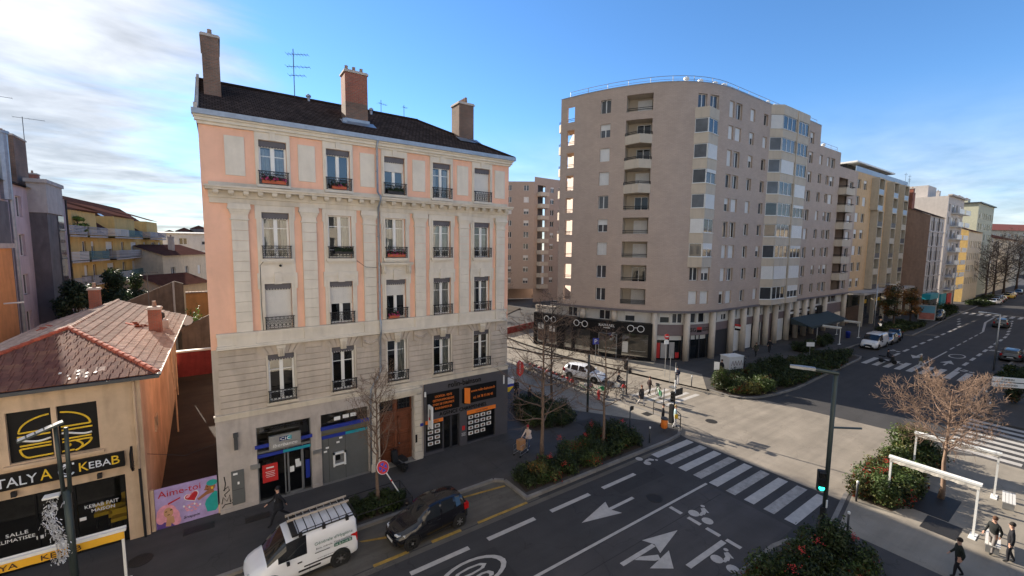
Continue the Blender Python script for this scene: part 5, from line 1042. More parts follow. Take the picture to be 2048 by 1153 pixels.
# yard walls
yw = thing('wall', 'brown rendered yard wall with a sloping top behind the kebab house roof', 'wall', (-5, 51, 0))
b = MB(); b.prism([(-7.4, 0), (-2.95, 0), (-2.95, 9.2), (-3.6, 9.45), (-7.4, 7.6)], -.3, 0, 0, Matrix.Translation((0, 51, 0)) @ Matrix.Rotation(PI/2, 4, 'X')); wpart('wall_body', b, 'brown_wall', yw); b = MB(); b.box(-3.75, 50.85, 0, -3.6, 51.0, 9.4); wpart('wall_post', b, 'concrete_pale', yw)
yw2 = thing('wall', 'ochre garden wall with a row of pale coping tiles near the pink house', 'wall', (-2, 58, 0)); b = MB(); b.box(-3.2, 58, 0, 1.2, 58.4, 7.6); wpart('wall_body', b, 'orange_wall', yw2)
for i in range(15): b = MB(); b.box(-3.2+i*.29, 57.85, 7.6, -2.95+i*.29, 58.5, 7.74); wpart('coping_tile', b, 'clay_light', yw2)
yw3 = thing('wall', 'dark sloping shed roof wall beside the green bush', 'wall', (-1.7, 45, 0)); b = MB(); b.prism([(-3.0, 0), (-.5, 0), (-.5, 6.9), (-3.0, 5.6)], -.3, 0, 0, Matrix.Translation((0, 46.5, 0)) @ Matrix.Rotation(PI/2, 4, 'X')); wpart('wall_body', b, 'brown_wall', yw3)
b = MB(); b.lathe([(.0, 0), (.2, .03), (.42, .12), (.44, .12)], 14, (0, 0, 0), 0, Matrix.Translation((-2.55, 46.2, 6.3)) @ Matrix.Rotation(R(70), 4, 'X')); tag(b.build('satellite_dish', 'blind_white'), 'round pale satellite dish beside the green bush', 'satellite dish')
# ================================================================== CAMERA-SIDE TERRACE (behind and beside the camera)
cs_ = thing('apartment_building', 'cream terrace the picture is taken from, its pipe at the right edge', 'building', (-5, -.6, 0))
colsC = [(2.0+3.2*k, 1.3) for k in range(20)]; rowsC = [(4.9, 2.2), (8.2, 2.2), (11.6, 2.2), (14.9, 2.0)]
Pc = lambda u, v, w: (22-u, -.9+w, v)
m = MB(); hsC = [(u, u+w_, z, z+h_) for u, w_ in colsC for z, h_ in rowsC]; wall(m, Pc, 0, 68, 0, 19, hsC, .25); wpart('wall', m, 'cream_trim', cs_)
for u, w_ in colsC:
    for z, h_ in rowsC:
        o = put_window(cs_, modwin(w_, h_, 0, 2), Vector(Pc(u, z, -.2))-cs_.location, PI)
m = MB(); m.box(-46, -13, 19, 22.3, -.6, 19.4); wpart('roof_slab', m, 'zinc', cs_); m = MB(); m.box(21.6, -13, 0, 22, -.95, 19); wpart('end_wall', m, 'cream_trim', cs_)
m = MB(); m.tube([(1.62, -.055, 0), (1.62, -.055, 19)], .028, 10); wpart('downpipe', m, 'cream_trim', cs_)
# ================================================================== BIG CURVED BUILDING
brickmat('taupe_tile', (.49, .38, .31), (.45, .348, .285), (.37, .29, .24), .40, .13, .010, .8, .25, .07)
mat('taupe_plain', (.42, .325, .265), .85, var=.08); mat('cream_panel_mat', (.56, .48, .385), .85, var=.08, scale=.8, streak=.12); mat('column_cream', (.60, .52, .43), .8, var=.08, streak=.1); mat('mauve_band', (.19, .145, .145), .7, var=.1); mat('soffit', (.34, .22, .13), .85); mat('slab_line', (.155, .135, .14), .7)
ctl = [(33.0, 50), (34.3, 45.5), (35.4, 41), (36.55, 37.2), (38.2, 33.6), (40.5, 30.3), (43.4, 28.05), (46.8, 26.95), (51, 26.8), (55, 26.8)]
pl = []
for i in range(1, len(ctl)-2):
    a, b, c, d = [Vector((*q, 0)) for q in ctl[i-1:i+3]]
    for k in range(12):
        t = k/12; pl.append(.5*((2*b)+(c-a)*t+(2*a-5*b+4*c-d)*t*t+(3*b-a-3*c+d)*t**3))
pl += [Vector((51, 26.8, 0)), Vector((130, 26.8, 0))]
cum = [0.0]
for a, b in zip(pl, pl[1:]): cum.append(cum[-1]+(b-a).length)
u00 = cum[12]; cum = [c-u00 for c in cum]
def curve(u):
    i = 0
    while i < len(cum)-2 and cum[i+1] < u: i += 1
    a, b = pl[i], pl[i+1]; d = (b-a).normalized(); t = (u-cum[i]); return a+d*t, d
def tang(u):
    d = (curve(u+.4)[0]-curve(u-.4)[0]).normalized(); return d
def Pb(u, v, w):
    p = curve(u)[0]; d = tang(u); return (p.x+d.y*w, p.y-d.x*w, v)
big_b = thing('apartment_building', 'tall taupe tiled apartment building with rounded corner, loggias and shops below', 'building', (46, 30, 0))
def bp(name, m, mt, smooth=False): return wpart(name, m, mt, big_b, smooth)
ZF = [5.95+2.7*k for k in range(9)]
rg = random.Random(21)
def shutv(): return rg.choice((0, 0, 0, 0, .25, .45, 1.0, 1.0))
def bwin(u0, u1, z0, z1, leaves=2, w=-.22, shut=None, pane='pane_mid'):
    a, b = Vector(Pb(u0, z0, w)), Vector(Pb(u1, z0, w)); d = b-a
    return put_window(big_b, modwin(d.length, z1-z0, shutv() if shut is None else shut, leaves, pane=pane), a-big_b.location, math.atan2(d.y, d.x))
hA = []; wins = []; logg = []
for k, zf in enumerate(ZF):
    hA.append((.9, 1.95, zf+.55, zf+2.35)); hA.append((5.3, 6.5, zf+.85, zf+2.35)); wins.append((5.3, 6.5, zf+.85, zf+2.35, 2))
    hA.append((8.27, 11.1, zf+.62, zf+2.45)); logg.append(k)
    if k in (0, 1, 8): hA += [(15.9, 17.0, zf+.8, zf+2.3), (17.4, 18.6, zf+.8, zf+2.3)]; wins += [(15.9, 17.0, zf+.8, zf+2.3, 2), (17.4, 18.6, zf+.8, zf+2.3, 2)]
    else: hA.append((15.7, 18.75, zf+.3, zf+2.25))
    tall = k in (8, 6, 3)
    hA += [(20.45, 21.45, zf+(.35 if tall else .65), zf+2.15), (21.85, 23.15, zf+(.35 if tall else .65), zf+2.15)]; wins += [(20.45, 21.45, zf+(.35 if tall else .65), zf+2.15, 1), (21.85, 23.15, zf+(.35 if tall else .65), zf+2.15, 2)]
    hA.append((25.05, 26.15, zf+.7, zf+2.1)); wins.append((25.05, 26.15, zf+.7, zf+2.1, 2)); hA.append((28.3, 29.35, zf+.75, zf+2.1)); wins.append((28.3, 29.35, zf+.75, zf+2.1, 1))
    hA += [(40.2, 41.4, zf+.55, zf+2.1), (41.75, 43.0, zf+.55, zf+2.1)]; wins += [(40.2, 41.4, zf+.55, zf+2.1, 1), (41.75, 43.0, zf+.55, zf+2.1, 2)]
m = MB(); wall(m, Pb, 0, 45.2, 5.95, 31.0, hA, .28, ustep=.6)
hB = []
for k, zf in enumerate(ZF[:8]):
    hB.append((45.3, 46.4, zf+.75, zf+2.1)); hB += [(48.1, 49.1, zf+.8, zf+2.1), (49.5, 51.1, zf+.7, zf+2.15)]; wins += [(45.3, 46.4, zf+.75, zf+2.1, 1), (48.1, 49.1, zf+.8, zf+2.1, 1), (49.5, 51.1, zf+.7, zf+2.15, 2)]
wall(m, Pb, 45.2, 53.2, 5.95, 28.25, hB, .28)
hC = []
for k, zf in enumerate(ZF[:7]):
    hC.append((53.3, 57.0, zf+.7, zf+2.4)); hC.append((57.7, 59.4, zf+.7, zf+2.1)); wins.append((57.7, 59.4, zf+.7, zf+2.1, 2))
wall(m, Pb, 53.2, 61.2, 5.95, 26.2, hC, .28)
# back, side and roof faces
A0 = Pb(0, 0, 0); 
for a, b, z in ((Pb(2.4, 0, -2.6)[:2], (51, 57), 31), ((51, 57), (72.75, 57), 31), ((72.75, 56), (72.75, 26.8), 31), ((80.75, 26.8), (80.75, 56), 28.25), ((88.75, 26.8), (88.75, 50), 26.2)):
    z0 = 5.95
    if a[0] == A0[0]: continue
    m.face([(*a, z0), (*b, z0), (*b, z), (*a, z)], 0, [(0, 0), (10, 0), (10, z), (0, z)])
bp('wall', m, 'taupe_tile')
m = MB(); ring_ = [Pb(u*.9, 31.0, .0) for u in range(0, 51)]; m.face([*ring_, (72.75, 26.8, 31.0), (72.75, 57, 31.0), (51, 57, 31.0), Pb(2.4, 31.0, -2.6), Pb(0, 31.0, -2.6)]); m.face([(72.75, 26.8, 28.25), (80.75, 26.8, 28.25), (80.75, 56, 28.25), (72.75, 56, 28.25)]); m.face([(80.75, 26.8, 26.2), (88.75, 26.8, 26.2), (88.75, 50, 26.2), (80.75, 50, 26.2)]); bp('roof', m, 'concrete_pale')
cap = MB()
for i in range(50):
    a, b = i*.905, (i+1)*.905; cap.face([Pb(a, 31.0, .04), Pb(b, 31.0, .04), Pb(b, 31.08, .04), Pb(a, 31.08, .04)]); cap.face([Pb(a, 31.08, .04), Pb(b, 31.08, .04), Pb(b, 31.08, -.4), Pb(a, 31.08, -.4)])
bp('roof_coping', cap, 'zinc')
for u0, u1, z in ((1.0, 44.8, 31.05), (45.6, 53.0, 28.3)):
    r_ = MB(); n = int((u1-u0)/1.2); r_.tube([Pb(u0+(u1-u0)*i/n, z+.75, -.5) for i in range(n+1)], .03, 4); r_.tube([Pb(u0+(u1-u0)*i/n, z+.4, -.5) for i in range(n+1)], .02, 4)
    for i in range(0, n+1, 2): q = Pb(u0+(u1-u0)*i/n, z, -.5); r_.box(q[0]-.025, q[1]-.025, z, q[0]+.025, q[1]+.025, z+.75)
    bp('roof_railing', r_, 'steel')
vm = MB().lathe([(.18, 0), (.18, .5), (.30, .6), (.30, .8), (.05, .95)], 8).mesh('roof_vent', 'white_paint')
for u, w_ in ((15, -1.2), (17.2, -1.5), (19.5, -1.4), (21, -1.2), (22.8, -1.3), (24.6, -1.5), (31, -1.0), (33, -1.1), (35.5, -1.0), (37, -1.1), (47, -.9), (49, -1.0)): put('roof_vent', vm, big_b, Vector(Pb(u, 31.05 if u < 45 else 28.3, w_))-big_b.location)
# corner loggia behind the slots, with outside balconies
for k, zf in enumerate(ZF):
    s = MB(); s.face([Pb(0, zf+.02, -.28), Pb(2.4, zf+.02, -.28), Pb(2.4, zf+.02, -2.6), Pb(0, zf+.02, -2.6)]); s.face([Pb(0, zf-.14, -.28), Pb(2.4, zf-.14, -.28), Pb(2.4, zf-.14, -2.6), Pb(0, zf-.14, -2.6)], 1); s.face([Pb(2.4, zf, -.28), Pb(2.4, zf, -2.6), Pb(2.4, zf+2.7, -2.6), Pb(2.4, zf+2.7, -.28)], 2); s.face([Pb(0, zf-.16, -.28), Pb(0, zf-.16, -2.6), Pb(0, zf+.04, -2.6), Pb(0, zf+.04, -.28)]); bp('corner_loggia', s, ['concrete_pale', 'soffit', 'taupe_plain'])
    if k > 2:
        c = MB(); q = [Pb(0, 0, -.3), Pb(-.75, 0, -.7), Pb(-.75, 0, -2.2), Pb(0, 0, -2.6)]
        for a, b in zip(q, q[1:]): c.face([(a[0], a[1], zf-.25), (b[0], b[1], zf-.25), (b[0], b[1], zf+.7), (a[0], a[1], zf+.7)])
        c.face([(a[0], a[1], zf-.25) for a in q]); o = bp('balcony_parapet', c, 'cream_panel_mat')
        r_ = MB(); r_.tube([(a[0], a[1], zf+1.0) for a in q], .03, 4); r_.tube([(a[0], a[1], zf+.85) for a in q], .02, 4); r_.build('rail', 'dark_iron', o)
    r_ = MB(); r_.tube([Pb(.9, zf+.95, -.1), Pb(1.95, zf+.95, -.1)], .03, 4); r_.tube([Pb(.9, zf+.78, -.1), Pb(1.95, zf+.78, -.1)], .025, 4); bp('rail', r_, 'dark_iron')
# windows
for w_ in wins: bwin(*w_)
# loggias
for k in logg:
    zf = ZF[k]; a, b = 8.27, 11.1
    s = MB(); D = 1.7
    s.face([Pb(a, zf+.05, -.28), Pb(b, zf+.05, -.28), Pb(b, zf+.05, -D), Pb(a, zf+.05, -D)]); s.face([Pb(a, zf+2.45, -.28), Pb(b, zf+2.45, -.28), Pb(b, zf+2.45, -D), Pb(a, zf+2.45, -D)], 1); s.face([Pb(a, zf, -D), Pb(b, zf, -D), Pb(b, zf+2.5, -D), Pb(a, zf+2.5, -D)], 1)
    for u in (a, b): s.face([Pb(u, zf, -.28), Pb(u, zf, -D), Pb(u, zf+2.5, -D), Pb(u, zf+2.5, -.28)], 1)
    bp('loggia', s, ['concrete_pale', 'cream_panel_mat']); sh = rg.choice((0, 0, 1.0, 1.0, .3)); bwin(9.3, 11.0, zf+.08, zf+2.2, 2, -D+.08, sh, 'dark_glass')
    if k in (5, 6, 7):      # three projecting cream balconies
        c = MB(); q = [Pb(a-.05, 0, .02), Pb(9.9, 0, .85), Pb(b+.05, 0, .02)]
        for p_, r2 in zip(q, q[1:]): c.face([(p_[0], p_[1], zf-.25), (r2[0], r2[1], zf-.25), (r2[0], r2[1], zf+.72), (p_[0], p_[1], zf+.72)])
        c.face([(p_[0], p_[1], zf-.25) for p_ in q]); o = bp('balcony_parapet', c, 'cream_panel_mat'); r_ = MB()
        for dz in (.85, 1.0): r_.tube([(p_[0], p_[1], zf+dz) for p_ in q], .035, 4)
        for p_ in q: r_.box(p_[0]-.025, p_[1]-.025, zf+.72, p_[0]+.025, p_[1]+.025, zf+1.0)
        r_.build('rail', 'dark_iron', o)
    else:
        r_ = MB()
        for dz in ((.82, 1.0) if k else (.75, .88, 1.0, 1.12)): r_.tube([Pb(a, zf+dz, -.06), Pb((a+b)/2, zf+dz, -.06), Pb(b, zf+dz, -.06)], .035, 4)
        bp('rail', r_, 'dark_iron')
# pointed bay 1: cream parapets and glazing
def bayface(p, q, z0, z1, m, w_=0.0): m.face([(p[0], p[1], z0), (q[0], q[1], z0), (q[0], q[1], z1), (p[0], p[1], z1)])
def bay_window(p, q, z0, z1, leaves, shut=None, inset=.06):
    p, q = Vector((p[0], p[1], z0)), Vector((q[0], q[1], z0)); d = (q-p); L_ = d.length; d.normalize(); n = Vector((d.y, -d.x, 0))
    return put_window(big_b, modwin(L_-2*inset, z1-z0, shutv() if shut is None else shut, leaves), p+d*inset-n*.05-big_b.location, math.atan2(d.y, d.x))
B1 = [Pb(15.6, 0, 0), Pb(16.75, 0, .85), Pb(18.8, 0, .0)]
for k in range(2, 9):
    zf = ZF[k]; c = MB()
    for p_, q_ in zip(B1, B1[1:]): bayface(p_, q_, zf-.36, zf+.78, c)
    c.face([(p_[0], p_[1], zf-.36) for p_ in B1]); c.face([(p_[0], p_[1], zf+.78) for p_ in B1]); bp('bay_parapet', c, 'cream_panel_mat')
    if k < 8:
        bay_window(B1[0], B1[1], zf+.80, zf+2.32, 1, rg.choice((0, 0, 1.0))); bay_window(B1[1], B1[2], zf+.80, zf+2.32, 2)
# straight bay 2
B2 = [Pb(30.0, 0, 0), Pb(31.3, 0, .95), Pb(38.85, 0, .95), Pb(38.85, 0, 0)]
c = MB()
for k in range(0, 9):
    zf = ZF[k]; c = MB()
    for p_, q_ in zip(B2, B2[1:]): bayface(p_, q_, zf-.42 if k else zf-.1, zf+.62, c)
    c.face([(p_[0], p_[1], zf-.42 if k else zf-.1) for p_ in B2]); c.face([(p_[0], p_[1], zf+.62) for p_ in B2]); bp('bay_parapet', c, 'cream_panel_mat')
    bay_window(B2[0], B2[1], zf+.64, zf+2.26, 1, rg.choice((0, 0, 0, 1.0))); bay_window(Pb(31.35, 0, .95), Pb(35.0, 0, .95), zf+.64, zf+2.26, 3); bay_window(Pb(35.55, 0, .95), Pb(38.8, 0, .95), zf+.64, zf+2.26, 3)
c = MB()
for p_, q_ in zip(B2, B2[1:]): bayface(p_, q_, 29.85, 31.05, c)
c.face([(p_[0], p_[1], 31.05) for p_ in B2]); bp('bay_parapet', c, 'cream_panel_mat')
c = MB(); q = Pb(35.3, 0, .95); c.box(q[0]-.13, q[1]-.10, 5.9, q[0]+.13, q[1]+.3, 31.0); bp('bay_fin', c, 'cream_panel_mat'); q = Pb(38.85, 0, .95); c = MB(); c.box(q[0]-.2, q[1]+.01, 6.0, q[0]-.0, q[1]+.9, 31.0); bp('bay_side', c, 'cream_panel_mat')
# right hand balconies
for k in range(7):
    zf = ZF[k]; s = MB(); a, b, D = 53.3, 57.0, 1.6
    s.face([Pb(a, zf+.05, 0), Pb(b, zf+.05, 0), Pb(b, zf+.05, -D), Pb(a, zf+.05, -D)]); s.face([Pb(a, zf, -D), Pb(b, zf, -D), Pb(b, zf+2.5, -D), Pb(a, zf+2.5, -D)], 1)
    for u in (a, b): s.face([Pb(u, zf, -.1), Pb(u, zf, -D), Pb(u, zf+2.5, -D), Pb(u, zf+2.5, -.1)], 1)
    bp('loggia', s, ['concrete_pale', 'taupe_plain']); bwin(54.2, 56.0, zf+.08, zf+2.2, 2, -D+.08, None, 'dark_glass')
    if k:
        c = MB(); q = [Pb(53.2, 0, 0), Pb(53.5, 0, 1.0), Pb(57.1, 0, 1.0), Pb(57.1, 0, 0)]
        for p_, q_ in zip(q, q[1:]): bayface(p_, q_, zf-.35, zf+.72, c)
        c.face([(p_[0], p_[1], zf-.35) for p_ in q]); o = bp('balcony_parapet', c, 'cream_panel_mat'); r_ = MB(); r_.tube([(p_[0], p_[1], zf+.98) for p_ in q], .04, 4); r_.build('rail', 'dark_iron', o)
# slab edge, columns, mezzanine
c = MB(); n = 70
for i in range(n):
    a, b = -1+62.2*i/n, -1+62.2*(i+1)/n
    c.face([Pb(a, 5.72, .12), Pb(b, 5.72, .12), Pb(b, 5.97, .12), Pb(a, 5.97, .12)]); c.face([Pb(a, 5.97, .12), Pb(b, 5.97, .12), Pb(b, 5.97, 0), Pb(a, 5.97, 0)]); c.face([Pb(a, 5.72, .12), Pb(b, 5.72, .12), Pb(b, 5.72, -1.2), Pb(a, 5.72, -1.2)])
bp('slab_edge', c, 'slab_line')
colm = MB().lathe([(.36, 0), (.36, 5.72)], 16).mesh('column', 'column_cream', True)
for u in (3.6, 7.6, 12.25, 16.1, 20.0, 24.1, 27.0, 30.3, 33.0, 35.6, 39.3, 42.2, 45.0, 47.8, 52.4, 60.6):
    if u in (3.6, 7.6): put('column', MB().lathe([(.36, 4.35), (.36, 5.72)], 14).mesh('column', 'column_cream', True), big_b, Vector(Pb(u, 0, -.35))-big_b.location)
    else: put('column', colm, big_b, Vector(Pb(u, 0, -.30))-big_b.location)
mezz = MB(); hm = []
for a, b in ((1.2, 2.6), (5.6, 7.0), (8.8, 10.0), (12.9, 14.1), (14.4, 15.7), (16.6, 17.6), (17.9, 19.0), (20.4, 21.4), (22.3, 23.6), (24.5, 25.9), (27.6, 29.3), (31.2, 32.2), (33.5, 34.9), (37.0, 38.2), (39.9, 41.0), (42.8, 44.2), (45.5, 46.6), (48.6, 51.5), (54, 58)): hm.append((a, b, 4.45, 5.6))
wall(mezz, Pb, -3.0, 61.2, 4.3, 5.72, hm, .15, ustep=.8) if False else None
Pm = lambda u, v, w: Pb(u, v, w-.62)
wall(mezz, Pm, -1.5, 61.2, 4.3, 5.72, hm, .15, ustep=.8); bp('mezzanine_wall', mezz, 'blind_white')
for a, b, z0, z1 in hm:
    p_, q_ = Vector(Pm(a, z0, -.13)), Vector(Pm(b, z0, -.13)); d = q_-p_; put_window(big_b, modwin(d.length, z1-z0, rg.choice((0, 0, 0, .4)), 1 if b-a < 1.2 else 2), p_-big_b.location, math.atan2(d.y, d.x))
# street level behind the columns: bank SG, panels, shops
g_ = MB(); Pg = lambda u, v, w: Pb(u, v, w-.72)
def strip(m, u0, u1, z0, z1, w_=-.72, mi=0, st=.8):
    n = max(1, int((u1-u0)/st))
    for i in range(n): a, b = u0+(u1-u0)*i/n, u0+(u1-u0)*(i+1)/n; m.face([Pb(a, z0, w_), Pb(b, z0, w_), Pb(b, z1, w_), Pb(a, z1, w_)], mi, [(a, z0), (b, z0), (b, z1), (a, z1)])
m = MB(); strip(m, 12.2, 20.2, 3.0, 4.3, -.60); strip(m, 20.2, 52.5, 3.3, 4.3, -.64); bp('fascia_band', m, 'mauve_band')
m = MB(); strip(m, 12.4, 15.9, .12, 3.0, -.80); strip(m, 16.4, 19.8, .12, 3.0, -.95); bp('shop_window', m, 'dark_glass')
m = MB(); strip(m, 20.2, 23.9, .12, 3.3, -.75); bp('metal_panel', m, 'anthracite')
m = MB(); strip(m, 24.3, 29.9, .12, 3.3, -.70); strip(m, 35.9, 39.1, .12, 3.3, -.7); bp('white_panel', m, 'shutter_white'); m = MB(); strip(m, 32.8, 35.9, .12, 3.3, -.74); bp('metal_panel', m, 'mauve_band')
m = MB(); strip(m, 30.0, 32.8, .12, 3.3, -.85); bp('entrance_door', m, 'dark_glass')
for u in (30.1, 31.4, 32.6): q = Pb(u, 0, -.82); b = MB(); b.box(q[0]-.05, q[1]-.05, .12, q[0]+.05, q[1]+.05, 3.3); bp('door_frame', b, 'white_paint')
for u in (14.1, 12.45, 15.8, 17.0, 18.4): q = Pb(u, 0, -.78); b = MB(); b.box(q[0]-.05, q[1]-.04, .12, q[0]+.05, q[1]+.04, 3.0); bp('window_mullion', b, 'anthracite')
m = MB(); strip(m, 12.5, 14.0, 2.45, 2.95, -.77); strip(m, 14.2, 15.8, 2.45, 2.95, -.77); strip(m, 16.6, 17.8, 2.45, 2.95, -.9); strip(m, 18.0, 19.6, 2.45, 2.95, -.9); bp('blind', m, 'blind_white')
m = MB(); strip(m, 12.5, 13.1, .3, 2.1, -.77); strip(m, 15.0, 15.5, .35, 1.0, -.77); bp('poster', m, 'red_sign'); m = MB(); strip(m, 13.2, 14.0, .3, 2.1, -.78); strip(m, 14.25, 14.9, .3, 2.2, -.78); bp('poster', m, 'concrete_pale')
def btext(body, mt, u, z, w=None, h=None, off=-.55, **k):
    d = tang(u); return text(body, mt, big_b, Vector(Pb(u, z, off))-big_b.location, w, h, math.atan2(d.y, d.x), **k)
btext('SG', 'black_plastic', 17.2, 3.65, .75, .5, -.58, ext=.02); m = MB(); strip(m, 17.75, 18.5, 3.65, 3.95, -.57); bp('logo', m, 'red_sign'); m = MB(); strip(m, 17.75, 18.5, 3.33, 3.62, -.57); bp('logo', m, 'black_plastic'); btext('SOCIETE', 'black_plastic', 19.2, 3.80, 1.1, .16, -.58); btext('GENERALE', 'black_plastic', 19.25, 3.55, 1.2, .16, -.58)
fs2 = thing('hanging_sign', 'red white and black striped bank sign projecting from a column', 'sign', Vector(Pb(24.1, 3.2, .1))); 
for i, mt in enumerate(('black_plastic', 'white_sign', 'red_sign')): b = MB(); b.box(-.06, -.75, .25*i if i else 0, .06, -.1, .25*i+(.25 if i else .25)); b.build('band', mt, fs2)
b = MB(); b.box(-.03, -.1, .3, .03, .1, .4); b.build('bracket', 'dark_iron', fs2)
# cafe front with dark awning
m = MB(); strip(m, 39.2, 60.8, .12, 4.3, -1.6); bp('shop_window', m, 'pane_mid')
m = MB(); strip(m, 39.4, 52.0, 3.45, 4.25, -.55); bp('fascia_band', m, 'black_plastic'); m = MB(); strip(m, 39.6, 51.8, 3.68, 4.02, -.53); bp('white_band', m, 'white_sign')
for u in (43.0, 43.6, 44.1, 44.5): m = MB(); strip(m, u, u+.26, 3.72, 3.97, -.515, 0, .3); bp('sign_mark', m, 'anthracite')
m = MB(); strip(m, 53.0, 60.5, 2.6, 4.3, -.62); bp('fascia_band', m, 'mauve_band'); m = MB(); m.box(74.3, 26.0, 3.5, 76.1, 26.15, 4.5); bp('sign_board', m, 'black_plastic')
aw2 = thing('awning', 'dark green grey awning over the cafe terrace below the taupe building', 'awning', (72.5, 26.4, 3.3)); mat('awning_green', (.035, .05, .055), .8, var=.15)
b = MB(); b.face([(-6.2, 0, .15), (7.0, 0, .15), (7.0, -2.6, -.75), (-6.2, -2.6, -.75)]); b.build('canopy', 'awning_green', aw2); b = MB(); b.box(-6.2, -2.64, -1.0, 7.0, -2.6, -.72); b.build('valance', 'awning_green', aw2)
for sx in (-6.2, 7.0): b = MB(); b.face([(sx, 0, .15), (sx, -2.6, -.75), (sx, -.1, -.75)]); b.build('side', 'awning_green', aw2)
# opticians: black curved shop front projecting in front of the columns
op = thing('opticians_shop', 'black curved opticians shop front with white spectacle signs', 'shop', Vector(Pb(4, 0, 0)))
def opart(name, m, mt): return wpart(name, m, mt, op)
ctlO = 0.25
m = MB(); strip(m, -3.6, 12.0, 3.15, 4.42, ctlO); strip(m, -3.6, 12.0, .1, .55, ctlO)
n = 20
for i in range(n): a, b = -3.6+15.6*i/n, -3.6+15.6*(i+1)/n; m.face([Pb(a, 4.42, ctlO), Pb(b, 4.42, ctlO), Pb(b, 4.42, -.7), Pb(a, 4.42, -.7)])
for u0, u1 in ((-3.6, -2.9), (-1.9, -1.4), (0.2, 1.4), (2.4, 2.9), (4.9, 5.9), (8.2, 8.7), (11.6, 12.0)): strip(m, u0, u1, .5, 3.2, ctlO+.02)
m.face([Pb(12.0, 0, ctlO), Pb(12.0, 0, -.8), Pb(12.0, 4.42, -.8), Pb(12.0, 4.42, ctlO)])
opart('frame', m, 'black_plastic')
m = MB(); strip(m, -3.6, 12.0, .5, 3.2, -1.9); n = 14
for i in range(n): a, b = -3.6+15.6*i/n, -3.6+15.6*(i+1)/n; m.face([Pb(a, .5, .1), Pb(b, .5, .1), Pb(b, .5, -1.9), Pb(a, .5, -1.9)])
opart('interior', m, 'interior'); m = MB(); strip(m, -3.6, 12.0, .5, 3.2, .12); opart('glass', m, 'shop_glass')
for u, w_ in ((-2.4, .5), (-.6, .45)):
    m = MB(); strip(m, u-w_, u+w_, .8, 2.9, ctlO-.08); opart('poster', m, 'photo_print'); m = MB(); strip(m, u-w_, u+w_, 2.2, 2.9, ctlO-.07); opart('poster', m, 'blind_white')
m = MB(); strip(m, 8.75, 9.4, .9, 2.2, ctlO-.08); opart('poster', m, 'blind_white')
m = MB(); strip(m, 2.95, 4.85, .55, .62, ctlO); opart('counter', m, 'column_cream'); m = MB(); strip(m, 9.6, 11.4, .95, 1.0, -.6); strip(m, 6.2, 8.0, .9, .96, -1.0); opart('shelf', m, 'white_paint')
def specs(u):
    m = MB(); d = tang(u); r = .36
    for s in (-.55, .55): m.tube([Vector(Pb(u+s+r*math.cos(2*PI*i/18), 3.8+r*math.sin(2*PI*i/18), ctlO+.03)) for i in range(19)], .038, 5, 0, False)
    m.tube([Pb(u-.22, 3.9, ctlO+.03), Pb(u+.22, 3.9, ctlO+.03)], .03, 5); opart('spectacles_emblem', m, 'white_sign')
for u in (-.9, 3.6, 10.2): specs(u)
d = tang(6.9); oo = text('RAPHAEL', 'white_sign', op, Vector(Pb(6.9, 3.92, ctlO+.03))-op.location, 1.9, .30, math.atan2(d.y, d.x)); m = MB(); strip(m, 6.5, 7.3, 3.58, 3.66, ctlO+.03, 0, .2); opart('small_print', m, 'white_sign')
m = MB(); m.tube([Pb(6.0, .1, ctlO+.05), Pb(6.0, 2.95, ctlO+.05), Pb(8.1, 2.95, ctlO+.05), Pb(8.1, .1, ctlO+.05)], .04, 4); opart('door_frame', m, 'steel')
# curved timber terrace screen at the left end
ts = thing('screen', 'pale curved timber screen on top of the left end of the opticians shop', 'screen', Vector(Pb(-1.5, 4.45, -.6)))
for k in range(6):
    m = MB(); m.tube([Pb(-3.7+u*.4, 4.52+.17*k, -.25) for u in range(11)], .05, 4); wpart('slat', m, 'column_cream', ts)
# wing behind along the cross street
wg = thing('apartment_building', 'distant taupe apartment wing with small square windows between the pink and the rounded building', 'building', (60, 78, 0))
rowsW = [(4.5+2.7*k, 1.3) for k in range(9)]
P1 = facade(wg, (51.5, 86.5), (61.0, 79.5), 3.2, 28.2, [(5.6, .9), (9.3, 1.2)], rowsW, 'taupe_plain', seed=9)[0]
P2, rz2, L2 = facade(wg, (61.0, 79.5), (74, 80.1), 0, 29.3, [(5.0, 1.2)], rowsW, 'taupe_plain', seed=10, extra=[(1.0, 3.4, 4.2+2.7*k, 5.9+2.7*k) for k in range(9)])
for k in range(9):
    z = 3.5+2.7*k; m = MB(); q = [P2(.9, 0, 0), P2(.9, 0, 1.3), P2(3.5, 0, 1.3), P2(3.5, 0, 0)]
    for a, b in zip(q, q[1:]): m.face([(a[0], a[1], z-.2), (b[0], b[1], z-.2), (b[0], b[1], z+.75), (a[0], a[1], z+.75)])
    m.face([(a[0], a[1], z-.2) for a in q]); wpart('balcony_parapet', m, 'cream_panel_mat', wg)
    m = MB(); m.face([P2(1.0, z+.3, -.9), P2(3.4, z+.3, -.9), P2(3.4, z+2.6, -.9), P2(1.0, z+2.6, -.9)]); wpart('loggia_back', m, 'anthracite', wg)
m = MB(); m.face([(51.5, 86.5, 28.2), (61, 79.5, 28.2), (74, 80.1, 29.3), (74, 95, 29.3), (52, 97, 28.2)]); m.face([(51.5, 86.5, 0), (52, 97, 0), (52, 97, 28.2), (51.5, 86.5, 28.2)]); m.face([(51.5, 86.7, 3.2), (61, 79.7, 3.2), (67, 90, 3.2), (52, 97, 3.2)]); m.face([(54, 90, 0), (66, 86, 0), (66, 86, 3.2), (54, 90, 3.2)]); wpart('end_wall', m, 'taupe_plain', wg)
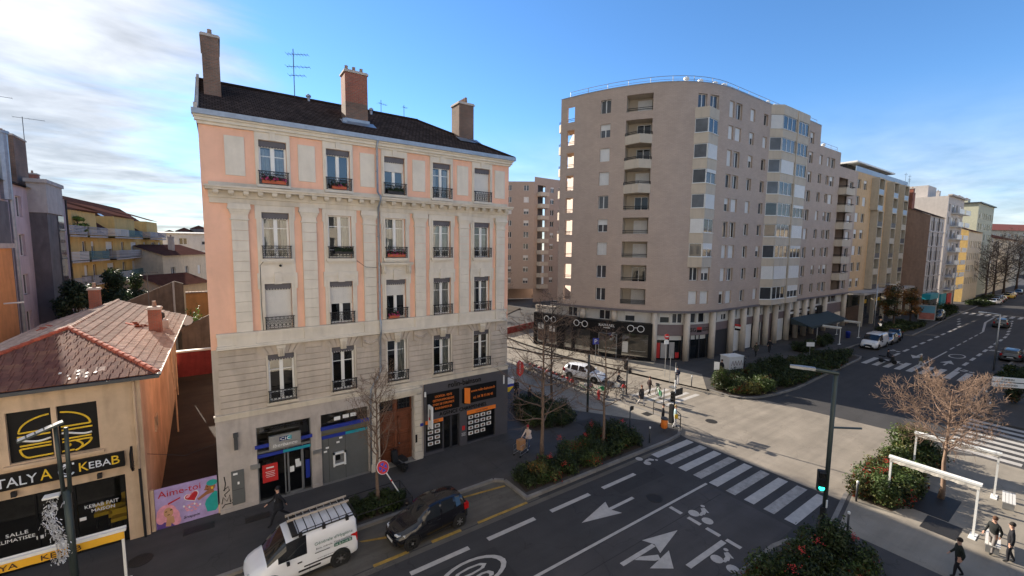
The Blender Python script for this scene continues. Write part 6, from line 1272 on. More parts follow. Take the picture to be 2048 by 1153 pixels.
# sunlit terrace block on the left seen through the gap is left to the ground; plaza with red hoardings
sq = MB(); sq.prism([(27.2, 50.5), (33.5, 50.0), (36.5, 60), (52, 72), (52, 86), (27, 90)], .0, .25); struct('square_ground', sq, 'soil')
hd = thing('hoarding', 'red plastic site barrier on the square behind the street corner', 'barrier', (33.5, 51, .15), .3)
for i in range(4): b = MB(); b.box(i*2.1, -.06, 0, i*2.1+2.0, .06, .95); b.build('barrier_panel', 'dull_red', hd)
# ================================================================== AVENUE ROW ON THE RIGHT
mat('ochre_panel', (.62, .42, .24), .9, var=.1, streak=.1); mat('beige_concrete', (.50, .44, .35), .9, var=.1, streak=.12); mat('brown_render', (.29, .20, .16), .9, var=.12, streak=.2); mat('mauve_white', (.50, .46, .44), .9, var=.08, streak=.1); mat('greenish', (.46, .46, .36), .9, var=.08, streak=.1); mat('ochre_render', (.50, .34, .13), .9, var=.12, streak=.2); mat('balcony_blue', (.30, .40, .52), .5, var=.1)
oc = thing('apartment_building', 'modern beige and ochre block with boxed loggias next to the taupe building', 'building', (103, 27, 0))
rO = [(6.6+2.85*k, 1.55) for k in range(7)]
colsO = [(1.0, 1.7), (4.0, 1.7), (13.4, 1.6), (20.0, 1.6), (26.6, 1.5)]
Po, rzo, Lo = facade(oc, (89.0, 27.2), (118.4, 27.2), 5.9, 26.4, colsO, rO, 'ochre_panel', seed=12)
m = MB(); m.box(89.0, 27.25, 26.4, 118.4, 44, 26.5); m.face([(118.4, 27.2, 0), (118.4, 44, 0), (118.4, 44, 26.4), (118.4, 27.2, 26.4)]); wpart('end_wall', m, 'beige_concrete', oc)
for cu, kk in ((8.6, (0, 1, 2, 3, 4)), (8.0, (5, 6)), (16.4, (0, 1, 2, 3, 4, 5, 6)), (23.0, (0, 1, 2, 3, 4, 5, 6))):
    wd = 3.0
    for k in kk:
        z = 6.1+2.85*k; b = MB(); pr2 = 1.1
        b.box(89+cu, 27.2-pr2, z, 89+cu+.22, 27.25, z+2.85); b.box(89+cu+wd-.22, 27.2-pr2, z, 89+cu+wd, 27.25, z+2.85); b.box(89+cu+.22, 27.2-pr2, z+2.62, 89+cu+wd-.22, 27.25, z+2.85); wpart('loggia_box', b, 'beige_concrete', oc)
        b = MB(); b.box(89+cu+.22, 27.2-pr2+.02, z, 89+cu+wd-.22, 27.2-pr2+.1, z+.85); wpart('balcony_panel', b, 'balcony_blue' if k > 4 else 'beige_concrete' if (k+int(cu)) % 2 else 'anthracite', oc)
        b = MB(); b.box(89+cu+.3, 27.1, z+.1, 89+cu+wd-.3, 27.19, z+2.55); wpart('glazing', b, 'pane_mid', oc)
b = MB(); b.box(88.9, 24.6, 5.55, 118.6, 27.2, 5.95); wpart('street_canopy', b, 'concrete_pale', oc)
m = MB(); m.face([(89, 27.6, 0), (118.4, 27.6, 0), (118.4, 27.6, 5.6), (89, 27.6, 5.6)]); wpart('shop_window', m, 'pane_mid', oc)
for x in (90, 95.5, 101, 106.5, 112, 117): b = MB(); b.box(x-.25, 24.9, .12, x+.25, 25.4, 5.55); wpart('pillar', b, 'beige_concrete', oc)
for x, w_, mt in ((97.5, 3, 'yellow_paint'), (104, 4, 'yellow_paint'), (109, 3, 'white_sign')): b = MB(); b.box(x, 27.4, 3.2, x+w_, 27.5, 3.9); wpart('shop_sign', b, mt, oc)
b = MB(); b.box(90.5, 27.3, .2, 96.5, 27.55, 3.0); wpart('poster_wall', b, 'photo_print', oc)
b = MB(); b.box(90, 29.0, 26.5, 118, 40, 28.0); wpart('penthouse', b, 'dark_glass', oc); b = MB(); b.box(89.5, 27.3, 28.0, 110, 41, 28.25); wpart('penthouse_roof', b, 'white_paint', oc); b = MB(); b.box(89.0, 27.22, 26.5, 118.4, 27.3, 27.3); wpart('terrace_glass', b, 'balcony_blue', oc)
# brown house
bb_ = thing('apartment_building', 'brown rendered house with a plain side wall and tall narrow windows', 'building', (124, 24, 0))
rB = [(5.2+3.05*k, 1.9) for k in range(5)]
facade(bb_, (118.6, 23.3), (130.2, 23.3), 0, 20.3, [(.9+2.15*k, 1.0) for k in range(5)], rB, 'mauve_white', seed=13, shut=0)
m = MB(); m.face([(118.6, 23.3, 0), (118.6, 36, 0), (118.6, 36, 22), (118.6, 29.6, 23.5), (118.6, 23.3, 20.3)]); wpart('side_wall', m, 'brown_render', bb_); m = MB(); m.face([(118.4, 23.0, 20.2), (130.4, 23.0, 20.2), (130.4, 29.6, 23.4), (118.4, 29.6, 23.4)], 0, [(0, 0), (12, 0), (12, 7), (0, 7)]); wpart('roof', m, 'slate_tiles', bb_)
for z in (8.0, 11.0, 14.1, 17.1, 4.7): b = MB(); b.box(118.6, 23.1, z-.12, 130.2, 23.32, z+.12); wpart('string_course', b, 'mauve_white', bb_)
for x in (121.0, 125.2): b = MB(); b.tube([(x, 23.2, 20), (x, 23.2, .2)], .07, 5); wpart('downpipe', b, 'dark_iron', bb_)
b = MB(); b.box(118.0, 22.0, 3.3, 124.5, 23.25, 4.4); wpart('shop_awning', b, 'teal_sign', bb_); b = MB(); b.box(119.2, 23.1, .2, 129.8, 23.29, 4.3); wpart('shop_window', b, 'anthracite', bb_)
chimney(bb_, 119.5, 26.5, 120.5, 30.5, 20, 26.0, 7, 'chimney_brick_red'); chimney(bb_, 124.5, 27.5, 125.8, 31, 20, 25.6, 7, 'chimney_brick_red'); antenna(bb_, 119.8, 28, 25, 29.5, ((29.2, 1.6, 5),), .2); antenna(bb_, 122.5, 28, 24, 28.6, ((28.4, 1.6, 5),), .2); antenna(bb_, 127, 29, 25, 30, ((29.6, 1.2, 5), (28.6, 1.2, 4)), .2)
# white block with balconies
wb = thing('apartment_building', 'white block with stacked white balconies further down the avenue', 'building', (140, 23, 0))
facade(wb, (131.2, 23.2), (146.5, 23.2), 0, 25.2, [(1.0, 1.2), (4.0, 2.2), (7.6, 2.0), (11.2, 2.2)], [(4.8+2.85*k, 1.7) for k in range(7)], 'mauve_white', seed=14)
m = MB(); m.face([(131.2, 23.2, 0), (131.2, 38, 0), (131.2, 38, 25.2), (131.2, 23.2, 25.2)]); m.face([(146.5, 23.2, 0), (146.5, 38, 0), (146.5, 38, 25.2), (146.5, 23.2, 25.2)]); m.face([(131.2, 23.2, 25.2), (146.5, 23.2, 25.2), (146.5, 38, 25.2), (131.2, 38, 25.2)]); wpart('side_wall', m, 'mauve_white', wb); b = MB(); b.box(130.9, 22.6, 25.2, 146.9, 23.3, 25.5); b.box(133, 27, 25.2, 140, 33, 28.0); wpart('roof_block', b, 'mauve_white', wb)
for k in range(7):
    for x0, x1 in ((135.0, 139.8), (141.4, 146.2)): b = MB(); b.box(x0, 21.9, 4.4+2.85*k, x1, 23.2, 4.55+2.85*k); b.box(x0, 21.9, 4.55+2.85*k, x1, 22.0, 5.45+2.85*k); wpart('balcony', b, 'white_paint', wb)
b = MB(); b.box(132, 22.9, .2, 137, 23.19, 3.6); wpart('shop_window', b, 'teal_sign', wb); b = MB(); b.box(138, 22.9, .2, 142, 23.19, 3.4); wpart('shop_window', b, 'red_sign', wb); chimney(wb, 143, 27, 144.2, 31, 25, 27.4, 5, 'mauve_white')
# ochre house with lit side wall, and further blocks
oh = thing('apartment_building', 'ochre house whose side wall catches a wedge of sun', 'building', (165, 23, 0))
facade(oh, (158.0, 23.6), (176, 23.6), 0, 18.4, [(1.2+2.4*k, 1.1) for k in range(7)], [(4.6+3.2*k, 1.8) for k in range(4)], 'cream_render', seed=15)
m = MB(); m.face([(158, 23.6, 0), (158, 37, 0), (158, 37, 18.4), (158, 30.3, 21), (158, 23.6, 18.4)]); wpart('side_wall', m, 'ochre_render', oh); m = MB(); m.face([(157.8, 23.2, 18.3), (176.3, 23.2, 18.3), (176.3, 30.3, 21.1), (157.8, 30.3, 21.1)]); wpart('roof', m, 'roof_brown', oh); chimney(oh, 160, 27, 163, 28.2, 19, 22.6, 5, 'chimney_brick_red')
gb_ = thing('apartment_building', 'pale green grey block rising behind the ochre house', 'building', (190, 28, 0))
facade(gb_, (176.5, 25.0), (200, 25.0), 0, 26.8, [(1.5+3.3*k, 1.5) for k in range(7)], [(4.6+3.0*k, 1.7) for k in range(7)], 'greenish', seed=16); m = MB(); m.face([(176.5, 25, 0), (176.5, 42, 0), (176.5, 42, 26.8), (176.5, 25, 26.8)]); wpart('side_wall', m, 'greenish', gb_); b = MB(); b.box(176, 24.5, 26.8, 200.5, 42, 27.1); wpart('roof_slab', b, 'dark_grey_metal', gb_); chimney(gb_, 178, 29, 181, 30, 27, 29, 6, 'greenish'); chimney(gb_, 188, 29, 191, 30, 27, 29, 6, 'greenish')
gb2 = thing('apartment_building', 'long cream building closing the avenue row in the distance', 'building', (225, 27, 0)); facade(gb2, (200.5, 24.5), (262, 24.5), 0, 17.5, [(1.5+4*k, 1.6) for k in range(15)], [(4.6+3.2*k, 1.8) for k in range(4)], 'cream_render', seed=17); m = MB(); m.face([(200.3, 24.2, 17.4), (262.2, 24.2, 17.4), (262.2, 33, 20.5), (200.3, 33, 20.5)]); wpart('roof', m, 'roof_brown', gb2)
rr_ = thing('apartment_building', 'far pale building with a long red roof at the right edge', 'building', (400, 45, 0)); facade(rr_, (330, 62), (420, 26), 0, 26.0, [(2+6*k, 2.6) for k in range(15)], [(6+3.2*k, 1.7) for k in range(6)], 'cream_render', seed=18)
m = MB(); m.face([(329, 61, 25.9), (421, 25, 25.9), (425, 36, 30.5), (333, 72, 30.5)]); wpart('roof', m, 'clay_red', rr_)
# south side of the avenue: terrace beyond the junction, closing the canyon on the right
sb_ = thing('apartment_building', 'cream terrace on the right hand side of the avenue beyond the picture edge', 'building', (150, -6, 0))
m = MB(); m.box(50, -22, 0, 250, -6, 19); wpart('wall', m, 'cream_render', sb_); m = MB(); m.box(50, -22, 19, 250, -5.6, 19.6); wpart('roof_slab', m, 'zinc', sb_)
# ================================================================== PLANTS
import numpy as np
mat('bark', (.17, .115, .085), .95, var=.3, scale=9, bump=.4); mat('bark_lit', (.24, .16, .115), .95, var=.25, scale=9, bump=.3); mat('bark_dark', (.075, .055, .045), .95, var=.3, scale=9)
def leafmat(name, col, var=.5, trans=.25, hue=.0):
    m = bpy.data.materials.new(name); m.use_nodes = True; nt = m.node_tree; N = nt.nodes; L = nt.links; N.clear()
    o = N.new('ShaderNodeOutputMaterial'); d = N.new('ShaderNodeBsdfPrincipled'); d.inputs['Roughness'].default_value = .5; d.inputs['Specular IOR Level'].default_value = .35; t = N.new('ShaderNodeBsdfTranslucent'); mx = N.new('ShaderNodeMixShader'); mx.inputs[0].default_value = trans
    geo = N.new('ShaderNodeNewGeometry'); n = N.new('ShaderNodeTexNoise'); n.inputs['Scale'].default_value = 1.6; n.inputs['Detail'].default_value = 6; L.new(geo.outputs['Position'], n.inputs['Vector'])
    r = N.new('ShaderNodeMapRange'); L.new(n.outputs[0], r.inputs[0]); r.inputs[1].default_value = .3; r.inputs[2].default_value = .7; r.inputs[3].default_value = 1-var; r.inputs[4].default_value = 1+var
    wn = N.new('ShaderNodeMapRange'); L.new(geo.outputs['Random Per Island'], wn.inputs[0]); wn.inputs[3].default_value = .6; wn.inputs[4].default_value = 1.45
    q = N.new('ShaderNodeMath'); q.operation = 'MULTIPLY'; L.new(r.outputs[0], q.inputs[0]); L.new(wn.outputs[0], q.inputs[1])
    v = N.new('ShaderNodeVectorMath'); v.operation = 'SCALE'; v.inputs[0].default_value = col; L.new(q.outputs[0], v.inputs['Scale']); L.new(v.outputs[0], d.inputs['Base Color']); L.new(v.outputs[0], t.inputs['Color'])
    L.new(d.outputs[0], mx.inputs[1]); L.new(t.outputs[0], mx.inputs[2]); L.new(mx.outputs[0], o.inputs[0]); MATS[name] = m
leafmat('leaf_dark', (.030, .045, .014)); leafmat('leaf_green', (.055, .085, .022)); leafmat('leaf_olive', (.105, .105, .030)); leafmat('leaf_red', (.30, .035, .018), .3); leafmat('leaf_autumn', (.24, .11, .030)); leafmat('leaf_bright', (.12, .19, .035)); leafmat('leaf_conifer', (.032, .055, .028)); leafmat('leaf_grass', (.05, .075, .018))
def leaves(name, blobs, n, size, mats, fr, seed, parent=None, flat=.0):
    """blobs: (x, y, z, rx, ry, rz) ellipsoids; n leaves in total; small quads folded along the middle"""
    g_ = np.random.default_rng(seed); B = np.array(blobs, float); vol = B[:, 3]*B[:, 4]*B[:, 5]; idx = g_.choice(len(B), n, p=vol/vol.sum())
    d = g_.normal(size=(n, 3)); d /= np.linalg.norm(d, axis=1)[:, None]; rad = g_.random(n)**.33*.55+.45*g_.random(n)**.5
    lump = 1+.22*np.sin(d[:, 0]*7+idx)*np.sin(d[:, 1]*6+2*idx)+.15*np.sin(d[:, 2]*11+idx*3)
    c = B[idx, :3]+d*B[idx, 3:]*(rad*lump)[:, None]
    nrm = d*.7+g_.normal(size=(n, 3))*.7; nrm[:, 2] += .3; nrm /= np.linalg.norm(nrm, axis=1)[:, None]
    a = np.cross(nrm, g_.normal(size=(n, 3))); a /= np.linalg.norm(a, axis=1)[:, None]; b = np.cross(nrm, a)
    s = size*(.6+.8*g_.random(n))[:, None]; fold = nrm*s*.25
    V = np.stack([c-a*s, c-b*s*.45+fold, c+a*s, c+b*s*.45+fold], 1).reshape(-1, 3)
    V[:, 2] = np.maximum(V[:, 2], .02 if not flat else flat)
    me = bpy.data.meshes.new(name); me.vertices.add(4*n); me.vertices.foreach_set('co', V.ravel()); me.loops.add(4*n); me.loops.foreach_set('vertex_index', np.arange(4*n, dtype=np.int32)); me.polygons.add(n); me.polygons.foreach_set('loop_start', np.arange(0, 4*n, 4, dtype=np.int32))
    # colour by clump: leaves near each other share a tint
    key = np.sin(c[:, 0]*2.1+seed)+np.sin(c[:, 1]*2.7+1.3)+np.sin(c[:, 2]*3.1)+g_.normal(size=n)*.7; order = np.argsort(np.argsort(key))/n
    mi = np.searchsorted(np.cumsum(fr), order).clip(0, len(mats)-1).astype(np.int32)
    for x in mats: me.materials.append(MATS[x])
    me.polygons.foreach_set('material_index', mi); me.update(calc_edges=True); me.validate()
    return put(name, me, parent)
def inpoly(x, y, P):
    c = False; n = len(P)
    for i in range(n):
        (x1, y1), (x2, y2) = P[i], P[(i+1) % n]
        if (y1 > y) != (y2 > y) and x < (x2-x1)*(y-y1)/(y2-y1)+x1: c = not c
    return c
def bed(lab, poly, h, step, n, size, mats, fr, seed, z=.13, hv=.35, cat='shrubs', skip=None):
    rr = random.Random(seed); xs = [p[0] for p in poly]; ys = [p[1] for p in poly]; bl = []
    sm = MB(); sm.sheet(poly, z+.02); so_ = struct('planting_bed', sm, 'soil')
    y = min(ys)+step*.4
    while y < max(ys):
        x = min(xs)+step*.4
        while x < max(xs):
            px_, py_ = x+rr.uniform(-.3, .3)*step, y+rr.uniform(-.3, .3)*step
            if inpoly(px_, py_, poly) and not (skip and skip(px_, py_)):
                hh = h*rr.uniform(1-hv, 1+hv*.6); bl.append((px_, py_, z+hh*.45, step*rr.uniform(.55, .8), step*rr.uniform(.55, .8), hh*.56))
            x += step
        y += step
    o = leaves('shrubs', bl, n, size, mats, fr, seed); tag(o, lab, cat, None, 'stuff'); return o
bed('dark clipped shrubs round the young tree in front of the bank', [(4.75, 19.3), (7.35, 19.35), (7.35, 21.0), (4.75, 21.0)], .55, .5, 7000, .055, ['leaf_dark', 'leaf_green'], [.85, .15], 1)
bed('berry shrubs along the kerb between the estate agency and the zebra crossing', [(12.75, 16.95), (22.3, 16.95), (22.6, 18.6), (20.5, 19.7), (18.2, 19.3), (15.5, 18.6), (13.0, 18.3)], 1.05, .8, 30000, .06, ['leaf_dark', 'leaf_green', 'leaf_olive', 'leaf_red'], [.55, .32, .10, .03], 2)
bed('dark bushes in the round bed at the street corner of the pink house', [(17.8, 22.6), (20.4, 22.2), (22.3, 23.2), (22.2, 25.6), (21.3, 27.6), (18.6, 27.2), (17.8, 25)], 1.15, .85, 20000, .065, ['leaf_dark', 'leaf_green', 'leaf_olive'], [.78, .15, .07], 3)
bed('large mass of shrubs in the curved bed before the taupe building', [(36.9, 20.6), (36.9, 19.0), (37.6, 18.2), (39, 17.55), (44.3, 16.95), (52, 17.2), (63, 17.5), (64, 18), (63, 20.0), (56, 20.6), (48.5, 21.6), (44.5, 22.2), (40.5, 22.0)], 1.2, 1.0, 52000, .085, ['leaf_dark', 'leaf_green', 'leaf_olive', 'leaf_red'], [.66, .24, .08, .02], 4)
bed('dark leafy shrubs with red tips at the bottom edge near the lamp post', [(9.0, 5.2), (21.3, 4.6), (22.0, 5.6), (21.0, 6.5), (19.2, 7.45), (9.0, 7.45)], 1.25, .85, 32000, .065, ['leaf_dark', 'leaf_green', 'leaf_olive', 'leaf_red'], [.52, .36, .09, .03], 5)
bed('sunlit green and red shrubs in the bed beside the white awning frames', [(26.9, 5.6), (26.9, 7.2), (35.6, 7.3), (37.2, 6.6), (36.5, 5.6), (33.5, 5.6), (31, 5.3), (28.6, 5.2)], 1.35, .85, 26000, .07, ['leaf_green', 'leaf_olive', 'leaf_dark', 'leaf_red'], [.42, .26, .26, .06], 6)
bed('clipped dark hedge island on the right of the avenue', [(62.5, 4.2), (63.2, 6.4), (69, 6.6), (71.5, 5.5), (71, 2.5), (64, 2.6)], .95, 1.0, 9000, .12, ['leaf_dark', 'leaf_green'], [.6, .4], 7)
bed('low shrubs round the autumn tree in front of the beige block', [(86, 19.4), (100, 19.2), (101, 22.2), (88, 22.6)], 1.0, 1.1, 9000, .12, ['leaf_dark', 'leaf_green', 'leaf_olive'], [.7, .2, .1], 8)
bed('dark bushes behind the poster board down the avenue', [(109, 19.5), (128, 20.0), (128, 22), (109, 21.8)], 2.2, 1.6, 9000, .16, ['leaf_dark', 'leaf_green'], [.75, .25], 9)
bed('green verge shrubs by the parked cars far down the avenue', [(150, 18.6), (178, 18.2), (178, 21), (150, 21.5)], 1.3, 1.8, 8000, .2, ['leaf_dark', 'leaf_green', 'leaf_grass'], [.4, .4, .2], 10)
bed('brown winter shrubs on the square behind the street corner', [(28, 54), (33.5, 53.5), (37, 62), (46, 72), (44, 78), (30, 78)], 1.3, 2.0, 9000, .15, ['leaf_autumn', 'leaf_dark', 'leaf_red'], [.35, .6, .05], 12, .25)
bed('small planters of shrubs along the cafe terrace', [(60, 22.0), (72, 22.6), (72, 23.6), (60, 23.4)], 1.2, .9, 7000, .10, ['leaf_dark', 'leaf_green', 'leaf_olive'], [.5, .3, .2], 11)
# single shrubs that stand out
def shrub(lab, x, y, h, r, n, mats, fr, seed, z=.13, size=.07, grp=None):
    t = thing('shrub', lab, 'shrub', (x, y, z), 0, grp); rr = random.Random(seed)
    bl = [(rr.uniform(-.5, .5)*r, rr.uniform(-.5, .5)*r, h*rr.uniform(.35, .7), r*.55, r*.55, h*.36) for _ in range(6)]
    leaves('foliage', bl, n, size, mats, fr, seed, t); m = MB()
    for i in range(7): a = rr.uniform(0, 6.28); m.tube([(0, 0, 0), (.3*r*math.cos(a), .3*r*math.sin(a), h*.4), (.6*r*math.cos(a), .6*r*math.sin(a), h*.8)], .012, 4)
    m.build('stems', 'bark_dark', t); return t
shrub('sunlit olive and yellow shrub at the tip of the curved bed', 38.6, 18.3, 1.35, .9, 2600, ['leaf_olive', 'leaf_autumn', 'leaf_green'], [.5, .25, .25], 31); shrub('sunlit green shrub with red tips in the curved bed', 40.2, 17.8, 1.5, 1.0, 3000, ['leaf_green', 'leaf_olive', 'leaf_red'], [.5, .35, .15], 32)
shrub('tall light green shrub beside the white sign of the curved bed', 37.5, 20.3, 2.1, .9, 2600, ['leaf_green', 'leaf_olive'], [.7, .3], 33); shrub('yellow tipped shrub in the middle of the curved bed', 50.5, 19.5, 1.6, .9, 2000, ['leaf_olive', 'leaf_dark'], [.6, .4], 34)
shrub('olive brown shrub at the parking end of the berry bed', 13.9, 17.6, 1.1, .75, 2200, ['leaf_olive', 'leaf_autumn', 'leaf_dark'], [.5, .2, .3], 35); shrub('tall bamboo like green shrub between the two awning frames', 34.2, 6.4, 2.3, 1.2, 3400, ['leaf_green', 'leaf_olive'], [.6, .4], 36, size=.09)
shrub('rounded dark shrub at the zebra end of the berry bed', 21.2, 18.0, 1.55, 1.2, 3600, ['leaf_dark', 'leaf_green', 'leaf_red'], [.75, .22, .03], 37); shrub('shrub with bright red berries at the road end of the awning bed', 28.4, 6.6, 1.5, 1.2, 3400, ['leaf_green', 'leaf_red', 'leaf_olive', 'leaf_dark'], [.4, .16, .24, .2], 38)
shrub('pointed shrub rising above the bed beside the lamp post', 20.4, 6.0, 1.9, .8, 2600, ['leaf_dark', 'leaf_green'], [.6, .4], 39); shrub('bright green bush growing over the yard wall behind the alley', -1.7, 48.5, 7.2, 1.3, 2600, ['leaf_bright'], [1], 40, 0, .12)
# berry clusters
def berries(seed, pts, parent_lab):
    rr = random.Random(seed)
    for (x, y, z, lab) in pts:
        m = MB()
        for k in range(26): m.lathe([(.0, -.022), (.022, 0), (0, .022)], 5, (rr.gauss(0, .09), rr.gauss(0, .09), rr.gauss(0, .08)))
        tag(m.build('berry_cluster', 'berry_red', None, False, (x, y, z)), lab, 'berries', 'red berry clusters on the shrubs', 'stuff')
mat('berry_red', (.48, .03, .025), .4, var=.3)
nm = ['nearest the parking bay', 'on the tallest stem beside the bare tree', 'low over the kerb', 'in the middle of the bed', 'above the zebra end', 'behind the rounded shrub']
berries(1, [(x, y, z, 'red berry cluster of the kerb shrubs, ' + nm[i]) for i, (x, y, z) in enumerate(((14.9, 17.6, 1.25), (16.6, 18.7, 1.5), (15.6, 17.1, .8), (18.2, 18.2, 1.45), (21.3, 17.9, 1.75), (19.6, 19.0, 1.55)))], '')
nm = ['left one', 'tallest', 'right one', 'on the road side']
berries(2, [(x, y, z, 'red berry cluster of the awning bed shrubs, ' + nm[i]) for i, (x, y, z) in enumerate(((28.3, 6.3, 1.6), (29.2, 6.4, 1.75), (30.1, 6.2, 1.5), (28.0, 7.0, 1.3)))], '')
nm = ['farthest left', 'above the lane mark', 'in front of the pointed shrub', 'nearest the lamp post']
berries(3, [(x, y, z, 'red berry cluster of the bottom edge shrubs, ' + nm[i]) for i, (x, y, z) in enumerate(((16.8, 6.0, 1.45), (18.0, 6.2, 1.5), (19.3, 6.1, 1.4), (21.0, 5.4, 1.3)))], '')

# ---- trees
def tree_mesh(seed, H, r0, clear, spread, prim, sec, twig, up=.35, bark='bark', droop=0.0, curl=.25, fork=0.0, lean=(0, 0), tw_r=.006):
    rr = random.Random(seed); tr, cr_ = MB(), MB()
    def path(p, d, L, n, bend, upb):
        pts = [Vector(p)]; d = Vector(d).normalized()
        for i in range(n):
            d = (d+Vector((rr.gauss(0, bend), rr.gauss(0, bend), rr.gauss(0, bend)+upb))).normalized(); pts.append(pts[-1]+d*(L/n))
        return pts
    n = 9; tp = [Vector((0, 0, 0))]
    for i in range(1, n+1): t = i/n; tp.append(Vector((lean[0]*t+rr.gauss(0, .03)*H*.12, lean[1]*t+rr.gauss(0, .03)*H*.12, H*t)))
    tr.tube(tp, [r0*(1-.88*(i/n)**.9)*(1.25 if i == 0 else 1) for i in range(n+1)], 8)
    def at(t):
        q = t*n; i = min(int(q), n-1); return tp[i]+(tp[i+1]-tp[i])*(q-i)
    k = prim
    for i in range(k):
        t = clear+(1-clear)*(i/(k-1))**.9*.97; a = i*2.4+rr.uniform(-.5, .5); env = math.sin(min(1, (1-t)/(1-clear)*1.05)*PI*.62+.25)
        L = spread*(.35+.75*env)*rr.uniform(.75, 1.2); d = Vector((math.cos(a), math.sin(a), up*rr.uniform(.5, 1.6))); p1 = path(at(t), d, L, 6, .13, .05+up*.10-droop)
        rb = max(.012, r0*.42*(1-t*.6)*min(1, L/spread+.3)); cr_.tube(p1, [rb*(1-.85*j/6) for j in range(7)], 5)
        for j in range(sec):
            s = .2+.78*(j+rr.random())/sec; q = s*6; qi = min(int(q), 5); b0 = p1[qi]+(p1[qi+1]-p1[qi])*(q-qi); dd = (p1[qi+1]-p1[qi]).normalized(); sd = dd.cross(Vector((rr.gauss(0, 1), rr.gauss(0, 1), rr.gauss(0, 1)))).normalized()
            L2 = L*.45*(1.1-s*.6)*rr.uniform(.6, 1.2); p2 = path(b0, dd*.8+sd*.75, L2, 4, .16, .08+up*.06-droop); r2 = max(.007, rb*.42*(1-.5*s)); cr_.tube(p2, [r2*(1-.75*x/4) for x in range(5)], 4, 0, False)
            for u in range(twig):
                s2 = .25+.75*rr.random(); q = s2*4; qi = min(int(q), 3); b1 = p2[qi]+(p2[qi+1]-p2[qi])*(q-qi); d2 = (p2[qi+1]-p2[qi]).normalized(); sd = d2.cross(Vector((rr.gauss(0, 1), rr.gauss(0, 1), rr.gauss(0, 1)))).normalized()
                cr_.tube(path(b1, d2*.7+sd*.8, L2*.5*rr.uniform(.5, 1.1), 2, .2, .06), [tw_r, tw_r*.8, tw_r*.5], 3, 0, False)
    return tr.mesh('trunk', bark, True), cr_.mesh('crown', bark, True)
def tree(lab, x, y, spec, rz=0.0, z=.13, sc=1.0, grp=None):
    t = thing('tree', lab, 'tree', (x, y, z), rz, grp); t.scale = (sc, sc, sc); put('trunk', spec[0], t); put('crown', spec[1], t); return t
tA = tree_mesh(3, 6.3, .10, .36, 1.9, 24, 8, 7, .75, 'bark'); tree('slim bare young tree in the clipped bed before the bank', 6.0, 20.3, tA)
tB = tree_mesh(7, 8.6, .14, .26, 3.2, 30, 8, 7, .30, 'bark', .02); tree('tall bare tree with long low branches beside the shopper', 15.7, 19.3, tB, .4)
tC = tree_mesh(12, 7.8, .11, .30, 2.3, 26, 8, 6, .28, 'bark', .02); tree('bare tree rising from the berry shrubs in front of the cyclists', 19.65, 18.0, tC, 1.1)
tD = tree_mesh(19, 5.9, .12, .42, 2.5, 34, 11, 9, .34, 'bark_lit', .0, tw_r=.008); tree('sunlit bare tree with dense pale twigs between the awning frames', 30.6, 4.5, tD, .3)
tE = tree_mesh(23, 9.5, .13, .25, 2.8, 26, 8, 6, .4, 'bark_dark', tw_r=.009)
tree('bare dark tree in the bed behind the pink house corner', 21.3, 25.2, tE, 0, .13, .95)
for i, (x, y, s) in enumerate(((30.6, 55, .9), (33.5, 60, 1.0), (38.5, 66, 1.0), (43.0, 70, 1.1), (47.5, 72, 1.0), (36.5, 74, 1.1))):
    if x < 31: continue
    tree('bare tree on the square beyond the corner, ' + ('first', 'second', 'third', 'fourth', 'fifth', 'sixth')[i] + ' from the pink house', x, y, tE, i*1.3, .13, s, 'bare trees on the square behind the corner')
tF = tree_mesh(29, 12, .22, .2, 5.2, 24, 8, 6, .45, 'bark_dark', tw_r=.022)
for i, (x, y, s) in enumerate(((118, 3.0, 1.2), (128, 6.0, 1.3), (142, 6.5, 1.35), (156, 7.0, 1.4), (172, 7.0, 1.4), (188, 7.0, 1.5), (206, 7.0, 1.5), (170, 21, 1.1), (186, 21.5, 1.25), (204, 21.5, 1.35), (226, 21, 1.45), (236, 7.0, 1.6))):
    tree('bare street tree lining the far avenue, ' + ('nearest', 'second', 'third', 'fourth', 'fifth', 'sixth', 'seventh', 'first', 'second', 'third', 'fourth', 'farthest')[i] + (' of the left row' if y > 15 else ' of the right row'), x, y, tF, i*.9, .13, s, 'bare street trees of the far avenue')
# leafy trees
def leafy(lab, x, y, H, r, n, mats, fr, seed, size, z=0.0, cone=False, clear=.3):
    t = thing('tree', lab, 'tree', (x, y, z)); rr = random.Random(seed); m = MB(); m.tube([(0, 0, 0), (.1, .05, H*.5), (0, 0, H*.85)], [.16, .11, .04], 7)
    bl = []
    for k in range(22):
        u = rr.random(); zz_ = H*(clear+(1-clear)*u); w_ = r*((1-u)*1.05+.12 if cone else math.sin(PI*(.15+.8*u))); a = rr.uniform(0, 6.28); d = rr.random()**.5*w_*.75; bl.append((d*math.cos(a), d*math.sin(a), zz_, r*.34, r*.34, H*.085))
        m.tube([(0, 0, zz_*.8), (d*math.cos(a)*.9, d*math.sin(a)*.9, zz_)], .03, 4)
    m.build('trunk', 'bark_dark', t); leaves('crown', bl, n, size, mats, fr, seed, t); return t
leafy('dark evergreen tree at the foot of the lilac block', -9.9, 49.5, 9.6, 2.0, 7000, ['leaf_conifer', 'leaf_dark'], [.7, .3], 51, .13); leafy('broad evergreen behind the orange chimney of the kebab house', -9.0, 56.5, 9.9, 2.4, 8000, ['leaf_conifer', 'leaf_dark'], [.7, .3], 52, .14); leafy('shorter evergreen left of the brown yard wall', -7.6, 60, 9.2, 2.0, 6000, ['leaf_conifer', 'leaf_green'], [.75, .25], 53, .14)
leafy('potted yellow green shrub on the top balcony of the yellow block', -13.0, 67.5, 1.9, 1.3, 1500, ['leaf_bright', 'leaf_olive'], [.6, .4], 54, .13, 13.9, False, .2)
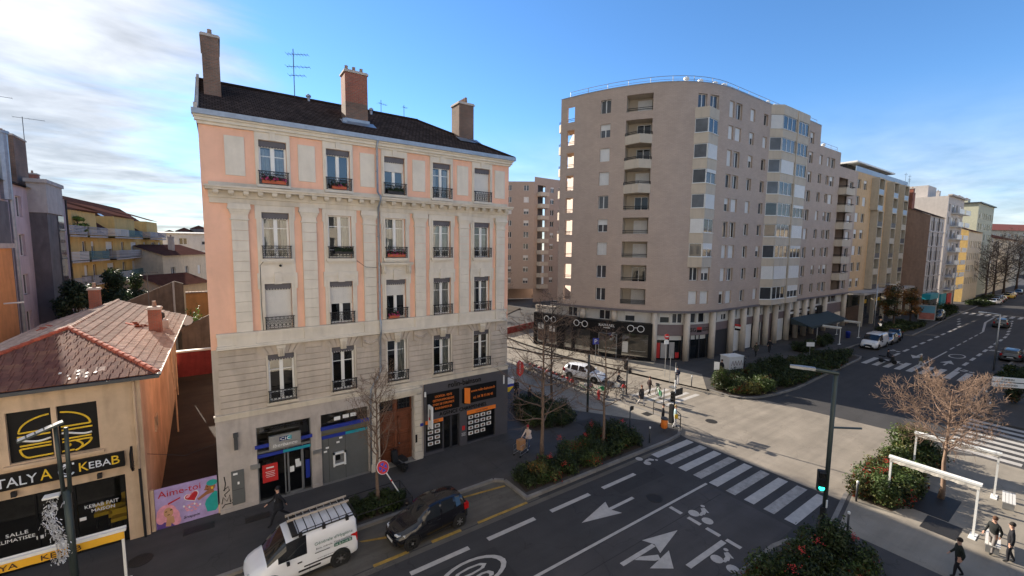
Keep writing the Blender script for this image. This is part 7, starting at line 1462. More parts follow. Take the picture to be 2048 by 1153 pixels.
leafy('autumn tree with thinning orange brown leaves before the beige block', 93.5, 21.6, 7.2, 2.6, 3400, ['leaf_autumn', 'leaf_olive', 'leaf_dark'], [.55, .2, .25], 55, .13, .13); leafy('smaller brown leaved tree next to the poster board', 101.5, 21.2, 6.2, 2.3, 2600, ['leaf_autumn', 'leaf_dark'], [.6, .4], 56, .13, .13)
hb = shrub('heart shaped clipped dark topiary on the right pavement', 55.6, 4.4, 1.9, .8, 2000, ['leaf_dark', 'leaf_autumn'], [.7, .3], 57, .13, .08)
# low rail round the first bed
fr_ = thing('low_fence', 'low dark rail round the clipped bed before the bank', 'fence', (6.05, 20.15, .13))
for a, b in (((-1.35, -.9), (1.35, -.9)), ((1.35, -.9), (1.35, .9)), ((1.35, .9), (-1.35, .9)), ((-1.35, .9), (-1.35, -.9))): MB().tube([(*a, .42), (*b, .42)], .022, 5).build('rail', 'dark_iron', fr_)
for x in (-1.35, 1.35):
    for y in (-.9, 0, .9): MB().tube([(x, y, 0), (x, y, .44)], .022, 5).build('post', 'dark_iron', fr_)
# ================================================================== VEHICLES
mat('car_white', (.72, .73, .76), .25, var=.03, coat=.6); mat('car_black', (.006, .006, .009), .22, var=.1, coat=.8); mat('car_silver', (.33, .34, .36), .3, .5, var=.04, coat=.5); mat('car_grey', (.09, .095, .10), .3, .4, var=.05, coat=.5); mat('car_red', (.30, .02, .02), .3, var=.05, coat=.5); mat('car_yellow', (.5, .33, .03), .3, var=.05)
mat('car_glass', (.010, .012, .015), .03, var=.2, spec=.7); mat('tyre', (.014, .014, .014), .85, var=.2); mat('rim', (.36, .36, .37), .35, .7, var=.1); mat('headlamp', (.62, .64, .66), .12, var=.1, spec=.8); mat('tail_red', (.42, .012, .012), .2, var=.1); mat('trim_black', (.014, .014, .015), .6, var=.15); mat('plate_white', (.7, .7, .68), .5)
def loft(st):
    """st: list of dicts with x, zb, wb, zs, ws, zt, wt, zr, wr -> ring of half-section points"""
    rows = []
    for s in st:
        x, zb, wb, zs, ws, zt, wt, zr, wr = s[:9]
        rows.append([(x, 0, zb), (x, wb, zb), (x, ws, zb+(zs-zb)*.35), (x, ws, zs), (x, wt, zt), (x, wt+(wr-wt)*.55, zt+(zr-.06-zt)*.55), (x, wr, zr-.055 if zr-zt > .2 else zr-.015), (x, wr*.72, zr-.012 if zr-zt > .2 else zr-.004), (x, 0, zr)])
    return rows
HATCH = [ # x, zb, wb, zs, ws, zt, wt, zr, wr, tag of the interval that follows
 (1.00, .34, .30, .44, .36, .50, .36, .52, .30, 'b'), (.965, .22, .62, .45, .72, .60, .66, .64, .55, 'b'), (.90, .18, .74, .48, .86, .68, .78, .73, .62, 'b'), (.72, .17, .78, .50, .95, .80, .86, .85, .70, 'b'), (.50, .17, .80, .52, .99, .88, .90, .94, .76, 'b'), (.40, .17, .80, .52, 1.0, .92, .90, .98, .78, 'w'), (.22, .17, .80, .52, 1.0, .93, .91, 1.30, .72, 'w'), (.10, .17, .80, .52, 1.0, .94, .91, 1.44, .69, 's'),
 (-.16, .17, .80, .52, 1.0, .95, .91, 1.50, .69, 'p'), (-.21, .17, .80, .52, 1.0, .95, .91, 1.50, .69, 's'), (-.56, .17, .80, .53, 1.0, .98, .90, 1.47, .67, 'p'), (-.62, .17, .80, .54, 1.0, .99, .90, 1.46, .66, 's'), (-.76, .18, .79, .55, .98, 1.02, .87, 1.42, .63, 'p'), (-.84, .19, .77, .56, .96, 1.02, .84, 1.38, .60, 'r'), (-.955, .22, .70, .56, .90, .98, .78, 1.06, .60, 'b'), (-.99, .28, .60, .55, .78, .85, .66, .90, .5, 'b'), (-1.0, .36, .45, .50, .60, .70, .5, .74, .4, 'b')]
VAN = [
 (1.00, .34, .40, .48, .46, .60, .44, .64, .35, 'b'), (.97, .24, .66, .50, .78, .72, .70, .78, .55, 'b'), (.90, .20, .76, .54, .90, .86, .80, .93, .64, 'b'), (.78, .18, .80, .56, .97, .95, .87, 1.04, .72, 'b'), (.66, .18, .82, .58, 1.0, 1.00, .89, 1.10, .78, 'w'), (.48, .18, .82, .58, 1.0, 1.02, .91, 1.46, .80, 'w'), (.33, .18, .82, .58, 1.0, 1.03, .92, 1.72, .78, 's'), (.10, .18, .82, .58, 1.0, 1.03, .92, 1.80, .80, 's2'),
 (-.02, .18, .82, .58, 1.0, 1.04, .93, 1.82, .81, 'p'), (-.08, .18, .82, .58, 1.0, 1.04, .93, 1.82, .81, 'p'), (-.50, .18, .82, .58, 1.0, 1.05, .94, 1.83, .82, 'p'), (-.88, .20, .82, .58, .99, 1.05, .93, 1.82, .82, 'p'), (-.955, .24, .80, .58, .97, 1.05, .92, 1.78, .80, 'r'), (-.99, .30, .74, .58, .93, 1.05, .88, 1.68, .74, 'b'), (-1.0, .40, .6, .58, .8, 1.0, .76, 1.4, .62, 'b')]
def car(name, lab, cat, loc, rz, L, Wd, H, tpl, paint, wheels=(.62, -.60), wr=.30, grp=None, tall=1.5, side_tpl=None, extra=None):
    t = thing(name, lab, cat, loc, rz, grp); sx, sy, sz = L/2, Wd/2, H/tall
    st = [(s[0]*sx, s[1]*sz, s[2]*sy, s[3]*sz, s[4]*sy, s[5]*sz, s[6]*sy, s[7]*sz, s[8]*sy, s[9]) for s in tpl]; rows = loft(st); n = len(rows[0])
    parts = {k: MB() for k in ('body', 'windscreen', 'side_window', 'rear_window')}
    body_v = [p for r_ in rows for p in r_]+[(x, -y, z) for r_ in rows for (x, y, z) in r_]; nr = len(rows)*n; bf = []
    def quad(i, j, mir): o = nr if mir else 0; q = (o+i*n+j, o+(i+1)*n+j, o+(i+1)*n+j+1, o+i*n+j+1); return q[::-1] if mir else q
    fl = {'body': [], 'windscreen': [], 'side_window': [], 'rear_window': []}
    for i in range(len(rows)-1):
        tg = st[i][9]
        for j in range(n-1):
            for mir in (0, 1):
                if tg == 'w' and j >= (5 if tpl is VAN else 6): k = 'windscreen'
                elif tg == 'w' and j >= 4 and i > 0 and st[i+1][9] == 's': k = 'side_window' if j == 4 else 'body'
                elif tg in ('s', 's2') and j in (4, 5): k = 'side_window'
                elif tg == 'r' and j >= 6: k = 'rear_window'
                else: k = 'body'
                fl[k].append(quad(i, j, mir))
    mtl = {'body': paint, 'windscreen': 'car_glass', 'side_window': 'car_glass', 'rear_window': 'car_glass'}
    bpart = None
    for k, f in fl.items():
        if not f: continue
        groups = [f]
        if k == 'side_window':              # one pane per connected patch
            groups = []
            for q in f:
                hit = [g2 for g2 in groups if any(set(q) & set(w2) for w2 in g2)]; new = [q]
                for g2 in hit: new += g2; groups.remove(g2)
                groups.append(new)
        for f2 in groups:
            used = sorted({v for q in f2 for v in q}); mp = {v: i for i, v in enumerate(used)}; m = MB(); m.idx([body_v[v] for v in used], [tuple(mp[v] for v in q) for q in f2])
            me = m.mesh(k, mtl[k], True); bm = bmesh.new(); bm.from_mesh(me); bmesh.ops.remove_doubles(bm, verts=bm.verts, dist=.0005)
            bm.to_mesh(me); bm.free(); me.polygons.foreach_set('use_smooth', [True]*len(me.polygons)); o = put(k, me, t)
    # front and rear caps come from the loft's closed ends: bumpers
    fb = MB(); x = sx; fb.box(x-.10, -sy*.62, .22*sz, x+.015, sy*.62, .36*sz); fb.build('front_bumper', 'trim_black', t)
    rb = MB(); rb.box(-x-.02, -sy*.66, .30*sz, -x+.12, sy*.66, .50*sz); rb.build('rear_bumper', 'trim_black' if tpl is VAN else paint, t)
    gr_ = MB(); gr_.box(x-.12, -sy*.34, .40*sz, x+.006, sy*.34, .50*sz); gr_.build('grille', 'trim_black', t)
    pl_ = MB(); pl_.box(x-.01, -.26, .30, x+.022, .26, .40); pl_.build('number_plate', 'plate_white', t); pl_ = MB(); pl_.box(-x-.03, -.26, .52*sz, -x+.1, .26, .52*sz+.1); pl_.build('number_plate', 'plate_white', t)
    for s in (-1, 1):
        zl = (.62 if tpl is HATCH else .78)*sz
        hl = MB(); hl.prism([(sx*.97, s*sy*.42), (sx*.94, s*sy*.66), (sx*.80, s*sy*.88), (sx*.76, s*sy*.82), (sx*.90, s*sy*.50)], zl-.085, zl+.075); hl.build('headlight', 'headlamp', t)
        tl = MB(); z0, z1 = ((.70, .98) if tpl is HATCH else (.75, 1.12)); tl.box(-sx*.985, s*sy*.70 if s > 0 else -sy*.93, z0*sz, -sx*.86, sy*.93 if s > 0 else -sy*.70, z1*sz); tl.build('tail_light', 'tail_red', t)
        mr = MB(); mr.box(sx*.30, s*sy*1.0 if s > 0 else -sy*1.0-.14, .96*sz, sx*.30+.10, sy*1.0+.14 if s > 0 else -sy*1.0, 1.06*sz); mr.build('mirror', paint if paint != 'car_white' or tpl is HATCH else 'trim_black', t)
        for wx in (.27, .02) if tpl is HATCH else (.22,): h_ = MB(); h_.box(sx*wx-.28, s*sy*.985-.02, .80*sz, sx*wx-.12, s*sy*.985+.02, .83*sz); h_.build('door_handle', 'trim_black', t)
        for wx in (.42, -.19, -.60) if tpl is HATCH else (.40, -.05): dj = MB(); dj.box(sx*wx-.006, s*(sy*1.0)-.004, .26*sz, sx*wx+.006, s*(sy*1.0)+.004, .55*sz); dj.build('door_seam', 'trim_black', t)
        sl2 = MB(); sl2.box(-sx*.42, s*sy*.985-.012, .20*sz, sx*.44, s*sy*.985+.014, .27*sz); sl2.build('sill_trim', 'trim_black', t)
    wm = WHEEL.get(wr)
    if wm is None:
        M_ = Matrix.Rotation(PI/2, 4, 'X'); ty = MB().lathe([(wr*.62, -.095), (wr*.94, -.10), (wr, -.06), (wr, .06), (wr*.94, .10), (wr*.62, .095)], 22, (0, 0, 0), 0, M_)
        rm_ = MB().lathe([(wr*.64, -.085), (wr*.64, .085), (wr*.56, .09), (wr*.52, .05), (.05, .055)], 20, (0, 0, 0), 0, M_)
        sp = MB()
        for k in range(6): a = k*PI/3; M2 = Matrix.Rotation(a, 4, 'Y'); sp.box(-.03, -.095, .04, .03, -.06, wr*.60, 0, M2); sp.box(-.03, .06, .04, .03, .095, wr*.60, 0, M2)
        sp.lathe([(.06, -.1), (.06, .1)], 10, (0, 0, 0), 0, M_)
        arch = MB().lathe([(wr*.3, -.03), (wr+.075, -.03), (wr+.075, .03), (wr*.3, .03)], 22, (0, 0, 0), 0, M_)
        wm = WHEEL[wr] = (ty.mesh('tyre', 'tyre'), rm_.mesh('rim', 'trim_black'), sp.mesh('spokes', 'rim'), arch.mesh('wheel_arch', 'trim_black'))
    for wx in wheels:
        for s in (-1, 1):
            put('wheel_arch', wm[3], t, (wx*sx, s*(sy-.012), wr+.01)); o = thing_part('wheel', t, (wx*sx, s*(sy-.055), wr)); put('tyre', wm[0], o); put('rim', wm[1], o); put('spokes', wm[2], o)
    return t, sx, sy, sz
WHEEL = {}
def thing_part(name, parent, loc):
    o = bpy.data.objects.new(name, None); COL.objects.link(o); o.parent = parent; o.location = loc; o.empty_display_size = .1; return o
# white service van with rack
van, sx, sy, sz = car('van', 'white service van with roof rack and green lettering parked at the kerb', 'van', (2.22, 18.0, .0), PI+R(3), 3.98, 1.80, 1.83, VAN, 'car_white', (.63, -.63), .33, None, 1.83)
rk_ = MB()
for s in (-1, 1): rk_.tube([(-1.95, s*.72, 1.86), (.25, s*.72, 1.86)], .028, 6); rk_.tube([(-1.95, s*.72, 1.99), (.05, s*.72, 1.97), (.25, s*.72, 1.87)], .018, 5)
for i in range(8): x = -1.9+i*.30; rk_.tube([(x, -.72, 1.90), (x, -.60, 1.97), (x, .60, 1.97), (x, .72, 1.90)], .018, 5)
for x in (-1.6, -.7, .15):
    for s in (-1, 1): rk_.box(x-.06, s*.72-.05, 1.74, x+.06, s*.72+.05, 1.92)
rk_.build('roof_rack', 'trim_black', van); rk_ = MB(); rk_.box(.24, -.72, 1.82, .44, .72, 1.90); rk_.build('rack_deflector', 'trim_black', van)
for x in [-.1-.22*i for i in range(1, 8)]: MB().box(x*1.0, -.55, 1.825, x+.02, .55, 1.84).build('roof_rib', 'car_white', van)
ld = thing('ladder', 'pale double ladder tied on the roof rack of the white van', 'ladder', (2.16, 18.0, 1.93), PI+R(3))
for y in (-.60, -.20): MB().box(-2.0, y-.03, .02, .40, y+.03, .10).build('rail', 'ladder_wood', ld) if 'ladder_wood' in MATS else (mat('ladder_wood', (.42, .36, .30), .7, var=.2), MB().box(-2.0, y-.03, .02, .40, y+.03, .10).build('rail', 'ladder_wood', ld))
for i in range(9): MB().tube([(-1.85+i*.27, -.60, .06), (-1.85+i*.27, -.20, .06)], .018, 6).build('rung', 'steel', ld)
mat('van_green', (.02, .12, .08), .5); mat('van_dark', (.05, .06, .06), .5)
def vtext(b_, mt, x, z, w, h): return text(b_, mt, van, (x, .935, z), w, h, PI, .002)
vtext("Générale d'Hygiène", 'van_green', -1.02, 1.33, 1.45, .17); vtext('Bois, mérule. Tous nuisibles', 'van_dark', -1.02, 1.13, 1.35, .09); MB().box(-.85, .928, .955, -.3, .933, .985).build('small_print', 'van_dark', van); vtext('www.generale-hygiene.com', 'van_dark', -.95, .72, 1.15, .06)
MB().box(-1.72, .925, .93, -1.02, .934, 1.06).build('phone_panel', 'van_green', van); vtext('04 72 71 70 70', 'white_sign', -1.37, .995, .62, .08)
MB().box(-.5, .90, .44, .3, .925, .50).build('side_moulding', 'trim_black', van); MB().box(-1.2, .90, .58, .1, .925, .62).build('door_rail', 'trim_black', van)
# other vehicles
car('car', 'small black hatchback parked behind the white van', 'car', (7.36, 17.32, .0), PI+R(5), 3.62, 1.62, 1.50, HATCH, 'car_black', (.64, -.68), .29)
car('car', 'white hatchback on the sunlit cross street', 'car', (29.55, 29.75, .01), R(-71), 4.28, 1.80, 1.46, HATCH, 'car_white', (.64, -.60), .31)
bv = car('van', 'white delivery van parked beyond the far zebra crossing', 'van', (72.8, 18.6, .01), PI, 5.0, 1.95, 1.95, VAN, 'car_white', (.64, -.62), .34, None, 1.83)[0]
car('car', 'silver car parked close behind the far white van', 'car', (78.0, 18.5, .01), PI, 4.2, 1.78, 1.48, HATCH, 'car_silver', (.63, -.61), .31); car('car', 'black car parked half on the pavement behind the silver car', 'car', (82.6, 18.9, .01), PI+.15, 4.5, 1.82, 1.46, HATCH, 'car_black', (.63, -.61), .31)
car('car', 'grey car driving away in the right lane of the avenue', 'car', (112.5, 11.6, .01), .05, 4.4, 1.85, 1.62, HATCH, 'car_grey', (.62, -.62), .33); car('car', 'dark red tailed car parked at the right picture edge', 'car', (79.0, 7.0, .01), .02, 4.3, 1.8, 1.5, HATCH, 'car_grey', (.62, -.62), .31)
car('car', 'dark green van like car parked beside the poster board', 'car', (112.5, 19.8, .14), PI, 4.7, 1.9, 1.95, HATCH, 'car_grey', (.62, -.62), .33)
for i, (x, y, p, r2, lb2) in enumerate(((160, 18.3, 'car_white', PI-.3, 'white car parked at the far verge, nearest of its row'), (167, 18.6, 'car_silver', PI-.3, 'silver car parked second in the far row'), (174, 19, 'car_white', PI-.3, 'white car parked third in the far row'), (184, 18.5, 'car_yellow', PI-.3, 'yellow car parked in the far row'), (192, 19, 'car_silver', PI-.3, 'silver car parked last in the far row'), (196, 14, 'car_white', PI, 'pale car far down the avenue in the oncoming lane'), (208, 18.8, 'car_grey', PI, 'dark grey car at the far end of the row'))): car('car', lb2, 'car', (x, y, .01), r2, 4.3, 1.8, 1.5, HATCH, p, (.62, -.62), .31, 'cars parked far down the avenue')
# ---- bicycles
mat('bike_red', (.42, .02, .02), .4); mat('bike_white', (.62, .62, .60), .4); mat('bike_green', (.02, .20, .07), .4); mat('bike_grey', (.16, .16, .17), .4, .4)
BK = {}
def bike(lab, x, y, rz, col, z=.14, grp='parked bicycles at the cross street', basket=True, lean=.06):
    if col not in BK:
        f = MB(); f.tube([(-.5, 0, .34), (-.08, 0, .30), (.36, 0, .72), (.42, 0, .95)], .022, 6); f.tube([(-.08, 0, .30), (-.18, 0, .86)], .02, 6); f.tube([(-.5, 0, .34), (-.16, 0, .72)], .014, 5); f.tube([(.40, 0, .80), (.52, 0, .34)], .018, 6); f.tube([(-.06, 0, .42), (.34, 0, .66)], .04, 6)
        wh = MB(); wh.tube([(.33*math.cos(2*PI*i/18), 0, .33*math.sin(2*PI*i/18)) for i in range(19)], .024, 5, 0, False)
        for k in range(6): a = k*PI/6; wh.tube([(.32*math.cos(a), 0, .32*math.sin(a)), (-.32*math.cos(a), 0, -.32*math.sin(a))], .004, 3, 0, False)
        hb_ = MB(); hb_.tube([(.38, -.28, 1.02), (.42, -.12, 1.0), (.42, .12, 1.0), (.38, .28, 1.02)], .016, 5); hb_.tube([(.42, 0, .93), (.42, 0, 1.0)], .018, 5)
        sd_ = MB(); sd_.prism([(-.34, -.08), (-.34, .08), (-.16, .06), (-.02, 0), (-.16, -.06)], .86, .92)
        fd = MB(); 
        for i in range(8): a0, a1 = R(20+i*20), R(40+i*20); fd.face([(-.5+.38*math.cos(a0), -.05, .34+.38*math.sin(a0)), (-.5+.38*math.cos(a1), -.05, .34+.38*math.sin(a1)), (-.5+.38*math.cos(a1), .05, .34+.38*math.sin(a1)), (-.5+.38*math.cos(a0), .05, .34+.38*math.sin(a0))])
        fd.face([(-.84, -.06, .30), (-.5, -.06, .34), (-.30, -.06, .62), (-.62, -.06, .70)]); fd.face([(-.84, .06, .30), (-.5, .06, .34), (-.30, .06, .62), (-.62, .06, .70)])
        bs = MB(); bs.box(.46, -.17, .78, .76, .17, .80)
        for q in ((.46, -.17, .80, .76, -.155, 1.0), (.46, .155, .80, .76, .17, 1.0), (.745, -.155, .80, .76, .155, 1.0), (.46, -.155, .80, .475, .155, 1.0)): bs.box(*q)
        fc = {'red': ('bike_grey', 'bike_red'), 'green': ('bike_green', 'bike_green'), 'black': ('bike_grey', 'trim_black')}[col]
        BK[col] = (f.mesh('frame', fc[0]), wh.mesh('wheel', 'tyre'), hb_.mesh('handlebar', 'trim_black'), sd_.mesh('saddle', 'trim_black'), fd.mesh('rear_guard', fc[1]), bs.mesh('basket', 'bike_white' if col == 'red' else 'bike_grey'))
    b_ = BK[col]; t = thing('bicycle', lab, 'bicycle', (x, y, z), rz, grp); t.rotation_euler = (lean, 0, rz)
    put('frame', b_[0], t); put('wheel', b_[1], t, (-.5, 0, .345)); put('wheel', b_[1], t, (.53, 0, .345)); put('handlebar', b_[2], t); put('saddle', b_[3], t); put('rear_guard', b_[4], t)
    if basket: put('basket', b_[5], t)
    return t
ordn = ['farthest', 'second', 'third', 'fourth', 'fifth', 'sixth', 'seventh', 'eighth', 'ninth', 'nearest']
for i in range(10): bike('red and white hire bicycle in the dock row, ' + ordn[i] + (' from the camera' if i in (0, 9) else ' from the far end'), 26.0, 34.8-i*.72, PI+.15*math.sin(i*2.3), 'red', .14, 'hire bicycles in the dock row', lean=.05*math.sin(i*1.7))
dk = MB().box(-.05, -.06, 0, .05, .06, .75).mesh('dock_post', 'dark_grey_metal')
for i in range(10): tag(put('dock_post', dk, None, (26.75, 34.75-i*.72, .13)), 'dark docking post of the hire bicycles, ' + ordn[i] + ' along the row', 'bollard', 'docking posts')
bike('green hire bicycle next to the red dock row', 26.5, 26.9, PI-.3, 'green'); bike('red bicycle leaning between the green ones', 26.7, 26.3, PI+.4, 'red'); bike('green hire bicycle parked nearest the red hydrant', 26.9, 25.6, PI-.5, 'green'); bike('dark bicycle locked at the hoop by the traffic light', 28.2, 25.3, PI+.5, 'black'); bike('red bicycle locked at the hoop behind the cyclist', 28.9, 24.6, PI+.2, 'red')
bike('green bicycle lying beside the walking woman', 31.3, 22.5, .9, 'green', .02, lean=.12); bike('black bicycle ridden by the cyclist on the cross street', 29.4, 25.5, R(-60), 'black', .02, 'ridden bicycles', lean=0.0)
bike('black bicycle leaning at the right hand kerb by the far crossing', 61.5, 6.4, 2.2, 'black', .14); bike('dark bicycle parked before the bank columns', 47.6, 23.2, .4, 'black', .14)
# ================================================================== PEOPLE
CL = {}
def cloth(c):
    k = 'cloth_%d_%d_%d' % tuple(int(v*1000) for v in c)
    if k not in MATS: mat(k, c, .85, var=.15, scale=8)
    return k
def person(lab, x, y, rz, h=1.72, stride=.35, coat=(.02, .02, .024), legs=(.02, .02, .025), hairc=(.02, .015, .012), shoe=(.015, .015, .015), arms='swing', long_coat=.0, hat=None, z=.13, sit=False, bag=None, lean=.0, hood=False):
    s = h/1.75; V = []; E_ = []; Rr = []; Pm_ = []
    def v(p, r, m, par=None):
        V.append((p[0]*s, p[1]*s, p[2]*s)); Rr.append((r*s, r*s) if not isinstance(r, tuple) else (r[0]*s, r[1]*s)); Pm_.append(m); i = len(V)-1
        if par is not None: E_.append((par, i))
        return i
    hz_ = .92 if not sit else .95
    pel = v((0, 0, hz_), .145, 'leg'); wst = v((.01+lean*.25, 0, hz_+.18), .135, 'coat', pel); ch = v((.01+lean*.6, 0, hz_+.40), .155, 'coat', wst); nk = v((.01+lean*.9, 0, hz_+.56), .062, 'coat', ch); hd1 = v((.03+lean, 0, hz_+.66), .085, 'skin', nk); hd2 = v((.03+lean, 0, hz_+.77), .083, 'skin', hd1)
    st = stride
    for sd in (-1, 1):
        f = st*sd
        hp_ = v((0, .09*sd, hz_-.05), .095, 'leg', pel)
        if sit: kn = v((.40, .12*sd, hz_-.14+.05*sd), .07, 'leg', hp_); an = v((.28, .12*sd, hz_-.52+.12*sd), .045, 'leg', kn); v((.42, .12*sd, hz_-.57+.12*sd), .04, 'shoe', an)
        else:
            kn = v((.20*f+.05*abs(f)+.03, .10*sd, .49+.02*abs(f)), .068, 'leg', hp_); an = v((.42*f-(.12 if f < 0 else 0)+.0, .10*sd, .09+(.10*abs(f) if f < 0 else 0)), .045, 'leg', kn); v((an and .42*f+.14-(.12 if f < 0 else 0), .11*sd, .045+(.03*abs(f) if f < 0 else 0)), .042, 'shoe', an)
        sh = v((.01+lean*.75, .17*sd, hz_+.46), .072, 'coat', ch); a = -f
        if arms == 'swing': el = v((.16*a-.02+lean*.6, .235*sd, hz_+.20), .052, 'coat', sh); ha = v((.36*a+.08+lean*.5, .22*sd, hz_+.0+.05*abs(a)), .038, 'coat', el)
        elif arms == 'push': el = v((.14+lean*.6, .23*sd, hz_+.22), .052, 'coat', sh); ha = v((.40+lean*.6, .20*sd, hz_+.13), .036, 'coat', el)
        elif arms == 'phone': el = v((.06, .23*sd, hz_+.20), .052, 'coat', sh); ha = v((.30, .09*sd, hz_+.26), .036, 'coat', el)
        else: el = v((-.03, .235*sd, hz_+.20), .052, 'coat', sh); ha = v((.02, .24*sd, hz_-.04), .038, 'coat', el)
        d = Vector(V[ha])-Vector(V[el]); d.normalize(); hp0 = Vector(V[ha])/s
        pm = v(tuple(hp0+d*.055), (.030, .02), 'skin', ha); sdv = d.cross(Vector((1, 0, 0))).normalized() if abs(d.x) < .8 else d.cross(Vector((0, 0, 1))).normalized(); p0 = Vector(V[pm])/s
        for q, ln in ((-.024, .050), (-.008, .062), (.009, .058), (.024, .046)):
            k1 = v(tuple(p0+d*.03+sdv*q), .009, 'skin', pm); k2 = v(tuple(p0+d*(.03+ln*.5)+sdv*q*1.1+Vector((.006, 0, 0))), .0085, 'skin', k1); v(tuple(p0+d*(.03+ln)+sdv*q*1.1+Vector((.018, 0, 0))), .007, 'skin', k2)
        t1 = v(tuple(p0-d*.01+sdv*.035), .010, 'skin', pm); v(tuple(p0+d*.03+sdv*.052), .008, 'skin', t1)
    me = bpy.data.meshes.new('body'); me.from_pydata(V, E_, []); o = bpy.data.objects.new('body', me); COL.objects.link(o)
    md = o.modifiers.new('skin', 'SKIN'); md.use_smooth_shade = True
    if not me.skin_vertices:
        bpy.context.view_layer.objects.active = o
    sv = me.skin_vertices[0].data if me.skin_vertices else None
    if sv is None:
        import bmesh
        bm = bmesh.new(); bm.from_mesh(me); bm.verts.layers.skin.verify(); bm.to_mesh(me); bm.free(); sv = me.skin_vertices[0].data
    for i in range(len(V)): sv[i].radius = Rr[i]; sv[i].use_root = (i == 0)
    sb = o.modifiers.new('sub', 'SUBSURF'); sb.levels = 1; sb.render_levels = 1
    bpy.context.view_layer.update(); dg = bpy.context.evaluated_depsgraph_get(); nm_ = bpy.data.meshes.new_from_object(o.evaluated_get(dg)); bpy.data.objects.remove(o)
    order = ['coat', 'leg', 'skin', 'shoe']; mts = [cloth(coat), cloth(legs), 'skin', cloth(shoe)]
    nm_.materials.clear()
    for q in mts: nm_.materials.append(MATS[q])
    VV = np.array(V); 
    segs = [(VV[a], VV[b], Pm_[b]) for a, b in E_]
    A_ = np.array([q[0] for q in segs]); B_ = np.array([q[1] for q in segs]); D_ = B_-A_; LL = (D_**2).sum(1)+1e-9
    mi = np.zeros(len(nm_.polygons), dtype=np.int32)
    for k, pg in enumerate(nm_.polygons):
        c = np.array(pg.center); t_ = np.clip(((c-A_)*D_).sum(1)/LL, 0, 1); dd = ((A_+D_*t_[:, None]-c)**2).sum(1); mi[k] = order.index(segs[int(dd.argmin())][2])
    nm_.polygons.foreach_set('material_index', mi); nm_.polygons.foreach_set('use_smooth', [True]*len(nm_.polygons)); nm_.name = 'body'
    t = thing('person', lab, 'person', (x, y, z), rz); put('body', nm_, t)
    hx, hy, hz2 = VV[hd2]; hr = .097*s
    hm = MB(); hc = hat or hairc
    prof = [(hr*math.sin(a), hr*1.12*math.cos(a)) for a in [R(q) for q in (118, 100, 80, 60, 40, 20, 3)]]
    hm.lathe(prof, 10, (hx-.018*s, hy, hz2-.005*s)); hm.build('hat' if hat else 'hair', cloth(hc), t, True)
    fc = MB(); fc.idx([(hx+.082*s, 0, hz2-.02*s), (hx+.105*s, 0, hz2-.062*s), (hx+.08*s, .014*s, hz2-.065*s), (hx+.08*s, -.014*s, hz2-.065*s)], [(0, 1, 2), (0, 3, 1), (1, 3, 2)])
    for sd in (-1, 1): fc.lathe([(0, -.02*s), (.012*s, 0), (0, .02*s)], 5, (hx, sd*.083*s, hz2-.035*s))
    fc.build('nose_and_ears', 'skin', t); ey = MB()
    for sd in (-1, 1): ey.box(hx+.074*s, sd*.03*s-.01*s, hz2-.028*s, hx+.083*s, sd*.03*s+.01*s, hz2-.016*s)
    ey.box(hx+.074*s, -.02*s, hz2-.088*s, hx+.08*s, .02*s, hz2-.082*s); ey.build('eyes_and_mouth', cloth((.06, .02, .02)), t)
    if long_coat:
        ct = MB(); zt = (hz_+.12)*s; zb = (hz_-long_coat)*s; ct.lathe([(.20*s, zb), (.175*s, zb+.02), (.165*s, (zb+zt)/2), (.15*s, zt)], 14, (.0, 0, 0)); oc_ = ct.build('coat_skirt', cloth(coat), t, True); oc_.scale = (1.15, 1.25, 1)
    if bag:
        bx_, by_, bz_, bc, bs_ = bag; b = MB(); b.box(bx_-bs_*.35, by_-bs_*.25, bz_-bs_, bx_+bs_*.35, by_+bs_*.25, bz_); b.tube([(bx_-.06, by_, bz_), (bx_, by_, bz_+.10), (bx_+.06, by_, bz_)], .012, 4); q = b.build('bag', cloth(bc), None); q.parent = t
    return t
BLK = (.012, .012, .016); NAVY = (.02, .025, .05); JEAN = (.05, .08, .16); WHT = (.62, .58, .55); CRM = (.55, .45, .38)
person('person in black coat and trousers walking past the bank with a white bag', 1.75, 21.35, PI+.15, 1.76, .9, BLK, BLK, hat=BLK, long_coat=.22, bag=(-.02, -.27, .95, (.7, .7, .68), .34))
person('person in white coat, red cap and jeans pushing a shopping trolley', 15.75, 20.75, PI+.35, 1.64, .45, (.60, .48, .42), JEAN, hat=(.30, .02, .03), shoe=(.6, .6, .6), arms='push', long_coat=.08, lean=.10)
person('person in dark clothes standing at the corner of the pink house', 20.3, 28.6, R(-100), 1.74, .1, BLK, BLK, (.20, .15, .12)); person('person in dark jacket with pale scarf walking by the corner bushes', 20.3, 26.7, R(-80), 1.68, .3, BLK, (.02, .02, .03), BLK)
person('cyclist in dark clothes riding on the cross street', 29.35, 25.45, R(-60), 1.74, .0, BLK, (.03, .03, .05), arms='push', sit=True, lean=.12, z=.12); person('person in dark brown holding a green bicycle', 30.9, 23.1, R(-20), 1.72, .3, (.035, .02, .02), BLK, (.05, .02, .015), z=.02)
person('woman in long dark coat and pale trousers walking in the sun', 28.35, 21.95, R(-100), 1.70, .5, (.03, .028, .03), (.55, .52, .5), (.20, .07, .03), arms='down', long_coat=.30, z=.02); person('person in dark jacket and pale jeans standing with a phone by the crossing', 35.3, 23.3, R(190), 1.76, .12, NAVY, (.45, .45, .48), BLK, arms='phone', hat=BLK)
person('person in black jacket waiting beside the traffic light', 25.95, 18.15, R(-60), 1.72, .1, BLK, BLK, (.03, .02, .02), arms='down'); person('person in pale blue jacket with a yellow bag waiting at the kerb', 26.55, 17.55, R(-50), 1.70, .1, (.35, .47, .50), (.55, .54, .55), (.35, .25, .12), bag=(.05, -.22, 1.1, (.65, .42, .03), .30))
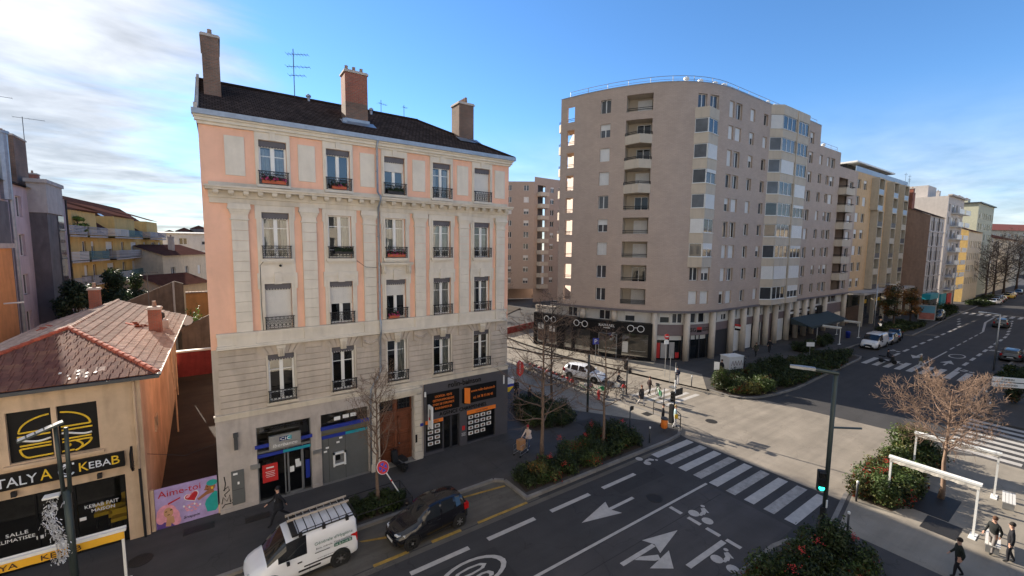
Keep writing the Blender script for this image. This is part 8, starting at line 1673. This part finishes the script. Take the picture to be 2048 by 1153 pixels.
person('person in black standing at the left end of the curved bed', 41.6, 22.5, R(160), 1.74, .1, BLK, BLK); person('person in dark olive coat walking under the taupe building', 53.0, 24.6, R(175), 1.70, .5, (.05, .05, .035), BLK, long_coat=.2); person('person in black walking close to the columns of the taupe building', 56.4, 24.6, R(10), 1.75, .5, BLK, BLK)
person('rider in dark clothes on a scooter on the far zebra crossing', 63.6, 14.9, R(-90), 1.74, .0, (.015, .015, .02), BLK, sit=True, arms='push', z=-.10); person('person in pale trousers and olive jacket on the far zebra crossing', 63.2, 12.0, R(-100), 1.74, .8, (.13, .11, .05), (.5, .5, .5), hat=WHT, z=.01)
person('person in dark jacket at the right edge beside the bench', 26.75, 2.25, R(150), 1.66, .3, (.012, .014, .014), (.20, .18, .17), (.09, .04, .02)); person('person in black coat at the right edge turned to the other', 26.55, 1.75, R(100), 1.74, .1, BLK, BLK, arms='down'); person('person in dark coat on the near pavement at the bottom right', 23.6, 2.8, R(120), 1.62, .3, (.015, .02, .016), BLK)
person('person in white trousers walking before the beige block', 90.2, 22.4, R(180), 1.72, .5, BLK, (.6, .6, .6)); person('person in dark clothes near the autumn tree', 96.0, 24.0, R(0), 1.72, .3, BLK, BLK)
# scooter under the rider
sc = thing('scooter', 'black motor scooter crossing at the far zebra', 'scooter', (63.6, 14.9, .01), R(-90))
b = MB(); b.prism([(-.75, .45), (-.35, .40), (-.1, .28), (.30, .28), (.42, .85), (.56, .9), (.62, .55), (.35, .20), (-.2, .18), (-.75, .3)], -.17, .17, 0, Matrix.Rotation(PI/2, 4, 'X')); b.build('bodywork', 'trim_black', sc); b = MB(); b.box(-.80, -.15, .70, -.15, .15, .84); b.build('seat', 'trim_black', sc); b = MB(); b.tube([(.5, -.3, 1.02), (.5, .3, 1.02)], .02, 5); b.build('handlebar', 'trim_black', sc)
for wx in (-.55, .62): b = MB().lathe([(.10, -.06), (.24, -.06), (.24, .06), (.10, .06)], 14, (0, 0, 0), 0, Matrix.Translation((wx, 0, .24)) @ Matrix.Rotation(PI/2, 4, 'X')); b.build('wheel', 'tyre', sc)
# shopping trolley
tr_ = thing('shopping_trolley', 'wire trolley with cardboard boxes pushed along the pavement', 'trolley', (14.95, 20.5, .13), PI+.35)
mat('cardboard', (.36, .19, .09), .85, var=.2); b = MB()
for y in (-.24, .24): b.tube([(-.45, y, .95), (-.35, y, .35), (.40, y, .35)], .014, 5); b.tube([(-.45, y, .12), (.42, y, .12)], .014, 5); b.tube([(-.38, y, .35), (-.38, y, .12)], .012, 4); b.tube([(.38, y, .35), (.38, y, .12)], .012, 4)
b.tube([(-.45, -.24, .95), (-.45, .24, .95)], .014, 5)
for k in range(7): b.tube([(-.35+.125*k, -.24, .35), (-.35+.125*k, .24, .35)], .006, 3)
for y in (-.24, .24):
    for k in range(6): b.tube([(-.35+.15*k, y, .35), (-.35+.15*k, y, .70)], .006, 3)
    b.tube([(-.35, y, .70), (.42, y, .70)], .01, 4)
b.build('frame', 'steel', tr_)
for wx in (-.4, .38):
    for y in (-.24, .24): b = MB().lathe([(.02, -.02), (.065, -.02), (.065, .02), (.02, .02)], 10, (0, 0, 0), 0, Matrix.Translation((wx, y, .065)) @ Matrix.Rotation(PI/2, 4, 'X')); b.build('wheel', 'tyre', tr_)
for i, (x, y, zz_, dx, r_) in enumerate(((-.05, 0, .36, .34, .2), (.02, .05, .68, .30, -.3))): tag(MB().cbox((0, 0, dx/2), (dx*1.5, dx*1.2, dx)).build('cardboard_box', 'cardboard', None, False, (14.95-x, 20.5-y, .13+zz_), PI+.35+r_), ('lower', 'upper')[i] + ' cardboard box carried on the wire trolley', 'box', 'boxes on the trolley')
# ================================================================== STREET FURNITURE
mat('lamp_green', (.045, .06, .058), .45, .3, var=.1); mat('tinsel', (.70, .70, .70), .35, .25, var=.3, scale=20); emit('green_light', (.02, .75, .55), 3.0); mat('red_lens', (.12, .01, .01), .3); mat('led_white', (.75, .75, .72), .3)
lp = thing('street_lamp', 'tall grey green street lamp with angled arm and traffic light at the zebra', 'street lamp', (22.06, 6.84, .13))
MB().tube([(0, 0, 0), (0, 0, 7.55)], .095, 10).build('pole', 'lamp_green', lp, True); MB().box(-.16, -.16, 0, .16, .16, .10).build('base_plate', 'lamp_green', lp)
b = MB(); b.tube([(0, -.1, 7.52), (-.40, .75, 7.58)], .085, 8); b.build('arm', 'lamp_green', lp)
b = MB(); b.prism([(-.13, 0), (.13, 0), (.16, .5), (.08, .95), (-.08, .95), (-.16, .5)], -.06, .06, 0, Matrix.Translation((-.36, .66, 7.60)) @ Matrix.Rotation(.44, 4, 'Z')); b.build('lamp_head', 'steel', lp)
b = MB(); b.tube([(0, 0, 5.05), (1.15, -.75, 5.0)], .045, 7); b.build('side_arm', 'lamp_green', lp)
def signal(parent, loc, rz, green=False, n=3, s=1.0):
    M_ = Matrix.Translation(loc) @ Matrix.Rotation(rz, 4, 'Z'); b = MB(); hgt = .28*n*s; b.box(-.13*s, -.10, 0, .13*s, .12, hgt, 0, M_); o = b.build('signal_head', 'trim_black', parent)
    for k in range(n):
        q = MB().lathe([(.0, 0), (.09*s, .0), (.10*s, .05), (.085*s, .02)], 12, (0, 0, 0), 0, M_ @ Matrix.Translation((0, -.10, .15*s+.28*s*k)) @ Matrix.Rotation(PI/2, 4, 'X')); q.build('lens', 'green_light' if green and k == 0 else 'trim_black', o)
        v = MB(); v.box(-.11*s, -.24, .24*s+.28*s*k, .11*s, -.10, .26*s+.28*s*k, 0, M_); v.build('visor', 'trim_black', o)
signal(lp, (-.28, .12, 2.15), R(-55), True, 3, 1.1); b = MB(); b.box(-.20, -.1, .9, -.08, .1, 1.35); b.build('signal_box', 'trim_black', lp); b = MB(); b.box(-.2, -.14, 1.4, -.1, -.1, 1.75); b.build('sign_plate', 'white_sign', lp)
l2 = thing('street_lamp', 'double headed grey street lamp with silver tinsel in front of the kebab house', 'street lamp', (-4.67, 20.0, .13))
MB().tube([(0, 0, 0), (0, 0, 4.4)], .11, 10).build('pole', 'lamp_green', l2, True); b = MB(); b.tube([(-.08, 0, 4.3), (-.14, .05, 6.75)], .06, 8); b.build('pole', 'lamp_green', l2, True); b = MB(); b.tube([(.08, 0, 4.3), (.12, 0, 6.6)], .06, 8); b.build('pole', 'lamp_green', l2, True)
hd_ = MB(); M_ = Matrix.Translation((-.25, -.1, 6.72)) @ Matrix.Rotation(R(-18), 4, 'Y') @ Matrix.Rotation(.3, 4, 'Z'); hd_.box(-.75, -.2, -.03, .35, .2, .03, 0, M_); ho = hd_.build('lamp_head', 'lamp_green', l2)
for i in range(5):
    for j in range(2): b = MB(); b.box(-.72+.21*i, -.18+.19*j, .03, -.55+.21*i, -.02+.19*j, .04, 0, M_); b.build('led_panel', 'led_white', ho)
b = MB(); b.box(-.55, -.2, 4.3, -.15, .1, 4.36); b.build('floodlight', 'led_white', l2)
ti = thing('decoration', 'silver tinsel cascade hanging on the lamp before the kebab house', 'decoration', (-4.85, 19.85, 4.4)); b = MB(); rr = random.Random(4)
for k in range(420):
    t_ = rr.random(); x, y, z = -.12-.1*math.sin(t_*6)+rr.gauss(0, .09), rr.gauss(0, .08), -.05-2.2*t_; L_ = rr.uniform(.05, .16); u = Vector((rr.gauss(0, .5), rr.gauss(0, .5), -1)).normalized(); p_ = Vector((x, y, z)); w_ = u.orthogonal().normalized()*.012; b.face([p_-w_, p_+w_, p_+u*L_+w_, p_+u*L_-w_])
o = b.build('tinsel_strands', 'tinsel', ti); o['kind'] = 'stuff'; b = MB(); b.tube([(-.12, 0, 0), (-.2, 0, -1), (-.1, 0, -2.3)], .012, 4); b.build('wire', 'steel', ti)
# leaning no-stopping sign
sn = thing('road_sign', 'round red and blue no stopping sign on a leaning pole by the young tree', 'sign', (7.2, 20.1, .13))
top = Vector((-1.0, 0, 1.95)); MB().tube([(0, 0, 0), top+Vector((-.06, 0, .12))], .03, 7).build('pole', 'white_sign', sn); MB().tube([top*.55, top*.60], .034, 7).build('band', 'red_sign', sn)
Md = Matrix.Translation(top+Vector((0, -.05, 0))) @ Matrix.Rotation(R(15), 4, 'Z') @ Matrix.Rotation(R(62), 4, 'X')
MB().lathe([(.0, -.01), (.33, -.01), (.33, .01)], 24, (0, 0, 0), 0, Md).build('disc', 'white_sign', sn); MB().lathe([(.0, .012), (.31, .012), (.31, .016)], 24, (0, 0, 0), 0, Md).build('disc_rim', 'red_sign', sn)
b = MB()
for q in range(4):
    a0 = R(45+90*q); pts = [(.045*math.cos(a0), .045*math.sin(a0))]+[(.21*math.cos(a0-R(30)+R(60)*k/6), .21*math.sin(a0-R(30)+R(60)*k/6)) for k in range(7)]
    M2 = Md @ Matrix.Rotation(R(45), 4, 'Z'); b.prism(pts, .018, .022, 0, M2)
mat('sign_blue', (.03, .06, .45), .4); b.build('blue_field', 'sign_blue', sn)
# white awning frames on the right and by the cafe
awning('awning_stand', 'nearer white folded awning stand beside the sunlit bare tree', (27.65, 6.0), (27.65, 2.88), 2.65, .20, 'white_cloth', None, (True, True), 'white awning stands', True)
awning('awning_stand', 'farther white folded awning stand behind the sunlit bare tree', (32.95, 6.15), (33.15, 2.9), 2.55, .16, 'white_cloth', None, (True, True), 'white awning stands', True)
awning('awning_stand', 'small white awning stand at the curved bed, nearer of the cafe pair', (70.0, 24.4), (70.1, 21.6), 2.5, .2, 'white_cloth', None, (True, True), 'white awning stands of the cafe', True); awning('awning_stand', 'small white awning stand behind the far white van, farther of the cafe pair', (78, 24.6), (78.1, 21.8), 2.5, .2, 'white_cloth', None, (True, True), 'white awning stands of the cafe', True)
def bench(x, y, rz, lab):
    t = thing('bench', lab, 'bench', (x, y, .13), rz, 'benches at the awning stands')
    for k in range(4): MB().box(-.75, -.22+.115*k, .40, .75, -.12+.115*k, .44).build('slat', 'blind_white', t)
    for s in (-.55, .55): MB().box(s-.04, -.2, 0, s+.04, .2, .40).build('leg', 'steel', t)
bench(27.3, 2.3, .1, 'pale bench at the foot of the nearer awning stand'); bench(32.6, 2.4, .1, 'pale bench at the foot of the farther awning stand')
# tabac sign and newsagent sign
tb = thing('hanging_sign', 'red lozenge TABAC sign projecting from the side of the pink house', 'sign', (17.55, 24.3, 3.75)); b = MB(); P_ = [(-.22, .15), (-.22, .95), (0, 1.12), (.22, .95), (.30, .55), (.22, .15), (0, -.05)]
b.prism(P_, -.09, .09, 0, Matrix.Rotation(R(-20), 4, 'Z') @ Matrix.Rotation(PI/2, 4, 'X')); b.build('board', 'red_sign', tb); b = MB(); b.box(-1.6, -.02, .62, -.2, .02, .66); b.build('bracket', 'steel', tb)
for k, ch_ in enumerate('TABAC'): a = R(-20); text(ch_, 'white_sign', tb, (-.1*math.sin(a)*-1*0+.0+.098*math.sin(a), -.098*math.cos(a), .92-.17*k), .11, .13, a)
ns = thing('hanging_sign', 'blue white and yellow newsagent sign below the red lozenge', 'sign', (16.35, 23.9, 2.9)); MB().box(-.38, -.05, .55, .38, .05, 1.0).build('upper_band', 'white_sign', ns); MB().box(-.38, -.052, .35, .38, .052, .55).build('middle_band', 'blue_sign', ns); b = MB(); b.prism([(-.38, 0), (.0, 0), (.38, .35), (-.38, .35)], -.05, .05, 0, Matrix.Rotation(PI/2, 4, 'X')); b.build('lower_band', 'yellow_paint', ns)
# small posts, bollards, bins
def post(name, lab, x, y, h, r=.045, mt='dark_grey_metal', cat='post', grp=None, z=.13, top='white_sign'):
    t = thing(name, lab, cat, (x, y, z), 0, grp); MB().tube([(0, 0, 0), (0, 0, h)], r, 8).build('shaft', mt, t, True)
    if top: MB().lathe([(r, 0), (r*1.25, .02), (r*1.25, .10), (r*.5, .13)], 8, (0, 0, h-.06)).build('cap', top, t)
    return t
B_ = 'bollard'
for i, (x, y, lab) in enumerate(((23.05, 17.05, 'white topped bollard at the zebra end of the berry bed'), (35.9, 22.2, 'white topped bollard at the crossing before the bank columns'), (23.0, 6.2, 'dark bollard behind the lamp post at the zebra'), (26.5, 6.9, 'white topped bollard at the road end of the awning bed'), (49.6, 5.2, 'white topped bollard under the direction sign'), (50.5, 3.4, 'white topped bollard right of the direction sign'), (53.5, 5.9, 'white topped bollard on the right kerb beyond the crossing'))): post('bollard', lab, x, y, 1.05, .045, 'dark_grey_metal', B_, 'bollards')
for i, (x, y, lab) in enumerate(((30.9, 21.6, 'thin dark post on the cross street zebra'), (29.9, 20.9, 'thin dark hoop post behind the walking woman'), (28.0, 23.6, 'dark cycle hoop post left of the traffic light'))): post('post', lab, x, y, 1.1, .04, 'dark_grey_metal', 'post', 'thin dark posts', .02, None)
post('post', 'tall dark green post standing in the corner pavement', 23.4, 23.2, 4.6, .09, 'lamp_green', 'post', None, .13, None); p_ = post('post', 'short post with a small black flag shaped panel', 23.5, 19.1, 1.7, .04, 'dark_grey_metal', 'post', None, .13, None); MB().prism([(0, 0), (.30, .05), (.30, .30), (0, .34)], -.03, .03, 0, Matrix.Translation((.03, 0, 1.4)) @ Matrix.Rotation(PI/2, 4, 'X')).build('panel', 'trim_black', p_)
ft = post('traffic_light', 'traffic light pole between the bicycles and the walking woman', 29.4, 24.4, 3.3, .06, 'dark_grey_metal', 'traffic light', None, .02, None); signal(ft, (-.2, 0, 2.3), R(-90), False, 3); signal(ft, (.2, -.1, 1.9), R(60), False, 2, .9)
sp_ = post('traffic_light', 'slim black and white striped signal pole at the sunlit corner', 27.2, 18.1, 4.6, .05, 'trim_black', 'traffic light', None, .13, None); MB().tube([(0, 0, 2.3), (0, 0, 3.3)], .055, 8).build('white_band', 'white_sign', sp_); MB().tube([(0, 0, 3.9), (0, 0, 4.2)], .055, 8).build('white_band', 'white_sign', sp_); signal(sp_, (-.25, .0, 1.7), R(-80), False, 3, .9); MB().box(-.42, -.14, .1, -.15, .14, 1.5).build('cabinet', 'trim_black', sp_); MB().box(-.5, -.2, 2.75, -.1, .2, 2.85).build('signal_cap', 'steel', sp_); MB().box(.12, -.03, 2.05, .50, .03, 2.55).build('back_plate', 'trim_black', sp_); MB().box(.56, -.03, 2.05, .94, .03, 2.55).build('back_plate', 'trim_black', sp_); MB().box(0, -.02, 2.28, .94, .02, 2.32).build('bracket', 'trim_black', sp_)
hy = thing('fire_hydrant', 'red fire hydrant on the corner pavement by the bicycles', 'hydrant', (26.1, 24.6, .13)); MB().lathe([(.15, 0), (.15, .06), (.10, .08), (.10, .55), (.14, .60), (.13, .75), (.05, .85)], 12).build('barrel', 'red_sign', hy, True)
for s in (-1, 1): MB().lathe([(.05, 0), (.06, .09), (.03, .1)], 8, (0, 0, 0), 0, Matrix.Translation((s*.08, 0, .48)) @ Matrix.Rotation(s*PI/2, 4, 'Y')).build('outlet', 'red_sign', hy)
ob_ = thing('litter_bin', 'orange litter bag bin beside the waiting people', 'bin', (25.3, 17.55, .13)); MB().lathe([(.18, .3), (.24, .4), (.24, .85), (.2, .95)], 10).build('bag', 'orange_sign', ob_, True); MB().lathe([(.26, .95), (.26, 1.02), (.1, 1.1)], 10).build('lid', 'dark_grey_metal', ob_, True); MB().tube([(0, 0, 0), (0, 0, 1.0)], .035, 6).build('post', 'dark_grey_metal', ob_)
# curved guard rail at the corner
gr2 = thing('guard_rail', 'dark curved guard rail round the sunlit street corner', 'railing', (26.9, 17.6, .13)); arcp = [Vector((x-26.9, y-17.6, 0)) for x, y in ((26.3, 16.95), (26.9, 17.35), (27.35, 18.1), (27.5, 19.2), (27.35, 20.0))]
for z in (1.0, .55): MB().tube([p+Vector((0, 0, z)) for p in arcp], .03, 6).build('rail', 'trim_black', gr2)
for p in arcp: MB().tube([p, p+Vector((0, 0, 1.0))], .03, 6).build('post', 'trim_black', gr2)
# signs around the taupe building
def plate_sign(lab, x, y, h, w_, hh, mt, rz, disc=None, txt=None, z=.13):
    t = thing('road_sign', lab, 'sign', (x, y, z), rz); MB().tube([(0, 0, 0), (0, 0, h)], .03, 6).build('pole', 'steel', t)
    if disc: MB().lathe([(0, 0), (.28, 0), (.28, .02)], 18, (0, 0, 0), 0, Matrix.Translation((0, -.05, h-.28)) @ Matrix.Rotation(PI/2, 4, 'X')).build('disc', disc, t); MB().box(-.19, -.09, h-.32, .19, -.075, h-.24).build('bar', 'white_sign', t)
    if w_: zt = h-.65 if disc else h; MB().box(-w_/2, -.06, zt-hh, w_/2, -.035, zt).build('plate', mt, t)
    if txt: text(txt, 'white_sign', t, (0, -.066, h-hh/2), None, hh*.7)
    return t
plate_sign('no entry sign with a white plate on a pole before the bank', 36.6, 25.6, 4.4, .5, .4, 'white_sign', R(-20), 'red_sign'); plate_sign('dark plain pole before the bank columns', 35.4, 24.2, 2.6, 0, 0, 'steel', 0); plate_sign('blue square parking sign on the opticians pavement', 34.8, 33.5, 2.7, .7, .7, 'blue_sign', R(-30), None, 'P'); plate_sign('white notice board on a pole at the tip of the curved bed', 37.2, 20.6, 2.6, .45, .75, 'white_sign', R(-60)); plate_sign('small white sign in the middle of the curved bed', 57.5, 20.6, 2.0, .9, .5, 'white_sign', R(-40))
cb2 = thing('cabinet', 'white utility cabinet with graffiti behind the curved bed', 'cabinet', (45.6, 23.6, .13), R(-15)); MB().box(-1.0, -.6, 0, 1.0, .6, 1.35).build('housing', 'shutter_white', cb2); MB().box(-1.05, -.65, 1.35, 1.05, .65, 1.42).build('lid', 'shutter_white', cb2); b = MB()
for k in range(4): b.tube([(-.7+.4*k, -.61, .4), (-.5+.4*k, -.61, .95), (-.35+.4*k, -.61, .45)], .03, 4)
b.build('graffiti', 'mauve_band', cb2)
bx_ = thing('billboard', 'poster board with a blue and red picture on the far pavement', 'billboard', (103.8, 19.6, .13), R(-72)); MB().box(-1.15, -.1, .7, 1.15, .1, 3.4).build('case', 'steel', bx_); mat('poster_sky', (.12, .30, .42), .3); mat('poster_red', (.36, .14, .12), .3, var=.4, scale=2); MB().box(-1.0, -.12, 2.0, 1.0, -.1, 3.25).build('poster', 'poster_sky', bx_); MB().box(-1.0, -.12, .85, 1.0, -.1, 2.0).build('poster', 'poster_red', bx_); MB().box(-.2, -.08, 0, .2, .08, .7).build('foot', 'dark_grey_metal', bx_)
ds = thing('direction_sign', 'two white arrow shaped direction boards on a dark post at the right', 'sign', (49.0, 5.0, .13), R(-52)); MB().tube([(0, 0, 0), (0, 0, 3.4)], .06, 8).build('post', 'dark_grey_metal', ds)
for k, tx in enumerate(('TONKIN', 'CHARPENNES')): b = MB(); b.prism([(-.25, 0), (1.72, 0), (1.86, .05), (1.92, .17), (1.86, .29), (1.72, .34), (-.25, .34)], -.03, .03, 0, Matrix.Translation((0, -.06, 3.0-.42*k)) @ Matrix.Rotation(PI/2, 4, 'X')); b.build('board', 'white_sign', ds); text(tx, 'anthracite', ds, (.65, -.10, 3.17-.42*k), None, .14)
for x, y, h, lab in ((69.2, 7.3, 6.2, 'slim grey street lamp on the right kerb beyond the far crossing'), (80.6, 20.8, 8.0, 'tall grey street lamp behind the far white van'), (128, 20.4, 9.0, 'dark street lamp with a flat arm before the brown house')):
    t = thing('street_lamp', lab, 'street lamp', (x, y, .13)); MB().tube([(0, 0, 0), (0, 0, h)], [.09, .06], 8).build('pole', 'steel', t, True); MB().tube([(0, 0, h), (0, 1.3 if y < 10 else -1.6, h+.1)], .05, 6).build('arm', 'steel', t); MB().box(-.12, 1.0 if y < 10 else -2.0, h+.03, .12, 1.6 if y < 10 else -1.3, h+.12).build('lamp_head', 'led_white', t)
tag(MB().lathe([(.26, 0), (.32, .9), (.34, .95), (.05, 1.05)], 10).build('wheelie_bin', 'blue_sign', None, True, (76.3, 22.6, .13)), 'blue bin beside the cafe awning stands', 'bin')
mb2 = dup(sc, (8.05, 23.05, .14), R(100), 'black motor scooter parked in front of the wooden door'); dup(sc, (78, 6.2, .14), R(20), 'black motor scooter parked on the right kerb far side')
# low dark divider in the cross street
dv = thing('kerb_divider', 'long low dark divider along the sunlit cross street', 'divider', (35, 34, .02)); dp = [Vector((x-35, y-34, 0)) for x, y in ((38.3, 27.0), (35.6, 30.9), (33.6, 35.5), (31.6, 40.5), (30.3, 45))]
for a, b_ in zip(dp, dp[1:]): d = (b_-a); m = MB(); m.cbox((a+b_)/2+Vector((0, 0, .07)), (d.length-.03, .16, .14), 0, math.atan2(d.y, d.x)); m.build('divider_block', 'granite_dark', dv)
